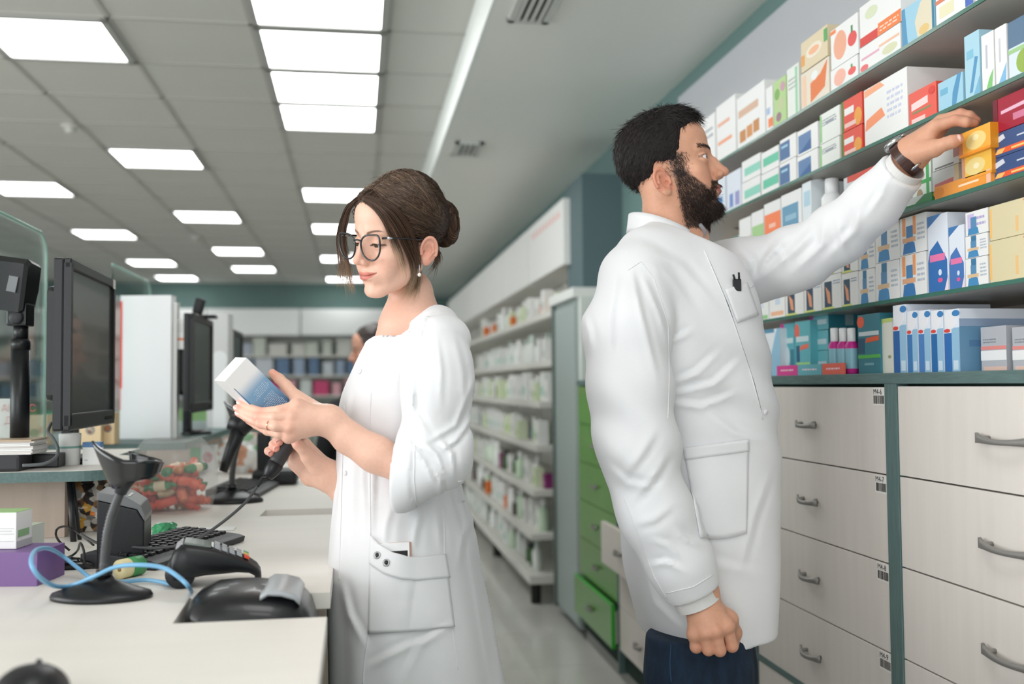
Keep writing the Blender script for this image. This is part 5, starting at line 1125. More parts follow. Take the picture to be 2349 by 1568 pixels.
def face_sdf(L, p):
    """L local coordinates in metres, p the face's measures"""
    X, Y, Z = L; A = (np.abs(X), Y, Z); S = (lambda c, r: sph(A, c, r)); fm = p.get('male', 0)
    d = ell(L, (0, -.012+.006*fm, .034), (.0735, .094-.006*fm, .083))
    d = smin(d, ell(L, (0, .030, -.028), (.057, .056, .078)), .03)
    d = smin(d, ell(L, (0, .050, .052), (.052, .040, .042)), .03)
    jx = .052 if fm else .047
    d = smin(d, cap(A, (jx, .002, -.056), (.016, .068, -.100-.004*fm), .016, .013), .024)
    d = smin(d, ell(A, (0, .078+.002*fm, -.101-.003*fm), (.016+.003*fm, .013, .013)), .016)
    d = smin(d, ell(A, (.040, .062, -.030), (.022, .018, .020)), .018)
    d = smin(d, ell(A, (.030, .066, -.055), (.020, .016, .022)), .02)
    if fm: d = smin(d, cap(A, (.010, .088, .018), (.040, .074, .021), .007), .014)
    else: d = smin(d, cap(A, (.012, .084, .022), (.040, .071, .022), .005), .016)
    # sockets and lids
    d = smax(d, -ell(A, (.0305, .103, -.001), (.018, .017, .0115)), .011)
    d = smin(d, sph(A, (.0305, .0755, -.002), .0142), .004)
    zo, hz_, ry = p['eye']
    ex = .0015 if fm else 0
    d = smax(d, -ell(A, (.0305+ex, .091-ex, zo), (.0142+ex, .014+ex, hz_)), .0014)
    # lid crease
    d = smax(d, -cap(A, (.020, .0885, zo+hz_+.0038), (.043, .083, zo+hz_+.0032), .0011), .002)
    # nose
    nl = p.get('nose', 0)
    d = smin(d, chain(L, [(0, .083, .014), (0, .096+.002*fm, -.006), (0, .108+nl, -.030)], [.0062, .0062, .0075], .006), .011)
    d = smin(d, cap(L, (0, .080, .006), (0, .0935+nl*.6, -.036), .0075, .0120), .007)
    d = smin(d, sph(L, (0, .1105+nl, -.0345), .0088), .006)
    d = smin(d, ell(A, (.0108, .0995+nl*.6, -.0385), (.0062, .0095, .0068)), .005)
    d = smax(d, -ell(A, (.0055, .1045+nl, -.0465), (.0032, .0062, .0042)), .0025)
    d = smax(d, -cap(A, (.0165, .097, -.036), (.017, .092, -.044), .0012), .005)
    # mouth
    d = smin(d, ell(L, (0, .079, -.066), (.027, .019, .021)), .014)
    sm = p.get('smile', 0); lp = p.get('lip', 1.0)
    for s in (0,):
        d = smin(d, chain(A, [(.0035, .0975, -.0618), (.012, .0945, -.0632), (.0275, .0808, -.0664+sm)], [.0036*lp, .0034*lp, .0012], .003), .0035)
        d = smin(d, chain(A, [(0, .0955, -.0725), (.011, .0930, -.0718), (.0265, .0812, -.0672+sm)], [.0050*lp, .0044*lp, .0012], .003), .0045)
        d = smax(d, -chain(A, [(0, .1012, -.0665), (.012, .0975, -.0672), (.0300, .0825, -.0664+sm*1.2)], [.0011, .0011, .0011], .002), .0018)
    d = smax(d, -cap(A, (0, .1025, -.0475), (0, .1015, -.0575), .0018), .006)
    d = smax(d, -ell(L, (0, .0985, -.0835), (.015, .008, .0038)), .009)
    # ears
    for sgn in (-1, 1):
        c = np.array([sgn*.0745, -.014, -.022+p.get('earz', 0)]); fl = math.radians(30)
        n = np.array([sgn*math.cos(fl), math.sin(fl)*1.0, 0.0])       # outward, turned a little forward
        tl = math.radians(12); vv = np.array([0, -math.sin(tl), math.cos(tl)]); vv -= n*(vv@n); vv /= np.linalg.norm(vv); uu = np.cross(vv, n)*sgn   # uu to the back/front
        R = np.stack([uu, vv, n], 1); q = local(L, c+n*.006, R)
        a_ = .0155+.002*(q[1] > 0); rad = np.sqrt((q[0]/.0178)**2+((q[1]-.0)/.0275)**2)
        disc = smax(ell(q, (0, 0, -.001), (.0185, .0285, .0052)), -ell(q, (.002, -.003, .0072), (.0115, .0165, .0085)), .003)
        rim = np.sqrt(((rad-.93)*.019)**2+(q[2]-.0035)**2)-.0029
        rim = np.where(q[1] < -.012, rim+.004, rim)
        anti = chain(q, [(-.002, -.015, .003), (-.0095, -.002, .0042), (-.006, .012, .0035)], [.0022, .0024, .002], .003)
        e = smin(smin(disc, rim, .0022), anti, .002)
        lobe = ell(q, (.002, -.024, .001), (.0085, .0085, .0038)); e = smin(e, lobe, .004)
        e = smin(e, sph(q, (.0125, -.006, .0015), .0035), .003)
        e = smax(e, -sph(q, (.008, -.006, .001), .0042), .002)
        e2 = cap(L, c+np.array([0, .004, .0]), c+n*.008, .012, .006)
        d = smin(d, smin(e, e2, .006) if False else e, .004)
    return d
def face_cols(V, org, R, sc, p, skin, lipc, browc):
    """natural colouring of the skin by place on the face"""
    L = [(V-org) @ R[:, i]/sc for i in range(3)]; x, y, z = L; ax = np.abs(x); n = len(V)
    col = np.tile(L3(skin), (n, 1)); f = y > .02
    def mix(mask, c): nonlocal col; m = np.clip(mask, 0, 1)[:, None]; col = col*(1-m)+L3(c)*m
    ck = np.exp(-(((ax-.040)/.018)**2+((z+.040)/.020)**2))*f; mix(ck*p.get('blush', .35), p.get('blushc', (222, 150, 128)))
    mix(np.exp(-((x/.012)**2+((z+.036)/.012)**2+((y-.11)/.02)**2))*.35, p.get('blushc', (222, 150, 128)))
    mix((ax > .068)*(np.abs(z+.02) < .04)*.45, (214, 126, 104))
    sm = p.get('smile', 0); t = ax/.0280; mid = -.0668+sm*t**2*1.1
    up = -.0600-.0035*np.clip(1-ax/.0035, 0, 1)*0-.0058*np.clip(t, 0, 1)**1.6+sm*t; lo = -.0782+.0100*np.clip(t, 0, 1)**1.8+sm*t
    inside = (ax < .0286) & (y > .074); m = inside*sstep(lo-.0008, lo+.0008, z)*(1-sstep(up-.0008, up+.0008, z)); mix(m*.85, lipc)
    mix(inside*np.exp(-((z-mid)/.0011)**2)*.65, (120, 52, 48))
    zo, hz_, _ = p['eye']
    # brows
    bz = p['brow']; arch = bz[0]+bz[1]*np.sin(np.clip((ax-.012)/.036, 0, 1)*math.pi*.75); w = bz[2]*(1-.55*np.clip((ax-.014)/.034, 0, 1))
    m = (ax > .011)*(ax < .049)*np.exp(-((z-arch)/w)**4)*f*sstep(.010, .016, ax)*(1-sstep(.042, .050, ax)); mix(m*bz[3], browc)
    # lash line and lid shade
    e = ((ax-.0305)/.0150)**2; ring = np.sqrt(np.maximum(e+((z-zo)/(hz_+.0006))**2, 0)); mix((np.abs(ring-1) < .22)*(y > .07)*(y < .1)*(z > zo-.001)*p.get('liner', .8), (52, 34, 28))
    if 'shadow' in p: mix(np.exp(-(((ax-.031)/.016)**2+((z-.008)/.007)**2))*f*p['shadow'], (190, 132, 106))
    return col, L
def hairmesh(name, strands, rad, cols, m, parent, side=3, taper=True):
    """strands: (n, k, 3) points in the view frame"""
    S = np.asarray(strands); n, k, _ = S.shape; T = np.gradient(S, axis=1); T /= np.linalg.norm(T, axis=2, keepdims=True)+1e-9
    a = np.cross(T, np.array([.3, .2, .93])); a /= np.linalg.norm(a, axis=2, keepdims=True)+1e-9; b = np.cross(T, a)
    w = np.linspace(0, 1, k); r = (np.broadcast_to(np.asarray(rad, float), (n,))[:, None]*np.clip(1.02-w**3, .05, 1)[None])[..., None]
    V = np.stack([S+(a*math.cos(t)+b*math.sin(t))*r for t in [2*math.pi*i/side for i in range(side)]], 2).reshape(-1, 3)
    base = (np.arange(n)[:, None]*k+np.arange(k-1)[None])*side; Q = []
    for i in range(side):
        j = (i+1) % side; Q.append(np.stack([base+i, base+j, base+side+j, base+side+i], -1).reshape(-1, 4))
    cc_ = np.repeat(np.asarray(cols).reshape(-1, 3), side, axis=0)
    return mk(name, V, np.concatenate(Q), m, parent, cc_)
def skinmat(name): return mat(name, (224, 170, 146), .42, spec=.4, attr='Col', noise=.05, nscale=160, bump=.10, bscale=900, sss=.14)
def bvh_of(objs):
    vs = []; fs = []
    for o in objs:
        n = len(vs); mw = Matrix.Translation(o.parent.location) if o.parent else o.matrix_world
        vs += [mw @ v.co for v in o.data.vertices]; fs += [[n+i for i in p.vertices] for p in o.data.polygons]
    return BVHTree.FromPolygons(vs, fs)
def drape(bvh, cols, nv, off, thick, name, m, parent, flip=False):
    """cloth patch lying on a garment: cols is a list of (u_top, v_top, u_bottom, v_bottom)"""
    vs = []; fs = []; nc = len(cols); last = None
    for ci, (u0, v0, u1, v1) in enumerate(cols):
        for k in range(nv+1):
            t = k/nv; d = ray(u0+(u1-u0)*t, v0+(v1-v0)*t).normalized(); h, nrm, _, dist = bvh.ray_cast(CAMP, d)
            if h is None: h = last[0] if last else CAMP+d*2; nrm = last[1] if last else -d
            last = (h, nrm); nn = nrm if nrm.dot(d) < 0 else -nrm; vs.append(h+nn*(off(ci, k) if callable(off) else off))
    for i in range(nc-1):
        for k in range(nv): q = [i*(nv+1)+k, i*(nv+1)+k+1, (i+1)*(nv+1)+k+1, (i+1)*(nv+1)+k]; fs.append(q)
    o = MB().add(vs, fs, m, True).build(name, parent); s = o.modifiers.new('cloth', 'SOLIDIFY'); s.thickness = thick; s.offset = 0; return o
def seam(bvh, pts, r, name, m, parent, off=.0):
    out = []
    for i in range(len(pts)-1):
        (a, b), (c, d_) = pts[i], pts[i+1]; k = max(2, int(math.hypot(c-a, d_-b)/6))
        for j in range(k+(i == len(pts)-2)):
            t = j/k; d = ray(a+(c-a)*t, b+(d_-b)*t).normalized(); h, nrm, _, dist = bvh.ray_cast(CAMP, d)
            if h is None: continue
            if out and (h-out[-1]).length > .03: continue
            out.append(h+(nrm if nrm.dot(d) < 0 else -nrm)*off)
    if len(out) < 3: return None
    return MB().tube(out, r, m, 6).build(name, parent)
def hit(bvh, u, v):
    d = ray(u, v).normalized(); h, nrm, _, _ = bvh.ray_cast(CAMP, d)
    if h is None: return CAMP+d*1.9, -d
    return h, (nrm if nrm.dot(d) < 0 else -nrm)

XCv = np.array([XC.dot(E1), XC.dot(E2), XC.z]); YCv = np.array([YC.dot(E1), YC.dot(E2), YC.z]); FCv = np.array([_F0.dot(E1), _F0.dot(E2), _F0.z])
def proj(P):
    X, Y, Z = P[0], P[1], P[2]-EYE; w = X*FCv[0]+Y*FCv[1]+Z*FCv[2]
    return 1174.5+F*(X*XCv[0]+Y*XCv[1]+Z*XCv[2])/w, 784-F*(X*YCv[0]+Y*YCv[1]+Z*YCv[2])/w
def folds(P, spec, D=None, near=None):
    """creases in the cloth: each a run of points with a width in pixels and a height in metres, a hollow beside the ridge"""
    u, v = proj(P); out = np.zeros(u.shape, np.float32)
    for pts, w, a in spec:
        xs = [q[0] for q in pts]; ys = [q[1] for q in pts]; m = (u > min(xs)-4*w) & (u < max(xs)+4*w) & (v > min(ys)-4*w) & (v < max(ys)+4*w)
        if near is not None: m &= near
        uu, vv = u[m], v[m]; best = np.full(uu.shape, 1e9, np.float32); sd = np.zeros(uu.shape, np.float32); tt = np.zeros(uu.shape, np.float32); n = len(pts)-1
        for i in range(n):
            (x0, y0), (x1, y1) = pts[i], pts[i+1]; dx, dy = x1-x0, y1-y0; L2 = dx*dx+dy*dy; t = np.clip(((uu-x0)*dx+(vv-y0)*dy)/L2, 0, 1); ex, ey = uu-x0-t*dx, vv-y0-t*dy; dd = np.sqrt(ex*ex+ey*ey)
            s = (ex*dy-ey*dx)/math.sqrt(L2); b = dd < best; best[b] = dd[b]; sd[b] = s[b]; tt[b] = (i+t[b])/n
        tap = np.sin(np.clip(tt*.94+.03, 0, 1)*math.pi)**.7; over = np.sqrt(np.maximum(best**2-sd**2, 0)); tap = tap*np.exp(-(over/(w*1.5))**2)
        out[m] += a*tap*(np.exp(-np.abs(sd/w)**1.5)-.65*np.exp(-((sd-1.7*w)/(w*.9))**2))
    return out

def bridge(V, Q, Cc_, lo1, hi1, p1, lo2, hi2, p2, via):
    """join two shells hidden under the clothes by a thin strut through the given points, so that the body stays one mesh"""
    c = V[Q].mean(1)
    def pick(lo, hi, p): return Q[int(np.argmin(np.where((Q[:, 0] >= lo) & (Q[:, 0] < hi), np.linalg.norm(c-p, axis=1), 9)))]
    qa, qb = pick(lo1, hi1, p1), pick(lo2, hi2, p2); pa, pb = V[qa], V[qb]; best = None
    for rev in (0, 1):
        for r in range(4):
            q = np.roll(qb[::-1] if rev else qb, r); s = np.linalg.norm((V[q]-pb.mean(0))-(pa-pa.mean(0)), axis=1).sum()
            if best is None or s < best[0]: best = (s, q)
    rings = [qa]; n = len(V); nv = []
    for w in via: nv.append(pa-pa.mean(0)+np.array(w)); rings.append(np.arange(n, n+4)); n += 4
    rings.append(best[1]); F_ = [[a[i], a[(i+1) % 4], b[(i+1) % 4], b[i]] for a, b in zip(rings[:-1], rings[1:]) for i in range(4)]
    return np.concatenate([V]+nv), np.concatenate([Q, np.array(F_)]), np.concatenate([Cc_]+[np.tile(Cc_[qa[0]], (4, 1)) for _ in nv])
def nearest(p, lo=None, hi=None): return lambda c: int(np.argmin(np.linalg.norm(c-p, axis=1)))

def bvh_of_local(o):
    org = Vector(WM['_org']); return BVHTree.FromPolygons([v.co+org for v in o.data.vertices], [list(p.vertices) for p in o.data.polygons])
# ================================================================= the woman
M_skin = skinmat('skin'); M_cloth = mat('white_cotton', (232, 232, 234), .75, noise=.015, nscale=500, bump=.05, bscale=1300, sheen=.1)
M_hair = mat('hair', (60, 42, 32), .36, attr='Col', spec=.45)
DW = 1.85
WO = toW(PV(930, 1568, DW)*np.array([1, 1, 0])[None])[0]
WM = thing('person', 'woman with glasses and tied hair in a white coat, holding a box and scanner', 'person', tuple(WO))
al = math.radians(43); HS = .885
Rw = headframe((-math.sin(al), -math.cos(al), 0), math.radians(19), math.radians(11.5))
eye_mid = PV(838, 557, DW-.075)
Hw = eye_mid-Rw @ np.array([0, .088, -.001])*HS
pw = dict(eye=(-.0058, .0036, 0), smile=.0055, lip=1.08, blush=.30, blushc=(228, 150, 128), brow=(.0175, .0062, .0029, .9), nose=.001, shadow=.25)
neck0 = PV(943, 668, DW+.03); neck1 = PV(938, 752, DW+.045); chest = PV(945, 860, DW+.05)
g = Grid(Hw-np.array([.125, .13, .20]), Hw+np.array([.125, .14, .155]), .0016); P = g.P(); Lc = local(P, Hw, Rw, HS)
d = face_sdf(Lc, pw)*HS
nk = smin(cap(P, neck0, neck1, .041, .046), cap(P, neck1, chest, .046, .075), .03)
nk = smin(nk, cap(P, PV(955, 725, DW+.05), PV(1005, 790, DW-.04), .033, .03), .04)
nk = smin(nk, cap(P, PV(918, 755, DW+.02), PV(905, 820, DW+.02), .03, .045), .04)
d = smin(d, nk, .022)
V1, Q1 = nets(d, g)
SKW = (236, 190, 168)
c1, Lw = face_cols(V1, Hw, Rw, HS, pw, SKW, (204, 112, 102), (84, 58, 44))
# ---- left arm and the hand under the box
def U(u, v, d): return PV(u, v, d)
def hand_mesh(lo, hi, fn, h=.0013, tint=None, skin=SKW):
    g = Grid(lo, hi, h); d = fn(g.P()); V, Q = nets(d, g); col = np.tile(L3(skin), (len(V), 1))
    if tint is not None:
        for (c, r, cc_, a) in tint: m = (np.exp(-(np.linalg.norm(V-c, axis=1)/r)**2)*a)[:, None]; col = col*(1-m)+L3(cc_)*m
    return V, Q, col
def bbox(pts, m): a = np.array(pts); return a.min(0)-m, a.max(0)+m
wr = U(757, 964, 1.735); el = U(960, 1092, 1.716)
mi, mm_, mr, ml = U(681, 930, 1.716), U(668, 955, 1.704), U(662, 979, 1.700), U(663, 1000, 1.708)
F_i = [mi, U(640, 941, 1.706), U(600, 946, 1.714), U(570, 934, 1.742), U(551, 924, 1.752)]
F_m = [mm_, U(630, 957, 1.697), U(594, 957, 1.708), U(562, 945, 1.740), U(544, 936, 1.750)]
F_r = [mr, U(632, 977, 1.693), U(598, 971, 1.705), U(566, 957, 1.735), U(548, 948, 1.748)]
F_l = [ml, U(640, 995, 1.702), U(613, 988, 1.712), U(588, 975, 1.730), U(570, 965, 1.740)]
F_t = [U(715, 938, 1.752), U(684, 915, 1.775), U(657, 884, 1.788), U(640, 868, 1.786), U(625, 855, 1.780)]
def lh(P):
    d = chain(P, [wr, U(800, 1004, 1.735), U(860, 1040, 1.728), el], [.0215, .0222, .0262, .030], .03)
    pl = smin(cap(P, wr, mi, .0195, .0115), cap(P, wr, mm_, .0195, .0120), .012); pl = smin(pl, cap(P, wr, mr, .019, .0115), .012); pl = smin(pl, cap(P, wr, ml, .0185, .0105), .012)
    pl = smin(pl, cap(P, wr, F_t[1], .0175, .0125), .02); pl = smin(pl, cap(P, mi, ml, .0095, .0090), .014)
    d = smin(d, pl, .014)
    for f, rs in ((F_i, [.0100, .0086, .0086, .0074, .0064]), (F_m, [.0104, .0088, .0088, .0076, .0064]), (F_r, [.0100, .0085, .0084, .0072, .0062]), (F_l, [.0090, .0076, .0074, .0064, .0056])): d = smin(d, chain(P, f, rs, .003), .0022)
    d = smin(d, chain(P, F_t, [.0125, .0112, .0098, .0092, .0072], .003), .010)
    for q in (mi, mm_, mr, ml): d = smin(d, sph(P, q+np.array([.002, -.0035, 0]), .0080), .006)
    return d
tips = [F_i[4], F_m[4], F_r[4], F_l[4], F_t[4], F_i[2], F_m[2], F_r[2], mi, mm_, mr, ml]
lo, hi = bbox([wr, el]+F_i+F_m+F_l+F_t, .032); 
Vl, Ql, Cl = hand_mesh(lo, hi, lh, .0015, [(t, .011, (236, 142, 124), .55) for t in tips])
# ---- right arm and the hand round the scanner grip
wr2 = U(752, 1090, 1.862); F_t2 = [U(722, 1062, 1.845), U(708, 1046, 1.828), U(693, 1028, 1.815), U(683, 1019, 1.812), U(676, 1012, 1.813)]
q1, q2, q3, q4 = U(700, 1018, 1.872), U(690, 1030, 1.880), U(684, 1046, 1.882), U(678, 1062, 1.880)
G1 = [q1, U(672, 1000, 1.884), U(648, 1001, 1.868), U(638, 1006, 1.846), U(641, 1014, 1.832)]
G2 = [q2, U(660, 1010, 1.892), U(634, 1012, 1.874), U(627, 1019, 1.850), U(635, 1029, 1.835)]
G3 = [q3, U(652, 1030, 1.890), U(627, 1030, 1.872), U(616, 1034, 1.852), U(622, 1040, 1.838)]
G4 = [q4, U(656, 1046, 1.886), U(634, 1044, 1.872), U(622, 1043, 1.856), U(627, 1049, 1.845)]
def rh(P):
    d = chain(P, [wr2, U(800, 1125, 1.875), U(860, 1160, 1.90)], [.0250, .029, .035], .02)
    pl = None
    for q, r in ((q1, .0115), (q2, .0120), (q3, .0115), (q4, .0110)):
        e = cap(P, wr2, q, .0215, r); pl = e if pl is None else smin(pl, e, .012)
    pl = smin(pl, chain(P, [wr2, U(728, 1070, 1.845), F_t2[1]], [.018, .0175, .0145], .01), .012)
    pl = smin(pl, chain(P, [wr2, U(712, 1092, 1.862), q4], [.020, .0165, .012], .01), .012)
    d = smin(d, pl, .014)
    for f, rs in ((G1, [.0105, .0088, .0086, .0080, .0068]), (G2, [.0105, .0088, .0086, .0080, .0068]), (G3, [.0100, .0086, .0082, .0076, .0064])): d = smin(d, chain(P, f, rs, .003), .003)
    return smin(d, chain(P, F_t2, [.0150, .0125, .0102, .0098, .0078], .003), .006)
lo, hi = bbox([wr2, U(860, 1160, 1.90)]+G1+G2+G3+G4+F_t2, .034)
Vr, Qr, Cr = hand_mesh(lo, hi, rh, .0015, [(t, .012, (240, 140, 124), .6) for t in (G1[4], G2[4], G3[4], F_t2[4], G1[2], G2[2], G3[2])])
Vb, Qb, Cb = merge([(V1, Q1, c1), (Vl, Ql, Cl), (Vr, Qr, Cr)])
nA = len(V1); nB = nA+len(Vl); bot_ = PV(945, 800, DW+.03)
Vb, Qb, Cb = bridge(Vb, Qb, Cb, 0, nA, bot_+np.array([0, -.04, 0]), nA, nB, U(985, 1110, 1.72), [PV(980, 820, 1.85), PV(1002, 850, 1.74), PV(1002, 980, 1.715), PV(1000, 1070, 1.714)])
Vb, Qb, Cb = bridge(Vb, Qb, Cb, 0, nA, bot_+np.array([0, .04, 0]), nB, nB+len(Vr), U(870, 1165, 1.90), [PV(930, 950, 1.93), PV(900, 1130, 1.92)])
mk('body', Vb, Qb, M_skin, WM, Cb)
# nails
M_nail = mat('nail', (246, 190, 178), .22, coat=.4)
def nail(parent, prev, tip, facing, r=.0052):
    ax = tip-prev; ax /= np.linalg.norm(ax); n = np.array(facing, float); n -= ax*(n@ax); n /= np.linalg.norm(n); s = np.cross(ax, n); vs = []; fs = []
    for i in range(7):
        for j in range(6):
            a = (i/6-.5)*1.9; l = (j/5-.5)*.0105; w_ = r*(1 if 0 < j < 5 else .75); vs.append(tip-ax*.001+ax*l+n*(r*1.22*math.cos(a))+s*(w_*1.15*math.sin(a)))
    for i in range(6):
        for j in range(5): fs.append([i*6+j, (i+1)*6+j, (i+1)*6+j+1, i*6+j+1])
    return mk('fingernail', np.array(vs), np.array(fs), M_nail, parent)
for f, fc in ((F_i, (-.3, -.8, .5)), (F_m, (-.3, -.8, .4)), (F_r, (-.3, -.9, .2))): nail(WM, f[3], f[4], fc, .0055)
for f in (G1, G2, G3): nail(WM, f[3], f[4], (-.2, -1, .25), .0058)
nail(WM, F_t2[3], F_t2[4], (.45, -.8, .35), .0066)
# eyes
M_eye = mat('eye_white', (236, 232, 228), .15, coat=.6); M_iris = mat('iris_brown', (84, 62, 44), .1, coat=.8)
def eyes(parent, H, R, sc, look, z=-.002, r=.0126, iris=M_iris):
    look = np.array(look, float); look /= np.linalg.norm(look)
    for s in (-1, 1):
        c = np.array([s*.0305, .0755, z]); vs = []; fs = []; n = 24; mq = 14
        a = np.cross(look, [0, 0, 1.0]); a /= np.linalg.norm(a); b = np.cross(a, look)
        for i in range(mq+1):
            th = math.pi*i/mq
            for k in range(n): w = 2*math.pi*k/n; vs.append(c+r*(look*math.cos(th)+(a*math.cos(w)+b*math.sin(w))*math.sin(th)))
        for i in range(mq):
            for k in range(n): fs.append([i*n+k, i*n+(k+1) % n, (i+1)*n+(k+1) % n, (i+1)*n+k])
        Vv = H+(np.array(vs) @ R.T)*sc; o = mk('eye', Vv, fs, M_eye, parent); o.data.materials.append(iris); o.data.materials.append(M_blkg)
        mi_ = [2 if i//n == 0 else (1 if i//n < 3 else 0) for i in range(len(fs))]; o.data.polygons.foreach_set('material_index', mi_)
eyes(WM, Hw, Rw, HS, (.06, .86, -.44))
def loc2v(H, R, sc, pts): return H+(np.asarray(pts, float) @ R.T)*sc
# lashes
st = []
for s in (-1, 1):
    for i in range(26):
        t = -.95+1.75*i/25; x = .0305+.0138*t; zz = -.0058+.0034*math.sqrt(max(0, 1-t*t))-.0006*t*t; y = .0755+math.sqrt(max(1e-6, .0146**2-(.0138*t)**2-.004**2))
        for j in range(1): st.append([(s*x, y-.0004, zz), (s*(x+.0005*t), y+.0012, zz-.0008), (s*(x+.0010*t), y+.0022, zz-.0010), (s*(x+.0015*t), y+.0030, zz-.0006)])
st = np.array(st); sv = loc2v(Hw, Rw, HS, st.reshape(-1, 3)).reshape(st.shape); hairmesh('eyelashes', sv, .00042, np.tile(L3((34, 24, 20)), (st.shape[0]*st.shape[1], 1)), M_hair, WM)
# ---- hair: cap of hair on the skull, combed strands into a bun, loose locks
def skull_w(X): return None
hg = Grid(Hw-np.array([.13, .14, .09]), Hw+np.array([.15, .15, .16]), .0022); Ph = hg.P(); Lh = local(Ph, Hw, Rw, HS)
bun_c = PV(1017, 512, DW+.028); bun_l = (bun_c-Hw) @ Rw/HS; print('BUN', bun_l)
hd = ell(Lh, (0, -.014, .040), (.0815, .100, .090)); hd = smin(hd, ell(Lh, (0, -.03, .085), (.050, .055, .045)), .03); hd = smin(hd, ell(Lh, (0, .044, .053), (.060, .049, .051)), .02)
# remove the face: a tilted plane and temple curve
fr = Lh[1]-(.050+.55*np.clip(Lh[2]-.02, -.03, .2)-6.0*np.clip(np.abs(Lh[0])-.03, 0, 1)**1.15*.5)
fr = np.minimum(fr, 9)
hair_line = Lh[1]-np.where(Lh[2] > .062, .2, .020+.30*np.clip(Lh[2], -.05, .062)/.062*.10+.0*Lh[0])
part_open = Lh[1]-(.0835-1.1*np.clip(.072-Lh[2], 0, .1)*(1-np.clip(np.abs(Lh[0])/.062, 0, 1)**2)-.58*np.clip(.058-Lh[2], 0, .2)*np.clip(np.abs(Lh[0])/.05, 0, 1))
hd = smax(hd, part_open, .010)
hd = smax(hd, -(Lh[2]+.030+.6*(Lh[1]+.02)), .012)   # nape line rising to the front
hd = smax(hd, -cap((np.abs(Lh[0]), Lh[1], Lh[2]), (.078, -.008, -.010), (.078, -.012, -.05), .016, .020), .006)
b1 = ell(local(Ph, bun_c, Rw), (0, 0, 0), (.030, .0215, .043)); b1 = b1-.0022*np.sin(nz(Ph, 60, 3)*6)
hd = smin(hd, b1, .012); hd = hd+.0012*nz(Ph, 220, 4)
Vh, Qh = nets(hd, hg)
Lv = ((Vh-Hw) @ Rw)/HS
rs_ = np.random.RandomState(2)
streak = .5+.5*np.sin(Lv[:, 0]*900+np.sin(Lv[:, 2]*60)*3)
base_c = L3((62, 44, 34))[None]*(1-.25*streak[:, None])
mk('hair', Vh, Qh, M_hair, WM, base_c)
# strands over the cap
hgrad = [q.astype(np.float32) for q in np.gradient(hd, hg.h)]
def push(PT, off, it=3, reach=.02):
    PT = PT.copy()
    for _ in range(it):
        I = np.clip(np.rint((PT-hg.lo)/hg.h).astype(int), 0, np.array(hd.shape)-1); i, j, k = I[..., 0], I[..., 1], I[..., 2]; dd = hd[i, j, k]; n_ = np.stack([q[i, j, k] for q in hgrad], -1); n_ /= np.linalg.norm(n_, axis=-1, keepdims=True)+1e-6
        o_ = off if np.ndim(off) == 0 else off[:, None]; mv = np.where((dd < o_) & (dd > -reach), o_-dd, 0); PT = PT+n_*mv[..., None]
    return PT

def shell_proj(L, off):
    c = np.array([0, -.014, .040]); q = L-c; r = np.array([.0815, .100, .090]); k = np.sqrt(((q/r)**2).sum(-1, keepdims=True)); q1_ = c+q/k*(1+off/.09)
    return np.where(k < 1+off/.09, q1_, L)
def comb(n, seed):
    r = np.random.RandomState(seed); out = []; cols_ = []; rad = []; k = 20; t = np.linspace(0, 1, k)[:, None]; cc0 = np.array([0, -.014, .040]); rr = np.array([.0815, .100, .090])
    while len(out) < n:
        if r.rand() < .72:      # from the parting, down the side and back to the knot
            sg = 1 if r.rand() < .5 else -1; y0 = r.uniform(-.03, .086); q = np.array([sg*r.uniform(.000, .012)-.006, y0, .12]); dd = q-cc0; q = cc0+dd/np.sqrt(((dd/rr)**2).sum())
            dn_ = r.uniform(0, 1); m1 = np.array([sg*.100, y0*.55-.012+.012*dn_, .085-.075*dn_]); m2 = np.array([sg*.075, -.085, .055-.05*dn_])
            tgt = bun_l+np.array([sg*.012, .018, r.uniform(-.032, .034)])
            pth = (1-t)**3*q+3*t*(1-t)**2*m1+3*t*t*(1-t)*m2+t**3*tgt
        else:
            x = r.uniform(-.075, .075); y = r.uniform(-.06, .086); z = r.uniform(.0, .13); q = np.array([x, y, z]); dd = q-cc0; q = cc0+dd/np.sqrt(((dd/rr)**2).sum())
            lim = .088-1.1*np.clip(.072-q[2], 0, .1)*(1-min(1, abs(q[0])/.062)**2)-.58*np.clip(.058-q[2], 0, .2)*min(1, abs(q[0])/.05)
            if q[1] > lim-.004 or q[2] < -.005: continue
            tgt = bun_l+np.array([r.uniform(-.02, .02), .018, r.uniform(-.03, .03)]); mid = (q+tgt)/2+np.array([np.sign(q[0])*.03*(abs(q[0]) > .02), 0, .035*(q[2] > .07)-.01]); pth = (1-t)**2*q+2*t*(1-t)*mid+t*t*tgt
        dd = pth-cc0; kk = np.sqrt(((dd/rr)**2).sum(1, keepdims=True)); off = r.uniform(-.001, .0035); near = np.linalg.norm(pth-bun_l, axis=1, keepdims=True) > .05
        pth = np.where((kk < 1.25) & near | (kk < 1), cc0+dd/kk*(1+off/.09), pth); pth = pth+.0006*np.sin(t*r.uniform(4, 14)+r.rand()*6)*r.randn(3)
        out.append(pth); b = r.uniform(.55, 1.35); cA = L3((96, 76, 62))*b; cB = L3((62, 46, 36))*b
        if r.rand() < .10: cA = L3((150, 122, 98)); cB = L3((104, 80, 60))
        tt_ = np.clip(t*1.5, 0, 1); cols_.append(cA*(1-tt_)+cB*tt_); rad.append(r.uniform(.0003, .0007))
    return np.array(out), np.array(cols_), np.array(rad)
S1, K1, R1 = comb(4200, 11)
sv = loc2v(Hw, Rw, HS, S1.reshape(-1, 3)).reshape(S1.shape); sv = push(sv, rs_.uniform(.0002, .0032, len(sv))); hairmesh('combed_hair', sv, R1, K1, M_hair, WM)
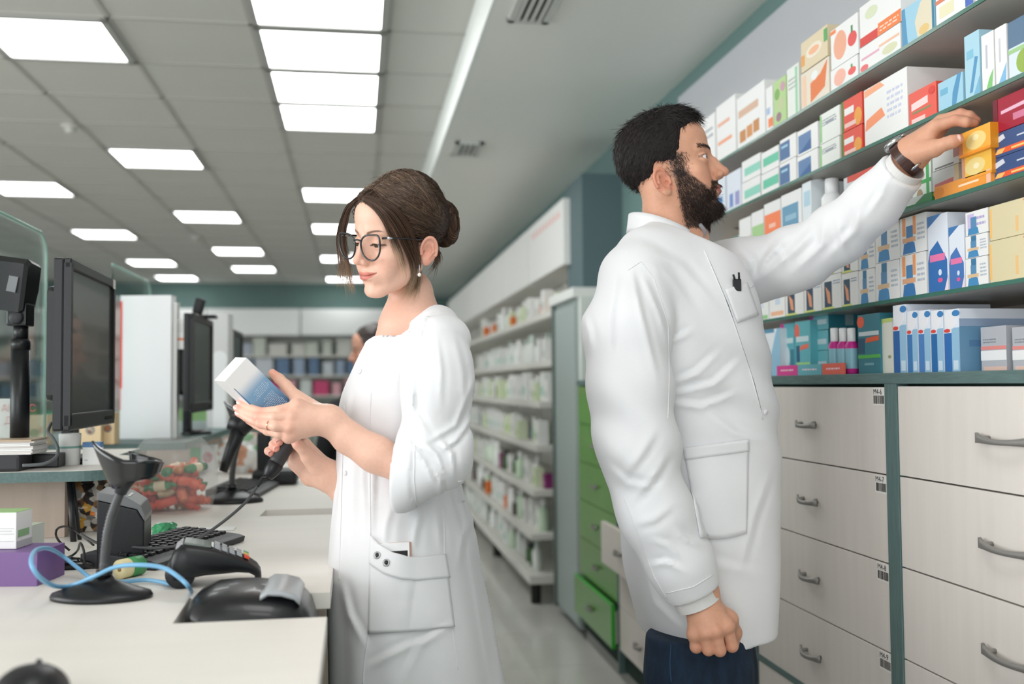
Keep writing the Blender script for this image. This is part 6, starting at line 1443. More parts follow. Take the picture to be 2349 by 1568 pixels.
# bun: wound strands
out = []; kc = []; r = np.random.RandomState(5)
for i in range(900):
    k = 16; a0 = r.uniform(0, 6.28); ln = r.uniform(1.5, 3.2); rr = r.uniform(.94, 1.0); tilt = r.uniform(-1.45, 1.45); t = np.linspace(0, 1, k)
    an = a0+ln*t; x = .034*np.sin(np.clip(tilt+.12*np.sin(an), -1.5, 1.5))*rr; rad_ = np.sqrt(np.maximum(.002, 1-(x/.036)**2)); P_ = np.stack([x, .024*rad_*rr*np.cos(an), .046*rad_*rr*np.sin(an)], 1) if i % 2 else np.stack([.034*rr*np.cos(an)*math.cos(tilt*.6), .024*rr*math.sin(tilt*.6)+0*an, .046*rr*np.sin(an)*math.cos(tilt*.6)], 1); out.append(P_+bun_l*1.0/1)
    b = r.uniform(.6, 1.3); kc.append(np.tile(L3((66, 46, 35) if r.rand() > .15 else (128, 96, 70))*b, (k, 1)))
out = np.array(out); Sb = loc2v(Hw, Rw, 1.0, (out-bun_l).reshape(-1, 3)).reshape(out.shape)-Hw+bun_c; Sb = push(Sb, rs_.uniform(.0, .003, len(Sb)), reach=.03); hairmesh('hair_bun', Sb, .0006, np.array(kc), M_hair, WM)
# loose locks by the face, from places in the picture
_hb = bvh_of([o for o in bpy.data.objects if o.parent == WM and o.name.split('.')[0] in ('body', 'hair')])
def hug(u, v, d, lift=.005):
    dr = ray(u, v); nrm_ = dr.normalized(); h, n_, _, _ = _hb.ray_cast(CAMP, nrm_)
    if h is None or (h-CAMP).dot(E2) > DW+.08: return (u, v, d)
    return (u, v, (h-CAMP).dot(E2)-lift)
def locks(paths, n, seed, spread, tipspread, rad=.0007, dark=(84, 62, 48), tip=(226, 198, 164), tipfrom=.5, wts=None):
    r = np.random.RandomState(seed); out = []; kc = []
    for i in range(n):
        pth = paths[r.choice(len(paths), p=wts)]; pts = np.array([U(*q) for q in pth]); k = 22; t = np.linspace(0, 1, k); m = len(pts); f = t*(m-1); i0 = np.clip(f.astype(int), 0, m-2); w = (f-i0)[:, None]
        a = pts[np.clip(i0-1, 0, m-1)]; b = pts[i0]; c = pts[i0+1]; d_ = pts[np.clip(i0+2, 0, m-1)]
        q = .5*((2*b)+(-a+c)*w+(2*a-5*b+4*c-d_)*w*w+(-a+3*b-3*c+d_)*w**3)
        o1 = r.randn(3)*spread; o2 = r.randn(3)*tipspread; q = q+o1*(.35+.65*t[:, None])+o2*(t[:, None]**2)
        ln = r.uniform(.72, 1.0); q = q[0]*0+np.stack([np.interp(t*ln, t, q[:, j]) for j in range(3)], 1); out.append(q)
        b_ = r.uniform(.7, 1.3); tt_ = sstep(tipfrom, 1, t*ln)[:, None]; kc.append(np.clip(L3(dark)*b_*(1-tt_)+L3(tip)*(.8+.3*b_)*tt_, 0, 1))
    return np.array(out), np.array(kc), rad
dn = DW-.055
nearp = [[(833, 456), (872, 476), (904, 517), (929, 564), (947, 605), (946, 640), (931, 668), (908, 694)],
         [(833, 452), (882, 472), (918, 515), (941, 565), (955, 605), (953, 640), (940, 672), (918, 700)],
         [(835, 455), (866, 480), (892, 520), (912, 560), (925, 600), (932, 635), (926, 650)],
         [(838, 450), (895, 470), (932, 510), (950, 560), (956, 600), (957, 640), (950, 668), (932, 690)],
         [(833, 458), (860, 478), (884, 512), (900, 552), (914, 590), (922, 628)]]
nearp = [[hug(a, b, DW-.085, .006) for a, b in p_] for p_ in nearp]
farp = [[hug(834, 452, DW-.06), hug(818, 458, DW-.06), (795, 480, DW-.045), (782, 540, DW-.02), (790, 600, DW-.01), (800, 650, DW-.01), (806, 672, DW-.01)],
        [hug(834, 448, DW-.06), hug(815, 456, DW-.06), (790, 490, DW-.04), (777, 545, DW-.01), (783, 600, DW-.0), (782, 640, DW+.0), (778, 655, DW)],
        [hug(832, 450, DW-.06), hug(820, 455, DW-.06), (798, 488, DW-.05), (788, 550, DW-.03), (797, 600, DW-.02), (806, 650, DW-.02), (812, 675, DW-.02)]]
napep = [[(980, 545, DW-.03), (1000, 570, DW-.02), (1006, 590, DW-.01), (1000, 612, DW)], [(985, 550, DW-.02), (1005, 580, DW), (1003, 610, DW)], [(1005, 540, DW), (1000, 600, DW+.02), (985, 630, DW+.03)]]
parts_ = [locks(nearp, 400, 1, .0034, .0050, wts=[.32, .26, .07, .28, .07]), locks(farp, 210, 2, .0032, .005, tip=(176, 146, 116)), locks(napep, 90, 3, .0035, .006, tip=(120, 88, 64))]
S_ = []; K_ = []
for a, b, c in parts_: S_.append(a); K_.append(b)
hairmesh('loose_locks', np.concatenate(S_), .00045, np.concatenate(K_), M_hair, WM)
# flyaways
out = []; kc = []; r = np.random.RandomState(8)
for i in range(70):
    v = r.randn(3); v[2] = abs(v[2])*.9+.2; v[1] -= .3; q = np.array([0, -.014, .040])+v/np.sqrt(((v/np.array([.084, .103, .093]))**2).sum()); k = 12; t = np.linspace(0, 1, k)[:, None]
    if q[1] > .07 and q[2] < .09: continue
    tg = np.cross(v, r.randn(3)); tg /= np.linalg.norm(tg); nn_ = v/np.linalg.norm(v); L_ = r.uniform(.02, .05)
    out.append(q+tg*L_*t+nn_*(.010*np.sin(t*3)*r.uniform(.3, 1.0))); kc.append(np.tile(L3((110, 86, 66)), (k, 1)))
out = np.array(out); hairmesh('flyaway_hair', loc2v(Hw, Rw, HS, out.reshape(-1, 3)).reshape(out.shape), .00028, np.array(kc), M_hair, WM)
# ---- glasses
M_gf = mat('glasses_frame', (18, 22, 28), .25, coat=.5); M_lens = mat('spectacle_lens', (250, 252, 255), .02, trans=1.0, ior=1.02, alpha=.25)
GL = MB().box((0, 0, 0), (.0001, .0001, .0001), M_gf)
gl = []
def gpt(x, y, z): return loc2v(Hw, Rw, HS, [(x, y, z)])[0]
def glass_curve(s):
    pts = []
    for i in range(41):
        a = 2*math.pi*i/40; ca, sa = math.cos(a), math.sin(a)
        rx = .0285; rz = .0225 if sa > 0 else .0285; x = .0375+rx*ca; z = -.0045+rz*math.copysign(abs(sa)**(1.0 if sa < 0 else .9), sa)
        if ca > .0 and sa > 0: x += .0045*(ca*sa*2)**2; z += .0045*(ca*sa*2)**2
        pts.append((s*x, .1065-.22*max(0, x-.012)**1.0*.30, z))
    return pts
frame = MB()
for s in (-1, 1):
    P_ = [Vector(toW(gpt(*q)[None])[0]) for q in glass_curve(s)]; frame.tube(P_, .0018, M_gf, 8, cap=False)
br = [Vector(toW(gpt(x, .1095-abs(x)*.12, -.0005+.002*math.cos(x*160)))[0] if False else toW(gpt(x, .1092-abs(x)*.15, .0075-abs(x)*.15)[None])[0]) for x in (-.0105, -.006, 0, .006, .0105)]
frame.tube(br, .0018, M_gf, 8)
fo = frame.build('eyeglasses', WM); fo['label'] = 'round black-framed glasses'; fo['_org'] = WM['_org']
for s in (-1, 1):
    tp = [(s*.0645, .0955, .0115), (s*.0705, .086, .0115), (s*.0760, .06, .009), (s*.0765, .02, .003), (s*.0775, -.008, .000), (s*.0765, -.022, -.014)]
    MB().tube([Vector(toW(gpt(*q)[None])[0]) for q in tp], [.0022, .0021, .0016, .0014, .0014, .0014], M_gf, 8).build('temple', fo)
    MB().tube([Vector(toW(gpt(*q)[None])[0]) for q in ((s*.0700, .0875, .0115), (s*.0728, .0770, .0104))], .0024, mat('silver', (210, 212, 214), .25, metal=.9), 8).build('hinge', fo)
    Pl = [Vector(toW(gpt(*q)[None])[0]) for q in glass_curve(s)[:-1]]; cen = sum(Pl, Vector())/len(Pl)
    MB().add([cen]+Pl, [[0, 1+i, 1+(i+1) % 40] for i in range(40)], M_lens, True).build('lens', fo)
# earring
ea = PV(962, 606, DW-.098); ee = MB().tube([Vector(toW(ea[None])[0]), Vector(toW((ea+np.array([.0, 0, -.016]))[None])[0])], .0006, mat('silver', (210, 212, 214), .25, metal=.9), 6).build('earring', WM); ee['_org'] = WM['_org']; ee['label'] = 'small pearl drop earring'
pe_ = Vector(toW((ea+np.array([0, 0, -.0185]))[None])[0]); MB().lathe([(.0003, -.0034), (.0024, -.0026), (.0034, 0), (.0024, .0026), (.0003, .0034)], mat('pearl', (240, 232, 224), .2, coat=.6), org=pe_, n=14).build('pearl', ee)
# ---- the woman's coat
def ringsdf(P, rings, sq=2.3):
    """torso from stacked cross-sections: (z, cx, cy, rx, ry, turn)"""
    X, Y, Z = P; R = np.array(sorted(rings)); z = np.clip(Z, R[0, 0], R[-1, 0]).astype(np.float64)
    zz = R[:, 0]; n = len(R)
    # smooth interpolation
    def ip(c):
        m = np.gradient(R[:, c], zz); k = np.clip(np.searchsorted(zz, z, side='right')-1, 0, n-2); h = (zz[k+1]-zz[k]); t = (z-zz[k])/h
        return ((1+2*t)*(1-t)**2*R[k, c]+t*(1-t)**2*h*m[k]+t*t*(3-2*t)*R[k+1, c]+t*t*(t-1)*h*m[k+1]).astype(np.float32)
    cx, cy, rx, ry, tn = [ip(c) for c in range(1, 6)]; c_, s_ = np.cos(tn), np.sin(tn); dx, dy = X-cx, Y-cy; a = (dx*c_+dy*s_)/rx; b = (-dx*s_+dy*c_)/ry
    k = (np.abs(a)**sq+np.abs(b)**sq)**(1/sq); d = (k-1)*np.minimum(rx, ry); an = np.arctan2(b, a)
    d = np.maximum(d, np.maximum(Z-R[-1, 0], R[0, 0]-Z)); return d, an
tw = math.radians(18)
def rg_(v, ul, ur, ry, cy=DW+.05, turn=-tw):
    a = PV(ul, v, cy); b = PV(ur, v, cy); e = (b[0]-a[0])/2; return (a[2], (a[0]+b[0])/2, cy, math.sqrt(max(e*e-(ry*math.sin(turn))**2, .0001))/math.cos(turn), ry, turn)
zneck = PV(940, 735, DW)[2]
R_w = [rg_(755, 868, 1020, .085), rg_(800, 845, 1045, .115), rg_(850, 822, 1060, .135), rg_(900, 800, 1060, .140), rg_(950, 787, 1056, .135), rg_(1040, 782, 1045, .125), rg_(1120, 778, 1055, .130), rg_(1200, 773, 1080, .150, DW+.04), rg_(1330, 770, 1102, .175, DW+.03), rg_(1480, 774, 1130, .19, DW+.02), rg_(1640, 774, 1158, .20, DW+.02), rg_(1760, 774, 1170, .205, DW+.02)]
SL, SM, SE = PV(1004, 785, 1.745), PV(1004, 900, 1.715), PV(1001, 1046, 1.712)
CU = PV(915, 1092, 1.722); SFAR = PV(905, 800, DW+.135)
axc = (PV(905, 1092, 1.722)-PV(1012, 1098, 1.712)); axc /= np.linalg.norm(axc)
g = Grid(PV(745, 1770, DW)-np.array([0, .25, 0]), PV(1190, 690, DW)+np.array([0, .25, 0]), .0038); P = g.P()
d, an = ringsdf(P, R_w)
sh = chain(P, [PV(985, 735, DW+.05), PV(1003, 748, DW-.01), PV(1020, 780, 1.76)], [.028, .036, .046], .02); d = smin(d, sh, .045)
sh = chain(P, [PV(935, 750, DW+.03), PV(900, 790, DW+.10), PV(890, 840, DW+.13)], [.034, .045, .055], .02); d = smin(d, sh, .05)
dt = d
# gathers and long folds of the skirt
zz = P[2]; wz = np.clip((PV(0, 1150, DW)[2]-zz)/.25, 0, 1)
dt = dt-.0030*wz*np.sin(an*6+1.2*np.sin(zz*5)+1.5*nz(P, 5, 1))-.0012*wz*np.sin(an*13+3*nz(P, 6, 2))
wt_ = np.exp(-((zz-PV(0, 1120, DW)[2])/.10)**2); dt = dt-.0010*wt_*np.sin(an*20+nz(P, 10, 3)*2)
dt = dt-.0030*nz(P, 16, 5)*sstep(.0, .2, zz-PV(0, 1150, DW)[2])
# sleeve, loose above the elbow, wide cuff
sl = chain(P, [SL, PV(1006, 840, 1.72), SM, SE], [.048, .054, .056, .056], .03)
fo = cap(P, SE, CU, .057, .059); sl = smin(sl, fo, .035)
da = (P[0]-SE[0])*axc[0]+(P[1]-SE[1])*axc[1]+(P[2]-SE[2])*axc[2]
re = np.sqrt((P[0]-SE[0])**2+(P[1]-SE[1])**2+(P[2]-SE[2])**2); we = np.exp(-(re/.085)**2)
sl = sl-.0035*we*np.sin((P[0]*.55-P[2]*.55+P[1]*.2)*105+1.6*nz(P, 14, 7))-.0020*np.exp(-(re/.2)**2)*np.sin((P[0]*.9-P[2]*.3)*62+2.2*nz(P, 9, 8))
lc = float((CU-SE)@axc); sl = smax(sl, da-lc, .004)
cuf = (da > lc-.034); sl = np.where(cuf, sl-.0028, sl)
hc_ = smax(cap(P, SE, CU+axc*.05, .050, .051), -(da-lc+.04), .004); sl = smax(sl, -hc_, .003)
FW = [([(940, 1018), (972, 1055), (1000, 1115)], 6, .006), ([(968, 1012), (1002, 1042), (1022, 1092)], 6, .007), ([(1008, 1008), (1036, 1040), (1042, 1095)], 6, .006), ([(938, 850), (948, 940), (985, 1005)], 7, .004), ([(1086, 870), (1045, 975), (985, 1010)], 6, .005), ([(1088, 950), (1045, 1010), (1015, 1030)], 6, .005), ([(985, 1060), (1010, 1100), (1012, 1140)], 6, .005), ([(1002, 780), (1012, 850), (1010, 930)], 6, .003), ([(1040, 770), (1060, 850), (1062, 930)], 7, .003)]
FT = [([(862, 990), (856, 1100), (852, 1220)], 6, .003), ([(935, 1330), (930, 1390), (925, 1440)], 8, .004), ([(905, 1140), (885, 1200), (880, 1260)], 8, .003), ([(965, 1175), (952, 1220), (948, 1262)], 8, .004), ([(1000, 1170), (1006, 1220), (1010, 1262)], 8, .003), ([(782, 1330), (800, 1410), (836, 1480)], 9, .004), ([(850, 1530), (900, 1500), (990, 1460)], 9, .004), ([(930, 1560), (965, 1480), (1040, 1430)], 10, .004), ([(1060, 1160), (1095, 1380), (1125, 1560)], 10, .004), ([(958, 735), (930, 800), (905, 890)], 8, .003), ([(985, 725), (972, 800), (955, 880)], 7, .003), ([(1085, 1180), (1060, 1230), (1050, 1300)], 8, .003), ([(800, 900), (790, 980), (786, 1060)], 7, .003), ([(835, 1000), (832, 1100), (838, 1200)], 7, .0025)]
sl = sl-folds(P, FW, near=P[1] < 1.80); dt = dt-folds(P, FT)
D = smin(dt, sl, .008)
# neck opening: slanted plane and hollow for the neck
nrm = np.array([-.50, -.10, .86]); nrm /= np.linalg.norm(nrm); pc_ = PV(948, 728, DW)
pl_ = (P[0]-pc_[0])*nrm[0]+(P[1]-pc_[1])*nrm[1]+(P[2]-pc_[2])*nrm[2]
D = smax(D, pl_-.008, .004)
hole = cap(P, PV(940, 640, DW+.03), PV(934, 790, DW+.02), .058, .068); D = smax(D, -hole, .006)
Vc, Qc = main_part(*nets(D, g)); coat = mk('coat', Vc, Qc, M_cloth, WM); coat['label'] = 'white knee-length coat with three-quarter sleeves'; coat['_org'] = WM['_org']
# trousers and shoes below the frame keep her on the floor
lg = MB()
for s in (-1, 1): lg.tube([Vector(toW((np.array([PV(955, 1568, DW)[0]+.01, DW+s*.08, z]))[None])[0]) for z in (.62, .4, .12)], [.07, .055, .045], mat('dark_trousers', (40, 42, 48), .8), 16)
lg.build('trousers', WM)
for s in (-1, 1): MB().box(Vector(toW(np.array([[PV(955, 1568, DW)[0]-.17, DW+s*.08-.045, .001]]))[0]), Vector(toW(np.array([[PV(955, 1568, DW)[0]+.07, DW+s*.08+.045, .1]]))[0]), mat('white_shoe', (220, 220, 220), .5), bev=.03).build('shoe', WM)
bw_ = bvh_of([coat])
seam(bw_, [(864, 777), (885, 776), (905, 776), (925, 772), (940, 762), (950, 748), (965, 733), (985, 717), (1005, 707), (1022, 703)], .0036, 'neck_facing', M_cloth, coat, -.0008)
# pocket with slanted mouth, curved band, placket, belt and seams
def lerp(a, b, t): return a+(b-a)*t
def vtop(u):   # mouth of the pocket
    xs = [850, 868, 900, 930, 960, 990, 1020]; ys = [1227, 1246, 1270, 1279, 1279, 1275, 1271]; return float(np.interp(u, xs, ys))
cols_ = []
for i in range(29):
    t = i/28; ut = lerp(851, 1019, t); ub = lerp(846, 1040, t); vb = lerp(1452, 1437, t)+2*math.sin(t*3.1); cols_.append((ut, vtop(ut), ub, vb))
pk = drape(bw_, cols_, 24, lambda i, k: .003+.011*math.exp(-((i-11)/6)**2)*max(0, 1-k/14), .0022, 'pocket', M_cloth, coat)
cols_ = [(lerp(851, 1019, i/28), vtop(lerp(851, 1019, i/28))-1, lerp(849, 1028, i/28), float(np.interp(i/28, [0, .2, .4, .6, 1], [1294, 1318, 1330, 1331, 1324]))) for i in range(29)]
pband = drape(bw_, cols_, 8, lambda i, k: .0048+.011*math.exp(-((i-11)/6)**2)*max(0, 1-k/20), .0018, 'pocket_band', M_cloth, coat)
for pts in ([(851, 900), (848, 1000), (849, 1100), (850, 1227)], [(845, 1455), (836, 1520), (832, 1568)], [(1018, 1160), (1019, 1271), (1030, 1380), (1050, 1535)], [(1025, 704), (1008, 735), (975, 790), (945, 850), (937, 930), (938, 1010)], [(952, 1022), (950, 1100), (956, 1168)], [(790, 930), (786, 1060), (782, 1200), (778, 1330)]):
    seam(bw_, pts, .0008, 'seam', M_cloth, coat, .0005)
for vv in (1102, 1149): seam(bw_, [(1050, vv+1), (1065, vv), (1078, vv-1)], .0012, 'belt_edge', M_cloth, coat, .0008)
cols_ = [(lerp(782, 806, i/6), 905, lerp(770, 790, i/6), 1500) for i in range(7)]
for (u, v) in ((826, 852), (792, 1085)):
    h, n_ = hit(bw_, u, v); R_ = n_.to_track_quat('Z', 'Y').to_matrix(); MB().lathe([(.0045, 0), (.005, .001), (.0045, .002)], M_cloth, org=h, rot=R_, n=14).build('button', coat)
M_snap = mat('snap_metal', (176, 178, 180), .35, metal=.8)
bw2 = bvh_of_local(pband)
for (u, v) in ((866, 1273), (887, 1290)):
    h, n_ = hit(bw2, u, v); h = h+n_*.0012; R_ = n_.to_track_quat('Z', 'Y').to_matrix()
    MB().lathe([(.0062, 0), (.0064, .0012), (.0045, .0016), (.0040, .0006), (.0002, .0006)], M_snap, org=h, rot=R_, n=18).build('snap', coat)
    MB().lathe([(.0032, .0006), (.0030, .0011), (.0002, .0011)], M_blk, org=h, rot=R_, n=14).build('snap', coat)
# stand-up collar edge
col_ = [(864, 764), (880, 752), (905, 738), (935, 724), (965, 712), (995, 702), (1022, 698), (1030, 712)]
# smartphone in the pocket
h1, n1 = hit(bw_, 915, 1262); h0, n0 = hit(bw_, 905, 1340)
xa_ = Vector(E1); up_ = (h1-h0).normalized(); n_ = xa_.cross(up_).normalized(); n_ = -n_ if n_.dot(E2) > 0 else n_
h1 = h1+n_*.0020; up_ = (up_-n_*.10).normalized(); up_ = (up_-xa_*up_.dot(xa_)).normalized(); n_ = xa_.cross(up_); n_ = -n_ if n_.dot(E2) > 0 else n_
SPH = thing('smartphone', 'white smartphone in a copper case sticking out of the coat pocket', 'smartphone', tuple(h1))
Rm = Matrix((xa_, -n_, up_)).transposed()
tilt_ = Matrix.Rotation(math.radians(3), 3, n_)
def ph_box(x0, x1, z0, z1, y0, y1, m, nm, bev):
    b = MB().box((x0, y0, z0), (x1, y1, z1), m, bev); b.v = [tuple(h1+tilt_ @ (Rm @ Vector(q))) for q in b.v]; return b.build(nm, SPH)
s_ = 1/F*1.78
ph_box(-52*s_, 27*s_, -24*s_, 19*s_, -.0010, .0070, mat('copper_case', (206, 150, 124), .35, metal=.3), 'case', .0035)
ph_box(-50*s_, 24*s_, -23*s_, 17*s_, -.0022, .0020, mat('phone_white', (240, 240, 242), .2, coat=.5), 'front', .0009)
ph_box(-46*s_, 20*s_, -22*s_, -2*s_, -.0026, -.0008, M_blkg, 'screen', .0003)
# ---- wrist strap
def band(center, axis, ra, rb, width, up, m, name, parent, thick=.0022, n=40, open_=0):
    c = np.array(center); ax = np.array(axis, float); ax /= np.linalg.norm(ax); a = np.array(up, float); a -= ax*(a@ax); a /= np.linalg.norm(a); b = np.cross(ax, a); vs = []; fs = []
    sec = [(-width/2, 0), (-width/2, thick), (width/2, thick), (width/2, 0)]
    for k in range(n):
        w = 2*math.pi*k/n; e = a*math.cos(w)*1; 
        for (x, t) in sec: vs.append(c+ax*x+a*math.cos(w)*(ra+t)+b*math.sin(w)*(rb+t))
    for k in range(n):
        for q in range(4): fs.append([k*4+q, k*4+(q+1) % 4, ((k+1) % n)*4+(q+1) % 4, ((k+1) % n)*4+q])
    return mk(name, np.array(vs), np.array(fs), m, parent, smooth=False)
axw = (U(800, 1125, 1.875)-wr2); wcn = U(747, 1087, 1.861)
st_ = band(wcn, axw, .0265, .0235, .016, (0, 0, 1), M_blk, 'wristwatch', WM); st_['label'] = 'black wristwatch strap'; st_['_org'] = WM['_org']
band(U(765, 1090, 1.845), (U(768, 1075, 1.845)-U(765, 1090, 1.845)), .0045, .0035, .002, (1, 0, 0), mat('silver', (210, 212, 214), .25, metal=.9), 'watch_buckle', st_, .001, 20)
# ring
axr = F_r[2]-F_r[1]; rng_ = band(F_r[1]+axr*.38, axr, .0086, .0084, .0016, (0, 0, 1), mat('rose_gold', (226, 160, 130), .22, metal=.9), 'ring', WM, .0009, 28)
# ---- the held carton
SC_ = 1/F
P0 = PV(540, 819, 1.770); av = np.array([.585, -.81, -.043]); bv = np.array([-.566, -.37, -.737]); cv = np.array([.580, .456, -.675])
av /= np.linalg.norm(av); bv -= av*(bv@av); bv /= np.linalg.norm(bv); cv2 = np.cross(av, bv); cv = cv2 if cv2@cv > 0 else -cv2
A_, B_, C_ = .0535, .0555, .128
M_gr = mat('carton_blue_fade', (236, 234, 232), .42); nt = M_gr.node_tree
tc = nt.nodes.new('ShaderNodeTexCoord'); sx = nt.nodes.new('ShaderNodeSeparateXYZ'); nt.links.new(tc.outputs['Generated'], sx.inputs[0])
at = nt.nodes.new('ShaderNodeAttribute'); at.attribute_name = 'Col'; nt.links.new(at.outputs['Color'], nt.nodes['Principled BSDF'].inputs['Base Color'])
def face_grid(o, e1, e2, n1, n2, colf):
    vs = []; fs = []; cs = []
    for i in range(n1+1):
        for j in range(n2+1): vs.append(o+e1*(i/n1)+e2*(j/n2)); cs.append(colf(i/n1, j/n2))
    for i in range(n1):
        for j in range(n2): fs.append([i*(n2+1)+j, (i+1)*(n2+1)+j, (i+1)*(n2+1)+j+1, i*(n2+1)+j+1])
    return np.array(vs), np.array(fs), np.array(cs)
a_, b_, c_ = av*A_, bv*B_, cv*C_; wh = L3((238, 236, 235)); bl0 = L3((126, 164, 196)); bl1 = L3((52, 92, 136))
def fade(i, j): t = sstep(.18, .42, i); q = wh*(1-t)+bl0*t; u = sstep(.42, 1.0, i); return q*(1-u)+bl1*u
white = lambda i, j: wh
def lowf(i, j): t = sstep(.5, .95, i+.0*j); return wh*(1-t*.0)
fcs = [face_grid(P0, a_, b_, 2, 2, white), face_grid(P0+c_, a_, b_, 2, 2, lambda i, j: bl1), face_grid(P0+a_, c_, b_, 40, 6, fade), face_grid(P0, c_, b_, 40, 6, fade), face_grid(P0+b_, c_, a_, 40, 6, lowf), face_grid(P0, c_, a_, 40, 6, lowf)]
Vx, Qx, Cx = merge(fcs); BX = thing('medicine_carton', 'white carton fading to blue, held in the woman\'s raised left hand', 'carton', tuple(toW((P0+c_*.5+a_*.5+b_*.5)[None])[0]))
mk('carton', Vx, Qx, M_gr, BX, Cx, smooth=False)
# small print and the dark line on its blue side
pr_ = MB(); rnd = random.Random(9); nn = av*.0004
def pq(s0, s1, t0, t1, m): q = [P0+a_+nn+c_*s+b_*t for s, t in ((s0, t0), (s1, t0), (s1, t1), (s0, t1))]; pr_.quad(*[tuple(toW(x[None])[0]) for x in q], m)
for k in range(24):
    s = .40+k*.024; t = .08+rnd.uniform(0, .1)
    if k in (5, 6): continue
    e = .9 if k > 9 else rnd.uniform(.5, .8)
    while t < e: w = rnd.uniform(.03, .10); pq(s, s+.0085, t, min(t+w, e), flat((196, 212, 228))); t += w+.025
for t in (.955,): pq(.16, .98, t, t+.02, flat((70, 112, 160)))
pr_.build('print', BX)
q = [P0+b_*1.0-bv*.0+c_*s+a_*t+bv*.0004 for s, t in ((-.0, 0), (.012, 0), (.012, 1), (0, 1))]
# ---- the scanner she is holding
GS = PV(632, 1064, 1.838); GT = PV(674, 996, 1.852); GH = PV(688, 972, 1.862)
SN = thing('barcode_scanner', 'black handheld barcode scanner with its cable, gripped in the woman\'s right hand', 'barcode scanner', tuple(toW(GS[None])[0]))
def w_(p): return Vector(toW(np.asarray(p)[None])[0])
gd_ = (GT-GS)/np.linalg.norm(GT-GS)
MB().tube([w_(GS), w_(GS+gd_*.01), w_(GT), w_(GH), w_(GH+gd_*.02)], [.0140, .0138, .0135, .015, .018], mat('matte_charcoal', (58, 58, 60), .5), 24).build('grip', SN)
MB().tube([w_(GS-gd_*.028), w_(GS-gd_*.026), w_(GS-gd_*.014), w_(GS-gd_*.001), w_(GS+gd_*.002)], [.0085, .0105, .0150, .0160, .0150], M_blk, 8).build('end_cap', SN)
hx_ = GH+gd_*.03; MB().tube([w_(GH-gd_*.005), w_(PV(690, 955, 1.872)), w_(PV(668, 944, 1.885))], [.015, .019, .020], M_blk, 18).build('head', SN)
cb = [GS-gd_*.027, PV(603, 1095, 1.835), PV(590, 1115, 1.83), PV(560, 1155, 1.82), PV(500, 1205, 1.80), PV(440, 1241, 1.78), PV(370, 1256, 1.78), PV(300, 1254, 1.80), PV(230, 1246, 1.85), PV(205, 1236, 1.92), PV(186, 1224, 1.98)]
cbw = [w_(p) for p in cb]; ribs = []; rr_ = []
for i in range(25): f = i/24; ribs.append(cbw[0].lerp(cbw[1], min(1, f*2)) if f < .5 else cbw[1].lerp(cbw[2], f*2-1)); rr_.append(.0042 if i % 2 else .0032)
MB().tube(ribs, rr_, M_blk, 10).build('strain_relief', SN)
tubeobj('cord', cbw[1:], .0028, mat('dark_grey_cable', (70, 71, 73), .4), parent=SN, n=10)
# ================================================================= the man
DM = 2.10
MO = toW(PV(1600, 1568, DM)*np.array([1, 1, 0])[None])[0]
MN = thing('person', 'bearded dark-haired man in a white coat and jeans, reaching to the shelf', 'person', tuple(MO))
Rm_ = headframe((.966, -.26, 0), math.radians(-11), 0)
HM = PV(1671, 392, DM-.03)-Rm_ @ np.array([0, .1225, -.0345]); MS_ = 1.0
pm = dict(male=1, earz=-.016, eye=(-.001, .0050, 0), smile=0, lip=1.0, blush=.25, blushc=(196, 112, 92), brow=(.0185, .0040, .0040, .97), nose=.004, liner=.55)
SKM = (216, 162, 134)
nk0, nk1 = PV(1532, 455, DM+.0), PV(1540, 560, DM+.01)
g = Grid(HM-np.array([.125, .105, .215]), HM+np.array([.145, .105, .140]), .0016); P = g.P(); Lc = local(P, HM, Rm_, MS_)
d = face_sdf(Lc, pm)
nk = smin(cap(P, nk0, nk1, .054, .062), cap(P, nk1, PV(1550, 640, DM+.01), .062, .10), .03)
nk = smin(nk, cap(P, PV(1592, 470, DM), PV(1590, 545, DM), .025, .028), .03)
d = smin(d, nk, .026)
V1, Q1 = nets(d, g); c1, Lm = face_cols(V1, HM, Rm_, MS_, pm, SKM, (172, 96, 86), (34, 26, 24))
# beard shadow on the skin under the beard
bl = np.clip((.5*(Lm[1]-.0)+0)*0+1, 0, 1)
def beard_mask(x, y, z):
    ax = np.abs(x)
    line = np.where(y < .034, -.016, -.016-1.22*(y-.034)); line = np.maximum(line, -.082)
    m = sstep(line+.004, line-.006, z)*(y > .012)*sstep(.010, .020, y)
    must = (ax < .030)*sstep(-.0465, -.0500, z)*(z > -.064)*(y > .068)
    gote = sstep(.019, .023, ax)*(ax < .036)*(z < -.052)*(z > -.088)*(y > .06)
    m = np.clip(m+must+gote, 0, 1); mouth = np.exp(-((ax/.0235)**4+((z+.0670)/.0080)**4))*(y > .07)
    patch_ = np.exp(-((ax/.012)**2+((z+.081)/.005)**2))*.7*(y > .08)
    return m*(1-np.clip(mouth*1.3, 0, 1))*(1-patch_)*(1-(y > .088)*(z > -.049))*(z > -.135)
bm_ = beard_mask(*Lm); c1 = c1*(1-.72*bm_[:, None])+L3((52, 40, 36))*.72*bm_[:, None]
sbm = np.exp(-((Lm[1]-.024)/.015)**2)*sstep(.024, .012, Lm[2])*sstep(-.034, -.024, Lm[2])*(np.abs(Lm[0]) > .045)*.6; c1 = c1*(1-sbm[:, None])+L3((48, 38, 34))*sbm[:, None]
st_n = sstep(-.085, -.10, Lm[2])*sstep(-.145, -.12, Lm[2])*sstep(.09, .07, Lm[1])*sstep(-.005, .02, Lm[1])*.35; c1 = c1*(1-st_n[:, None])+L3((120, 84, 68))*st_n[:, None]
def U(u, v, d): return PV(u, v, d)
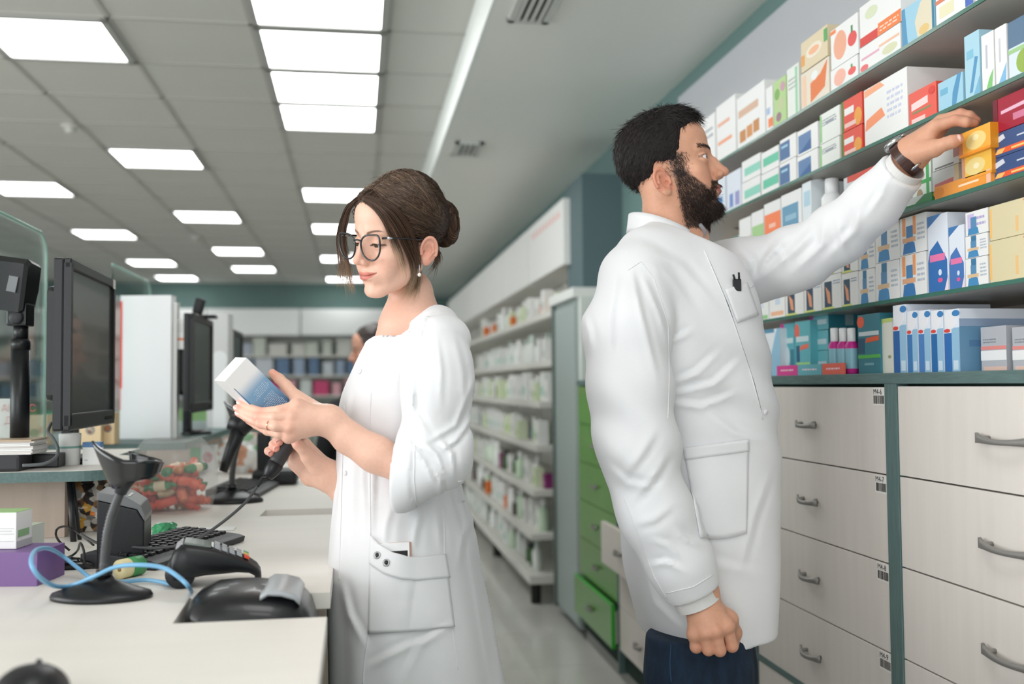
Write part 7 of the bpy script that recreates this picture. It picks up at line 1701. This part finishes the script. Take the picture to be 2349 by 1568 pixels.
# right hand hanging
w0 = U(1604, 1352, 1.883); kn = [U(1594, 1455, 1.863), U(1617, 1452, 1.848), U(1642, 1448, 1.843), U(1667, 1436, 1.853)]
en = [U(1597, 1483, 1.863), U(1625, 1489, 1.850), U(1651, 1491, 1.846), U(1679, 1481, 1.856)]
bk_ = [U(1598, 1482, 1.900), U(1625, 1489, 1.893), U(1650, 1489, 1.890), U(1677, 1478, 1.898)]
tp_ = [U(1594, 1458, 1.913), U(1621, 1464, 1.910), U(1646, 1464, 1.908), U(1670, 1455, 1.913)]
def mrh(P):
    d = chain(P, [U(1575, 1300, 1.888), w0], [.036, .0335], .02)
    pl = None
    for q, r in zip(kn, (.0125, .0135, .0135, .0130)):
        e = cap(P, w0+np.array([0, 0, -.012]), q, .0270, r); pl = e if pl is None else smin(pl, e, .014)
    d = smin(d, pl, .02); d = smin(d, cap(P, kn[0], kn[3], .0125, .0125), .012)
    d = smin(d, chain(P, [w0+np.array([.02, .005, -.03]), U(1672, 1420, 1.893), U(1685, 1450, 1.913), U(1682, 1478, 1.923)], [.020, .016, .0125, .011], .01), .012)
    for i in range(4): d = smin(d, chain(P, [kn[i], en[i], bk_[i], tp_[i]], [.0118, .0112, .0105, .0090], .004), .0028)
    for q in kn: d = smin(d, sph(P, q+np.array([0, -.0055, .001]), .0085), .007)
    # veins and tendons on the back of the hand
    vn = [U(1597, 1418, 1.826), U(1612, 1422, 1.822), U(1630, 1420, 1.820), U(1648, 1415, 1.822), U(1658, 1405, 1.828), U(1660, 1385, 1.838)]
    return d
lo, hi = bbox([w0, U(1575, 1310, 1.888)]+kn+en+tp_+[U(1685, 1470, 1.923)], .032)
TM = [(t, .012, (206, 120, 98), .5) for t in kn+en]
Vr, Qr, Cr = hand_mesh(lo, hi, mrh, .0016, TM, SKM)
# left hand reaching to the orange carton
wl = U(2092, 352, 1.865)
m1, m2, m3, m4 = U(2146, 290, 1.825), U(2160, 278, 1.842), U(2166, 278, 1.858), U(2168, 284, 1.874)
L1 = [m1, U(2190, 276, 1.810), U(2216, 280, 1.802), U(2236, 282, 1.804)]
L2 = [m2, U(2204, 262, 1.826), U(2224, 266, 1.818), U(2240, 276, 1.816)]
L3_ = [m3, U(2207, 264, 1.842), U(2224, 268, 1.834), U(2236, 278, 1.830)]
L4_ = [m4, U(2200, 272, 1.860), U(2214, 276, 1.852), U(2224, 284, 1.846)]
LT = [U(2115, 348, 1.835), U(2143, 340, 1.815), U(2168, 330, 1.798), U(2184, 325, 1.792), U(2198, 320, 1.788)]
def mlh(P):
    d = chain(P, [U(2048, 412, 1.900), wl], [.0285, .0280], .02); pl = None
    for q, r in zip((m1, m2, m3, m4), (.0130, .0130, .0125, .0115)):
        e = cap(P, wl, q, .0260, r); pl = e if pl is None else smin(pl, e, .014)
    pl = smin(pl, cap(P, wl, LT[1], .022, .0155), .016); d = smin(d, pl, .014)
    for f, rs in ((L1, [.0125, .0102, .0095, .0075]), (L2, [.0125, .0104, .0096, .0078]), (L3_, [.0120, .0100, .0092, .0074]), (L4_, [.0110, .0090, .0084, .0070])): d = smin(d, chain(P, f, rs, .003), .003)
    return smin(d, chain(P, LT, [.018, .0145, .0118, .0118, .0098], .004), .006)
lo, hi = bbox([wl, U(2048, 412, 1.900)]+L1+L2+L4_+LT, .032)
Vl, Ql, Cl = hand_mesh(lo, hi, mlh, .0016, [(t, .012, (214, 130, 106), .5) for t in (L1[3], L2[3], LT[4], L1[1], L2[1])], SKM)
Vb, Qb, Cb = merge([(V1, Q1, c1), (Vr, Qr, Cr), (Vl, Ql, Cl)]); nA = len(V1); nB = nA+len(Vr); bot_ = PV(1540, 560, DM)
Vb, Qb, Cb = bridge(Vb, Qb, Cb, 0, nA, bot_+np.array([0, -.04, 0]), nA, nB, U(1572, 1300, 1.89), [PV(1480, 660, 2.0), PV(1450, 800, 1.93), PV(1462, 1030, 1.885), PV(1510, 1180, 1.88)])
Vb, Qb, Cb = bridge(Vb, Qb, Cb, 0, nA, bot_+np.array([0, .04, 0]), nB, nB+len(Vl), U(2050, 412, 1.90), [PV(1600, 640, 2.15), PV(1740, 618, 2.15), PV(1830, 592, 2.08), PV(1925, 535, 2.02), PV(2000, 470, 1.95)])
mb = mk('body', Vb, Qb, M_skin, MN, Cb)
nail(MN, LT[3], LT[4], (.15, -1, .35), .0083)
M_vein = mat('vein_skin', SKM, .45)
eyes(MN, HM, Rm_, MS_, (.05, 1, .0), iris=mat('iris_dark', (60, 44, 34), .1, coat=.8))
# ---- hair: cropped cap and short strands
hgm = Grid(HM-np.array([.135, .10, .10]), HM+np.array([.12, .10, .165]), .0024); Ph = hgm.P(); Lh = local(Ph, HM, Rm_)
hd = ell(Lh, (0, -.010, .042), (.0800, .0960, .086)); hd = smin(hd, ell(Lh, (0, .030, .092), (.050, .052, .034)), .03)
ax_ = np.abs(Lh[0])
front = Lh[1]-(.080-1.3*np.clip(.072-Lh[2], 0, .2)+.0*ax_); front = smax(front, -9+0*ax_, .01)
temple = Lh[1]-np.where(Lh[2] > .020, .036+.30*(Lh[2]-.02), .030)
front = np.maximum(Lh[1]-(.098-.55*np.clip(ax_-.02, 0, .1)), temple-np.clip((Lh[2]-.060)*6, 0, 1)*.2)
hd = smax(hd, front, .006)
hd = smax(hd, -(Lh[2]+.088-.1*np.clip(Lh[1]+.04, -.02, .1)), .010)
hd = smax(hd, -ell((ax_, Lh[1], Lh[2]), (.080, -.010, -.026), (.03, .023, .036)), .004)
hd = smax(hd, -((Lh[2]+.010)+.0*ax_+9*(Lh[1] < .012)), .004)
hd = smax(hd, -((Lh[2]+.030)*.8+(.045+Lh[1])*-.0+9*(Lh[1] < -.028)), .004)
hd = hd-.0016*nz(Ph, 170, 3)-.0010*nz(Ph, 420, 5)
Vh, Qh = nets(hd, hgm); hk = mk('hair', Vh, Qh, mat('scalp_hair', (34, 30, 30), .8, attr='Col', spec=.2), MN, np.tile(L3((34, 30, 30)), (len(Vh), 1)))
def fur(V, Q, mask, n, seed, length, flow, lift, rad, col, name, parent, jit=.35, k=5):
    """short strands rooted on a surface, leaning along a flow given per root"""
    r = np.random.RandomState(seed); P0_, P1_, P2_, P3_ = V[Q[:, 0]], V[Q[:, 1]], V[Q[:, 2]], V[Q[:, 3]]; nr = np.cross(P2_-P0_, P3_-P1_); ar = np.linalg.norm(nr, axis=1); nr /= ar[:, None]+1e-12
    cen = (P0_+P1_+P2_+P3_)/4; w = ar*mask(cen); i = r.choice(len(Q), n, p=w/w.sum()); a, b = r.rand(n, 1), r.rand(n, 1); root = (P0_[i]*(1-a)+P1_[i]*a)*(1-b)+(P3_[i]*(1-a)+P2_[i]*a)*b; nn = nr[i]
    fl = flow(root)+r.randn(n, 3)*jit; fl -= nn*(fl*nn).sum(1, keepdims=True)*.9; fl /= np.linalg.norm(fl, axis=1, keepdims=True)+1e-9; L_ = length(root)*r.uniform(.6, 1.25, n); t = np.linspace(0, 1, k)[None, :, None]
    lf = lift*r.uniform(.4, 1.6, (n, 1)); S = root[:, None]+(fl[:, None]*t*1.0+nn[:, None]*(lf[:, None]*t*(1-.45*t)))*L_[:, None, None]-nn[:, None]*.0008
    cs = np.clip(L3(col)[None, None]*r.uniform(.5, 1.7, (n, 1, 1))*np.ones((1, k, 1)), 0, 1); return hairmesh(name, S, rad, cs, M_hair, parent)
def locm(Pt): return (Pt-HM) @ Rm_
def flow_hair(Pt):
    L = locm(Pt); f = np.zeros_like(L); top = sstep(.06, .10, L[:, 2]); f[:, 1] = -.25+1.1*top*sstep(-.02, .06, L[:, 1])-.55*(1-top); f[:, 2] = -1.0*(1-top)-.0*top; f[:, 0] = .25*np.sign(L[:, 0])*top; return f @ Rm_.T
fur(Vh, Qh, lambda c: np.ones(len(c)), 6500, 1, lambda p: .016+.012*sstep(.05, .1, locm(p)[:, 2]), flow_hair, .07, .0005, (46, 41, 40), 'hair_strands', MN, .2)
def flow_beard(Pt): L = locm(Pt); f = np.zeros_like(L); f[:, 2] = -1; f[:, 1] = .35; return f @ Rm_.T
bmask = lambda c: beard_mask(*[locm(c)[:, i] for i in range(3)])**1.5+1e-9
fur(V1, Q1, bmask, 6800, 2, lambda p: .0060+.009*sstep(-.06, -.10, locm(p)[:, 2])*sstep(.02, .06, locm(p)[:, 1])+.003, flow_beard, .38, .00038, (48, 36, 31), 'beard', MN, .4)
bz = lambda c: ((np.abs(np.abs(locm(c)[:, 0])-.030) < .019)*(np.abs(locm(c)[:, 2]-.0205) < .0042)*(locm(c)[:, 1] > .05)).astype(float)+1e-9
def flow_brow(Pt): L = locm(Pt); f = np.zeros_like(L); f[:, 0] = np.sign(L[:, 0]); f[:, 2] = .25; return f @ Rm_.T
fur(V1, Q1, bz, 420, 4, lambda p: .008+0*p[:, 0], flow_brow, .2, .00035, (34, 26, 24), 'eyebrows', MN, .25)
hl_ = lambda c: (np.exp(-((locm(c)[:, 1]-.026)/.016)**2)*(locm(c)[:, 2] < .018)*(locm(c)[:, 2] > -.03)*(np.abs(locm(c)[:, 0]) > .045)).astype(float)+1e-9
fur(V1, Q1, hl_, 1900, 6, lambda p: .008+0*p[:, 0], flow_beard, .25, .0004, (40, 32, 30), 'sideburns', MN, .25)
# ---- coat
def rm_(v, ul, ur, ry, cy=DM+.02, turn=math.radians(12)):
    a = PV(ul, v, cy); b = PV(ur, v, cy); e = (b[0]-a[0])/2; return (a[2], (a[0]+b[0])/2, cy, math.sqrt(max(e*e-(ry*math.sin(turn))**2, .0004))/math.cos(turn), ry, turn)
R_m = [rm_(520, 1478, 1605, .095), rm_(570, 1440, 1650, .150), rm_(640, 1392, 1692, .190), rm_(720, 1378, 1722, .200), rm_(800, 1385, 1742, .195), rm_(900, 1405, 1762, .185), rm_(1000, 1425, 1772, .180), rm_(1100, 1432, 1775, .182), rm_(1200, 1432, 1768, .184), rm_(1320, 1442, 1766, .182), rm_(1400, 1462, 1762, .180), rm_(1475, 1484, 1756, .180)]
AR = [PV(1462, 640, 1.965), PV(1440, 760, 1.925), PV(1445, 900, 1.905), PV(1462, 1030, 1.885), PV(1505, 1180, 1.878), PV(1560, 1290, 1.880), PV(1592, 1360, 1.883)]
AL = [PV(1655, 612, 2.20), PV(1740, 618, 2.15), PV(1830, 592, 2.08), PV(1925, 535, 2.02), PV(2000, 470, 1.95), PV(2070, 392, 1.88)]
g = Grid(PV(1290, 1490, DM)-np.array([0, .345, 0]), PV(2130, 330, DM)+np.array([.02, .27, .0]), .0047); P = g.P()
d, an = ringsdf(P, R_m, 2.4)
d = smin(d, chain(P, [PV(1530, 560, DM), PV(1490, 600, 2.0), PV(1462, 645, 1.965)], [.055, .066, .075], .03), .05)
d = smin(d, chain(P, [PV(1560, 560, DM+.03), PV(1620, 600, 2.17), PV(1665, 622, 2.18)], [.055, .062, .062], .03), .05)
zz = P[2]; d = d-.0045*np.sin((zz+.35*(P[0]-PV(1600, 0, DM)[0])+.03*nz(P, 8, 2))*62)*np.exp(-((zz-PV(0, 930, DM)[2])/.16)**2)*sstep(.0, .1, (P[0]-PV(1520, 0, DM)[0]))
d = d-.0035*nz(P, 14, 4)-.0030*np.clip((PV(0, 1200, DM)[2]-zz)/.2, 0, 1)*np.sin(an*6+nz(P, 6, 8))
sr = chain(P, AR, [.076, .078, .076, .071, .064, .057, .050], .04)
tz = zz; sr = sr-.0040*np.exp(-((zz-AR[3][2])/.13)**2)*np.sin((P[0]*.6+P[2]*.8)*70+2*nz(P, 8, 3))-.0030*np.exp(-((zz-AR[0][2]+.1)/.12)**2)*np.sin((P[0]*.95+P[2]*.25)*70+1.5*nz(P, 7, 5))
e2 = AR[6]-AR[5]; e2 /= np.linalg.norm(e2); db = (P[0]-AR[6][0])*e2[0]+(P[1]-AR[6][1])*e2[1]+(P[2]-AR[6][2])*e2[2]
near6 = np.sqrt((P[0]-AR[6][0])**2+(P[1]-AR[6][1])**2+(P[2]-AR[6][2])**2) < .14
sr = np.where(near6, smax(sr, db-.0, .003), sr); hol = smax(cap(P, AR[5], AR[6]+e2*.04, .041, .041), -(db+.03), .003); sr = smax(sr, -hol, .002)
sL = chain(P, AL, [.060, .066, .062, .056, .049, .045], .035)
axl = AL[5]-AL[4]; axl /= np.linalg.norm(axl); dc = (P[0]-AL[5][0])*axl[0]+(P[1]-AL[5][1])*axl[1]+(P[2]-AL[5][2])*axl[2]
ta = (P[0]*.78+P[2]*.30-P[1]*.4); sL = sL-.0060*np.sin(ta*66+2.0*nz(P, 7, 6)+P[2]*30)*.45*sstep(AL[5][0]-.05, AL[3][0]-.1, P[0])
nearL = np.sqrt((P[0]-AL[5][0])**2+(P[1]-AL[5][1])**2+(P[2]-AL[5][2])**2) < .14
sL = np.where(nearL, smax(sL, dc-.0, .003), sL); hol = smax(cap(P, AL[4], AL[5]+axl*.04, .033, .034), -(dc+.03), .003); sL = smax(sL, -hol, .002)
# opening at the neck, then a stand collar
hole = cap(P, PV(1540, 420, DM), PV(1545, 600, DM+.01), .064, .066); D = smax(d, -hole, .005)
nrm = np.array([.42, 0, .90]); nrm /= np.linalg.norm(nrm); pc_ = PV(1535, 540, DM); pl_ = (P[0]-pc_[0])*nrm[0]+(P[2]-pc_[2])*nrm[2]; D = smax(D, pl_, .004)
FB = [([(1528, 790), (1560, 775), (1590, 755)], 7, .005), ([(1540, 882), (1600, 857), (1648, 812)], 8, .006), ([(1545, 905), (1640, 882), (1692, 832)], 8, .006), ([(1536, 925), (1610, 934), (1685, 905)], 8, .006), ([(1620, 945), (1690, 995), (1752, 1012)], 9, .005), ([(1500, 612), (1530, 700), (1548, 770)], 7, .004), ([(1470, 590), (1540, 640), (1600, 730)], 9, .004), ([(1460, 560), (1560, 610), (1640, 700)], 10, .003), ([(1545, 1240), (1620, 1290), (1740, 1320)], 12, .003), ([(1480, 1310), (1500, 1380), (1560, 1440)], 9, .004), ([(1762, 1090), (1730, 1180), (1700, 1300)], 9, .003)]
FR = [([(1448, 618), (1470, 720), (1505, 860)], 7, .005), ([(1478, 640), (1512, 720), (1535, 800)], 7, .006), ([(1412, 620), (1400, 720), (1398, 820)], 10, .004), ([(1338, 720), (1350, 760), (1356, 800)], 8, .004), ([(1500, 990), (1470, 1040), (1430, 1090)], 10, .005), ([(1530, 1040), (1500, 1090), (1450, 1150)], 9, .005), ([(1395, 1070), (1440, 1110), (1500, 1120)], 9, .004), ([(1548, 1215), (1575, 1238), (1610, 1250)], 7, .005), ([(1495, 1296), (1530, 1290), (1575, 1315)], 7, .005), ([(1540, 1160), (1500, 1190), (1460, 1200)], 9, .004), ([(1500, 1240), (1530, 1250), (1560, 1275)], 7, .004)]
FL = [([(1718, 664), (1760, 593), (1800, 545)], 8, .006), ([(1735, 648), (1823, 572), (1868, 528)], 9, .006), ([(1823, 622), (1887, 560), (1888, 508)], 9, .006), ([(1940, 576), (1928, 540), (1922, 508)], 9, .005), ([(1900, 590), (1960, 530), (1975, 480)], 9, .005), ([(1985, 500), (2020, 450), (2040, 400)], 7, .004), ([(1690, 570), (1720, 600), (1728, 640)], 7, .005), ([(1760, 560), (1790, 580), (1800, 610)], 7, .004)]
D = D-folds(P, FB); sr = sr-folds(P, FR, near=P[1] < 2.0); sL = sL-folds(P, FL)
D = smin(smin(D, sr, .010), sL, .018)
D = smax(D, PV(0, 1462, DM)[2]+.010*np.cos(an)-P[2], .004)
Vc, Qc = main_part(*nets(D, g)); mc = mk('coat', Vc, Qc, M_cloth, MN); mc['label'] = 'white buttoned coat with stand collar'; mc['_org'] = MN['_org']
# stand collar
vs = []; fs = []; nC = 60
for i in range(nC+1):
    a = math.radians(18+324*i/nC); x = math.cos(a); y = math.sin(a); fx = (1+x)/2; fr_ = min(1, min(i, nC-i)/7)
    ut, ub = 1525, 1527; vt = 490+64*fx**1.3; vb = 532+66*fx**1.2
    for q in range(5):
        f = q/4; v = vb+(vt-vb)*f*(.35+.65*fr_); c = PV(ut, v, DM+.005); r_ = 1.06-.06*f
        vs.append(c+np.array([.0770*x*r_, .068*y*r_, 0]))
for i in range(nC):
    for q in range(4): fs.append([i*5+q, (i+1)*5+q, (i+1)*5+q+1, i*5+q+1])
cl_ = mk('collar', np.array(vs), np.array(fs), M_cloth, mc); sm_ = cl_.modifiers.new('cloth', 'SOLIDIFY'); sm_.thickness = .0028
# inner cuffs
M_cuff = mat('grey_white_cuff', (222, 220, 218), .7)
band(AR[6]+e2*.006, e2, .0415, .0415, .030, (0, 0, 1), M_cuff, 'inner_cuff', mc, .0025, 40)
band(AL[5]+axl*.004, axl, .0350, .0350, .022, (0, 0, 1), M_cuff, 'inner_cuff', mc, .0025, 40)
bm2 = bvh_of([mc])
def front(v): return float(np.interp(v, [560, 620, 700, 800, 880, 960, 1060, 1150, 1250, 1340, 1440], [1612, 1638, 1672, 1706, 1732, 1752, 1768, 1766, 1762, 1758, 1752]))
seam(bm2, [(front(v)-3, v) for v in (575, 620, 680, 740, 800, 860, 920, 960)], .0013, 'placket_edge', M_cloth, mc, .0008)
seam(bm2, [(front(v)-1, v) for v in (600, 650, 700, 760, 820, 880, 940)], .0007, 'placket_gap', mat('gap_grey', (96, 98, 104), .8), mc, .0)
seam(bm2, [(1440, 620), (1470, 600), (1500, 640), (1532, 740), (1535, 860), (1532, 960)], .0008, 'seam', M_cloth, mc, .0004)
seam(bm2, [(1432, 1140), (1470, 1240), (1500, 1320), (1530, 1372)], .0008, 'seam', M_cloth, mc, .0006)
cols_ = [(lerp(1568, 1716, i/20), lerp(1027, 1006, i/20), lerp(1604, 1712, i/20), lerp(1232, 1222, i/20)+8*math.sin(math.pi*i/20)) for i in range(21)]
drape(bm2, cols_, 16, .0025, .0022, 'pocket', M_cloth, mc)
cols_ = [(lerp(1568, 1716, i/20), lerp(1027, 1006, i/20), lerp(1572, 1716, i/20), lerp(1055, 1034, i/20)) for i in range(21)]
drape(bm2, cols_, 4, .0042, .0016, 'pocket_hem', M_cloth, mc)
cols_ = [(lerp(1662, 1712, i/8), lerp(664, 648, i/8), lerp(1690, 1738, i/8), lerp(740, 722, i/8)) for i in range(9)]
drape(bm2, cols_, 8, .0025, .0020, 'breast_pocket', M_cloth, mc)
seam(bm2, [(1718, 660), (1800, 618), (1887, 582), (1960, 520), (2040, 452), (2100, 425)], .0010, 'seam', M_cloth, mc, .0006)
seam(bm2, [(1528, 1360), (1590, 1345), (1634, 1318)], .0008, 'seam', M_cloth, mc, .0006)
h, n_ = hit(bm2, 1688, 655); R_ = n_.to_track_quat('Z', 'Y').to_matrix()
pcl = MB().box(h+n_*.004+Vector((-.009, -.003, -.012)), h+n_*.004+Vector((.008, .003, .012)), M_blkg, bev=.002); pcl.tube([h+n_*.006+Vector((-.006, 0, .010)), h+n_*.006+Vector((-.009, 0, .020))], .0022, M_blk, 8).tube([h+n_*.006+Vector((.003, 0, .010)), h+n_*.006+Vector((.0025, 0, .024))], .0022, M_blk, 8)
tag(pcl.build('hair_clip', loc=h), 'small black clip stuck in the man\'s breast pocket', 'clip')
for (u, v) in ((1756, 945),):
    h, n_ = hit(bm2, u, v); MB().lathe([(.0055, 0), (.006, .001), (.0055, .0022)], M_cloth, org=h, rot=n_.to_track_quat('Z', 'Y').to_matrix(), n=16).build('button', mc)
# shirt collar peeking at the throat
MB().tube([Vector(toW(PV(1606, 515, DM-.045)[None])[0]), Vector(toW(PV(1617, 530, DM-.03)[None])[0]), Vector(toW(PV(1606, 553, DM-.03)[None])[0])], [.004, .006, .004], mat('grey_shirt', (150, 148, 152), .8), 10).build('shirt_collar', MN)
# ---- jeans and shoes
M_jean = mat('dark_denim', (24, 44, 66), .85, noise=.45, nscale=60, bump=.25, bscale=900, stretch=(1, 1, .5))
g = Grid(PV(1440, 1480, DM)*np.array([1, 0, 0])+np.array([0, DM-.24, .05]), PV(1790, 0, DM)*np.array([1, 0, 0])+np.array([0, DM+.26, PV(0, 1400, DM)[2]]), .006); P = g.P()
ztop = PV(0, 1440, DM)[2]
lgs = None
for (dy, ux, uk) in ((-.088, 1600, 1596), (.105, 1618, 1625)):
    a = PV(ux, 1440, DM+dy); k_ = PV(uk, 1900, DM+dy); b = PV(uk-10, 2100, DM+dy*1.0); b[2] = .07; k_[2] = .48
    e = chain(P, [a+np.array([0, 0, .05]), a-np.array([0, 0, .1]), k_, b], [.104, .100, .075, .062], .04); lgs = e if lgs is None else smin(lgs, e, .02)
lgs = smax(lgs, P[2]-ztop, .01)-.003*nz(P, 22, 2)
Vj, Qj = nets(lgs, g); mk('jeans', Vj, Qj, M_jean, MN)
jn = bvh_of([o for o in MN.children if o.name.startswith('jeans')]); seam(jn, [(1540, 1478), (1537, 1520), (1540, 1566)], .0016, 'seam', mat('denim_seam', (40, 66, 92), .8), MN, .0005)
for dy in (-.095, .105):
    a = toW(np.array([[PV(1590, 0, DM)[0]-.09, DM+dy-.05, .001]]))[0]; b = toW(np.array([[PV(1590, 0, DM)[0]+.2, DM+dy+.05, .10]]))[0]
    c = toW(np.array([[PV(1600, 0, DM)[0]+.05, DM+dy, 0]]))[0]; pr = [(.0, .0), (.5, 0), (.5, .04)]
    sh_ = MB(); ring = []
    for s in range(9):
        f = s/8; r_ = []; hh_ = .10-.05*f
        for k in range(14): w = 2*math.pi*k/14; q = np.array([PV(1590, 0, DM)[0]-.09+.29*f, DM+dy+.046*math.cos(w)*(.8+.2*math.sin(math.pi*f))*(1 if f < .95 else .6), .002+max(0, hh_/2+hh_/2*math.sin(w))]); r_.append(tuple(toW(q[None])[0]))
        ring.append(r_)
    vs = [p for r_ in ring for p in r_]; fs = [[i*14+k, i*14+(k+1) % 14, (i+1)*14+(k+1) % 14, (i+1)*14+k] for i in range(8) for k in range(14)]+[list(range(14))[::-1], [8*14+k for k in range(14)]]
    sh_.add(vs, fs, mat('dark_shoe', (40, 36, 34), .5), True).build('shoe', MN)
# ---- wristwatch
wa = (U(2120, 325, 1.85)-U(2060, 375, 1.885)); wc_ = U(2079, 364, 1.872)
M_leather = mat('brown_leather', (64, 38, 32), .35, bump=.1, coat=.3)
wt_ = band(wc_, wa, .0330, .0300, .020, (0, 0, 1), M_leather, 'wristwatch', MN, .0032, 48); wt_['label'] = 'steel wristwatch on a brown leather strap'; wt_['_org'] = MN['_org']
wn = wa/np.linalg.norm(wa); up0 = np.array([-.45, .25, .86]); up0 -= wn*(up0@wn); up0 /= np.linalg.norm(up0); Rt_ = np.stack([wn, np.cross(up0, wn), up0], 1)
cw = wc_+up0*.036; Rtw = Matrix((A3 @ Rt_).tolist())
MB().lathe([(.018, -.004), (.021, -.002), (.021, .004), (.018, .007), (.0165, .0065)], mat('steel', (190, 192, 194), .22, metal=.95), org=w_(cw), rot=Rtw, n=28).build('watch_case', wt_)
MB().lathe([(.0165, .0060), (.0002, .0062)], mat('dial_black', (30, 30, 32), .2, coat=.6), org=w_(cw), rot=Rtw, n=24).build('dial', wt_)
sd = np.cross(up0, wn)
for q in (-.006, 0, .006): MB().tube([w_(cw+wn*.020+sd*q+up0*.002), w_(cw+wn*.0255+sd*q+up0*.002)], .0022, mat('steel', (190, 192, 194), .22, metal=.95), 10).build('crown', wt_)
dn_ = wc_-up0*.0; bx_ = U(2100, 383, 1.842); MB().lathe([(.010, -.002), (.012, 0), (.010, .002), (.008, .001)], mat('steel', (190, 192, 194), .22, metal=.95), org=w_(bx_), rot=Rtw, n=16, sx=1, sy=.6).build('buckle', wt_)
# ================================================================= customers on the far side of the counter
def customer(uh, vh, D, face, hairc, topc, lab, fwd=(-1, -.25, 0)):
    h = PV(uh, vh, D); o = toW((h*np.array([1, 1, 0]))[None])[0]; t = thing('person', lab, 'person', tuple(o)); R = headframe(fwd, .12, 0)
    g = Grid(h-np.array([.14, .13, .26]), h+np.array([.14, .13, .14]), .005); P = g.P(); L = local(P, h, R); d = smin(face_sdf(L, pm), cap(P, h-np.array([-.0, 0, .06]), h-np.array([-.02, 0, .22]), .055, .06), .02); V, Q = nets(d, g)
    c, _ = face_cols(V, h, R, 1, pm, face, (180, 110, 98), hairc); mk('body', V, Q, M_skin, t, c)
    hd = ell(L, (0, -.018, .044), (.083, .106, .092)); hd = smax(hd, L[1]-(.085-.9*np.clip(.075-L[2], 0, .2)), .01); hd = smax(hd, -(L[2]+.05), .01)-.003*nz(P, 90, 2); V, Q = nets(hd, g); mk('hair', V, Q, M_hair, t, np.tile(L3(hairc), (len(V), 1)))
    g = Grid(np.array([h[0]-.3, h[1]-.32, .75]), np.array([h[0]+.3, h[1]+.32, h[2]-.08]), .014); P = g.P()
    z0 = h[2]-.20; d, _ = ringsdf(P, [(.76, h[0]+.04, h[1], .14, .19, .2), (1.0, h[0]+.03, h[1], .13, .18, .2), (z0-.10, h[0]-.01, h[1], .14, .20, .2), (z0, h[0]-.01, h[1], .10, .13, .2), (z0+.06, h[0]+.0, h[1], .06, .07, .2)])
    for s in (-1, 1): d = smin(d, chain(P, [np.array([h[0]-.02, h[1]+s*.17, z0-.05]), np.array([h[0]-.15, h[1]+s*.2, z0-.12]), np.array([h[0]-.22, h[1]+s*.16, z0-.34])], [.075, .065, .045], .02), .03)
    V, Q = nets(d, g); mk('jacket', V, Q, mat('jacket_%d' % int(D*10), topc, .8), t)
    lg = MB()
    for s in (-1, 1): lg.tube([w_(np.array([h[0]+.03, h[1]+s*.09, z])) for z in (.8, .45, .01)], [.085, .07, .06], mat('dark_trousers', (40, 42, 48), .8), 12)
    lg.build('trousers', t); return t
customer(853, 803, 5.0, (214, 160, 136), (50, 40, 36), (22, 24, 28), 'dark-haired customer in a black top, partly hidden behind the woman\'s chest')
customer(905, 765, 5.7, (210, 160, 138), (48, 40, 38), (60, 64, 70), 'customer behind the woman, only dark hair showing at her collar')
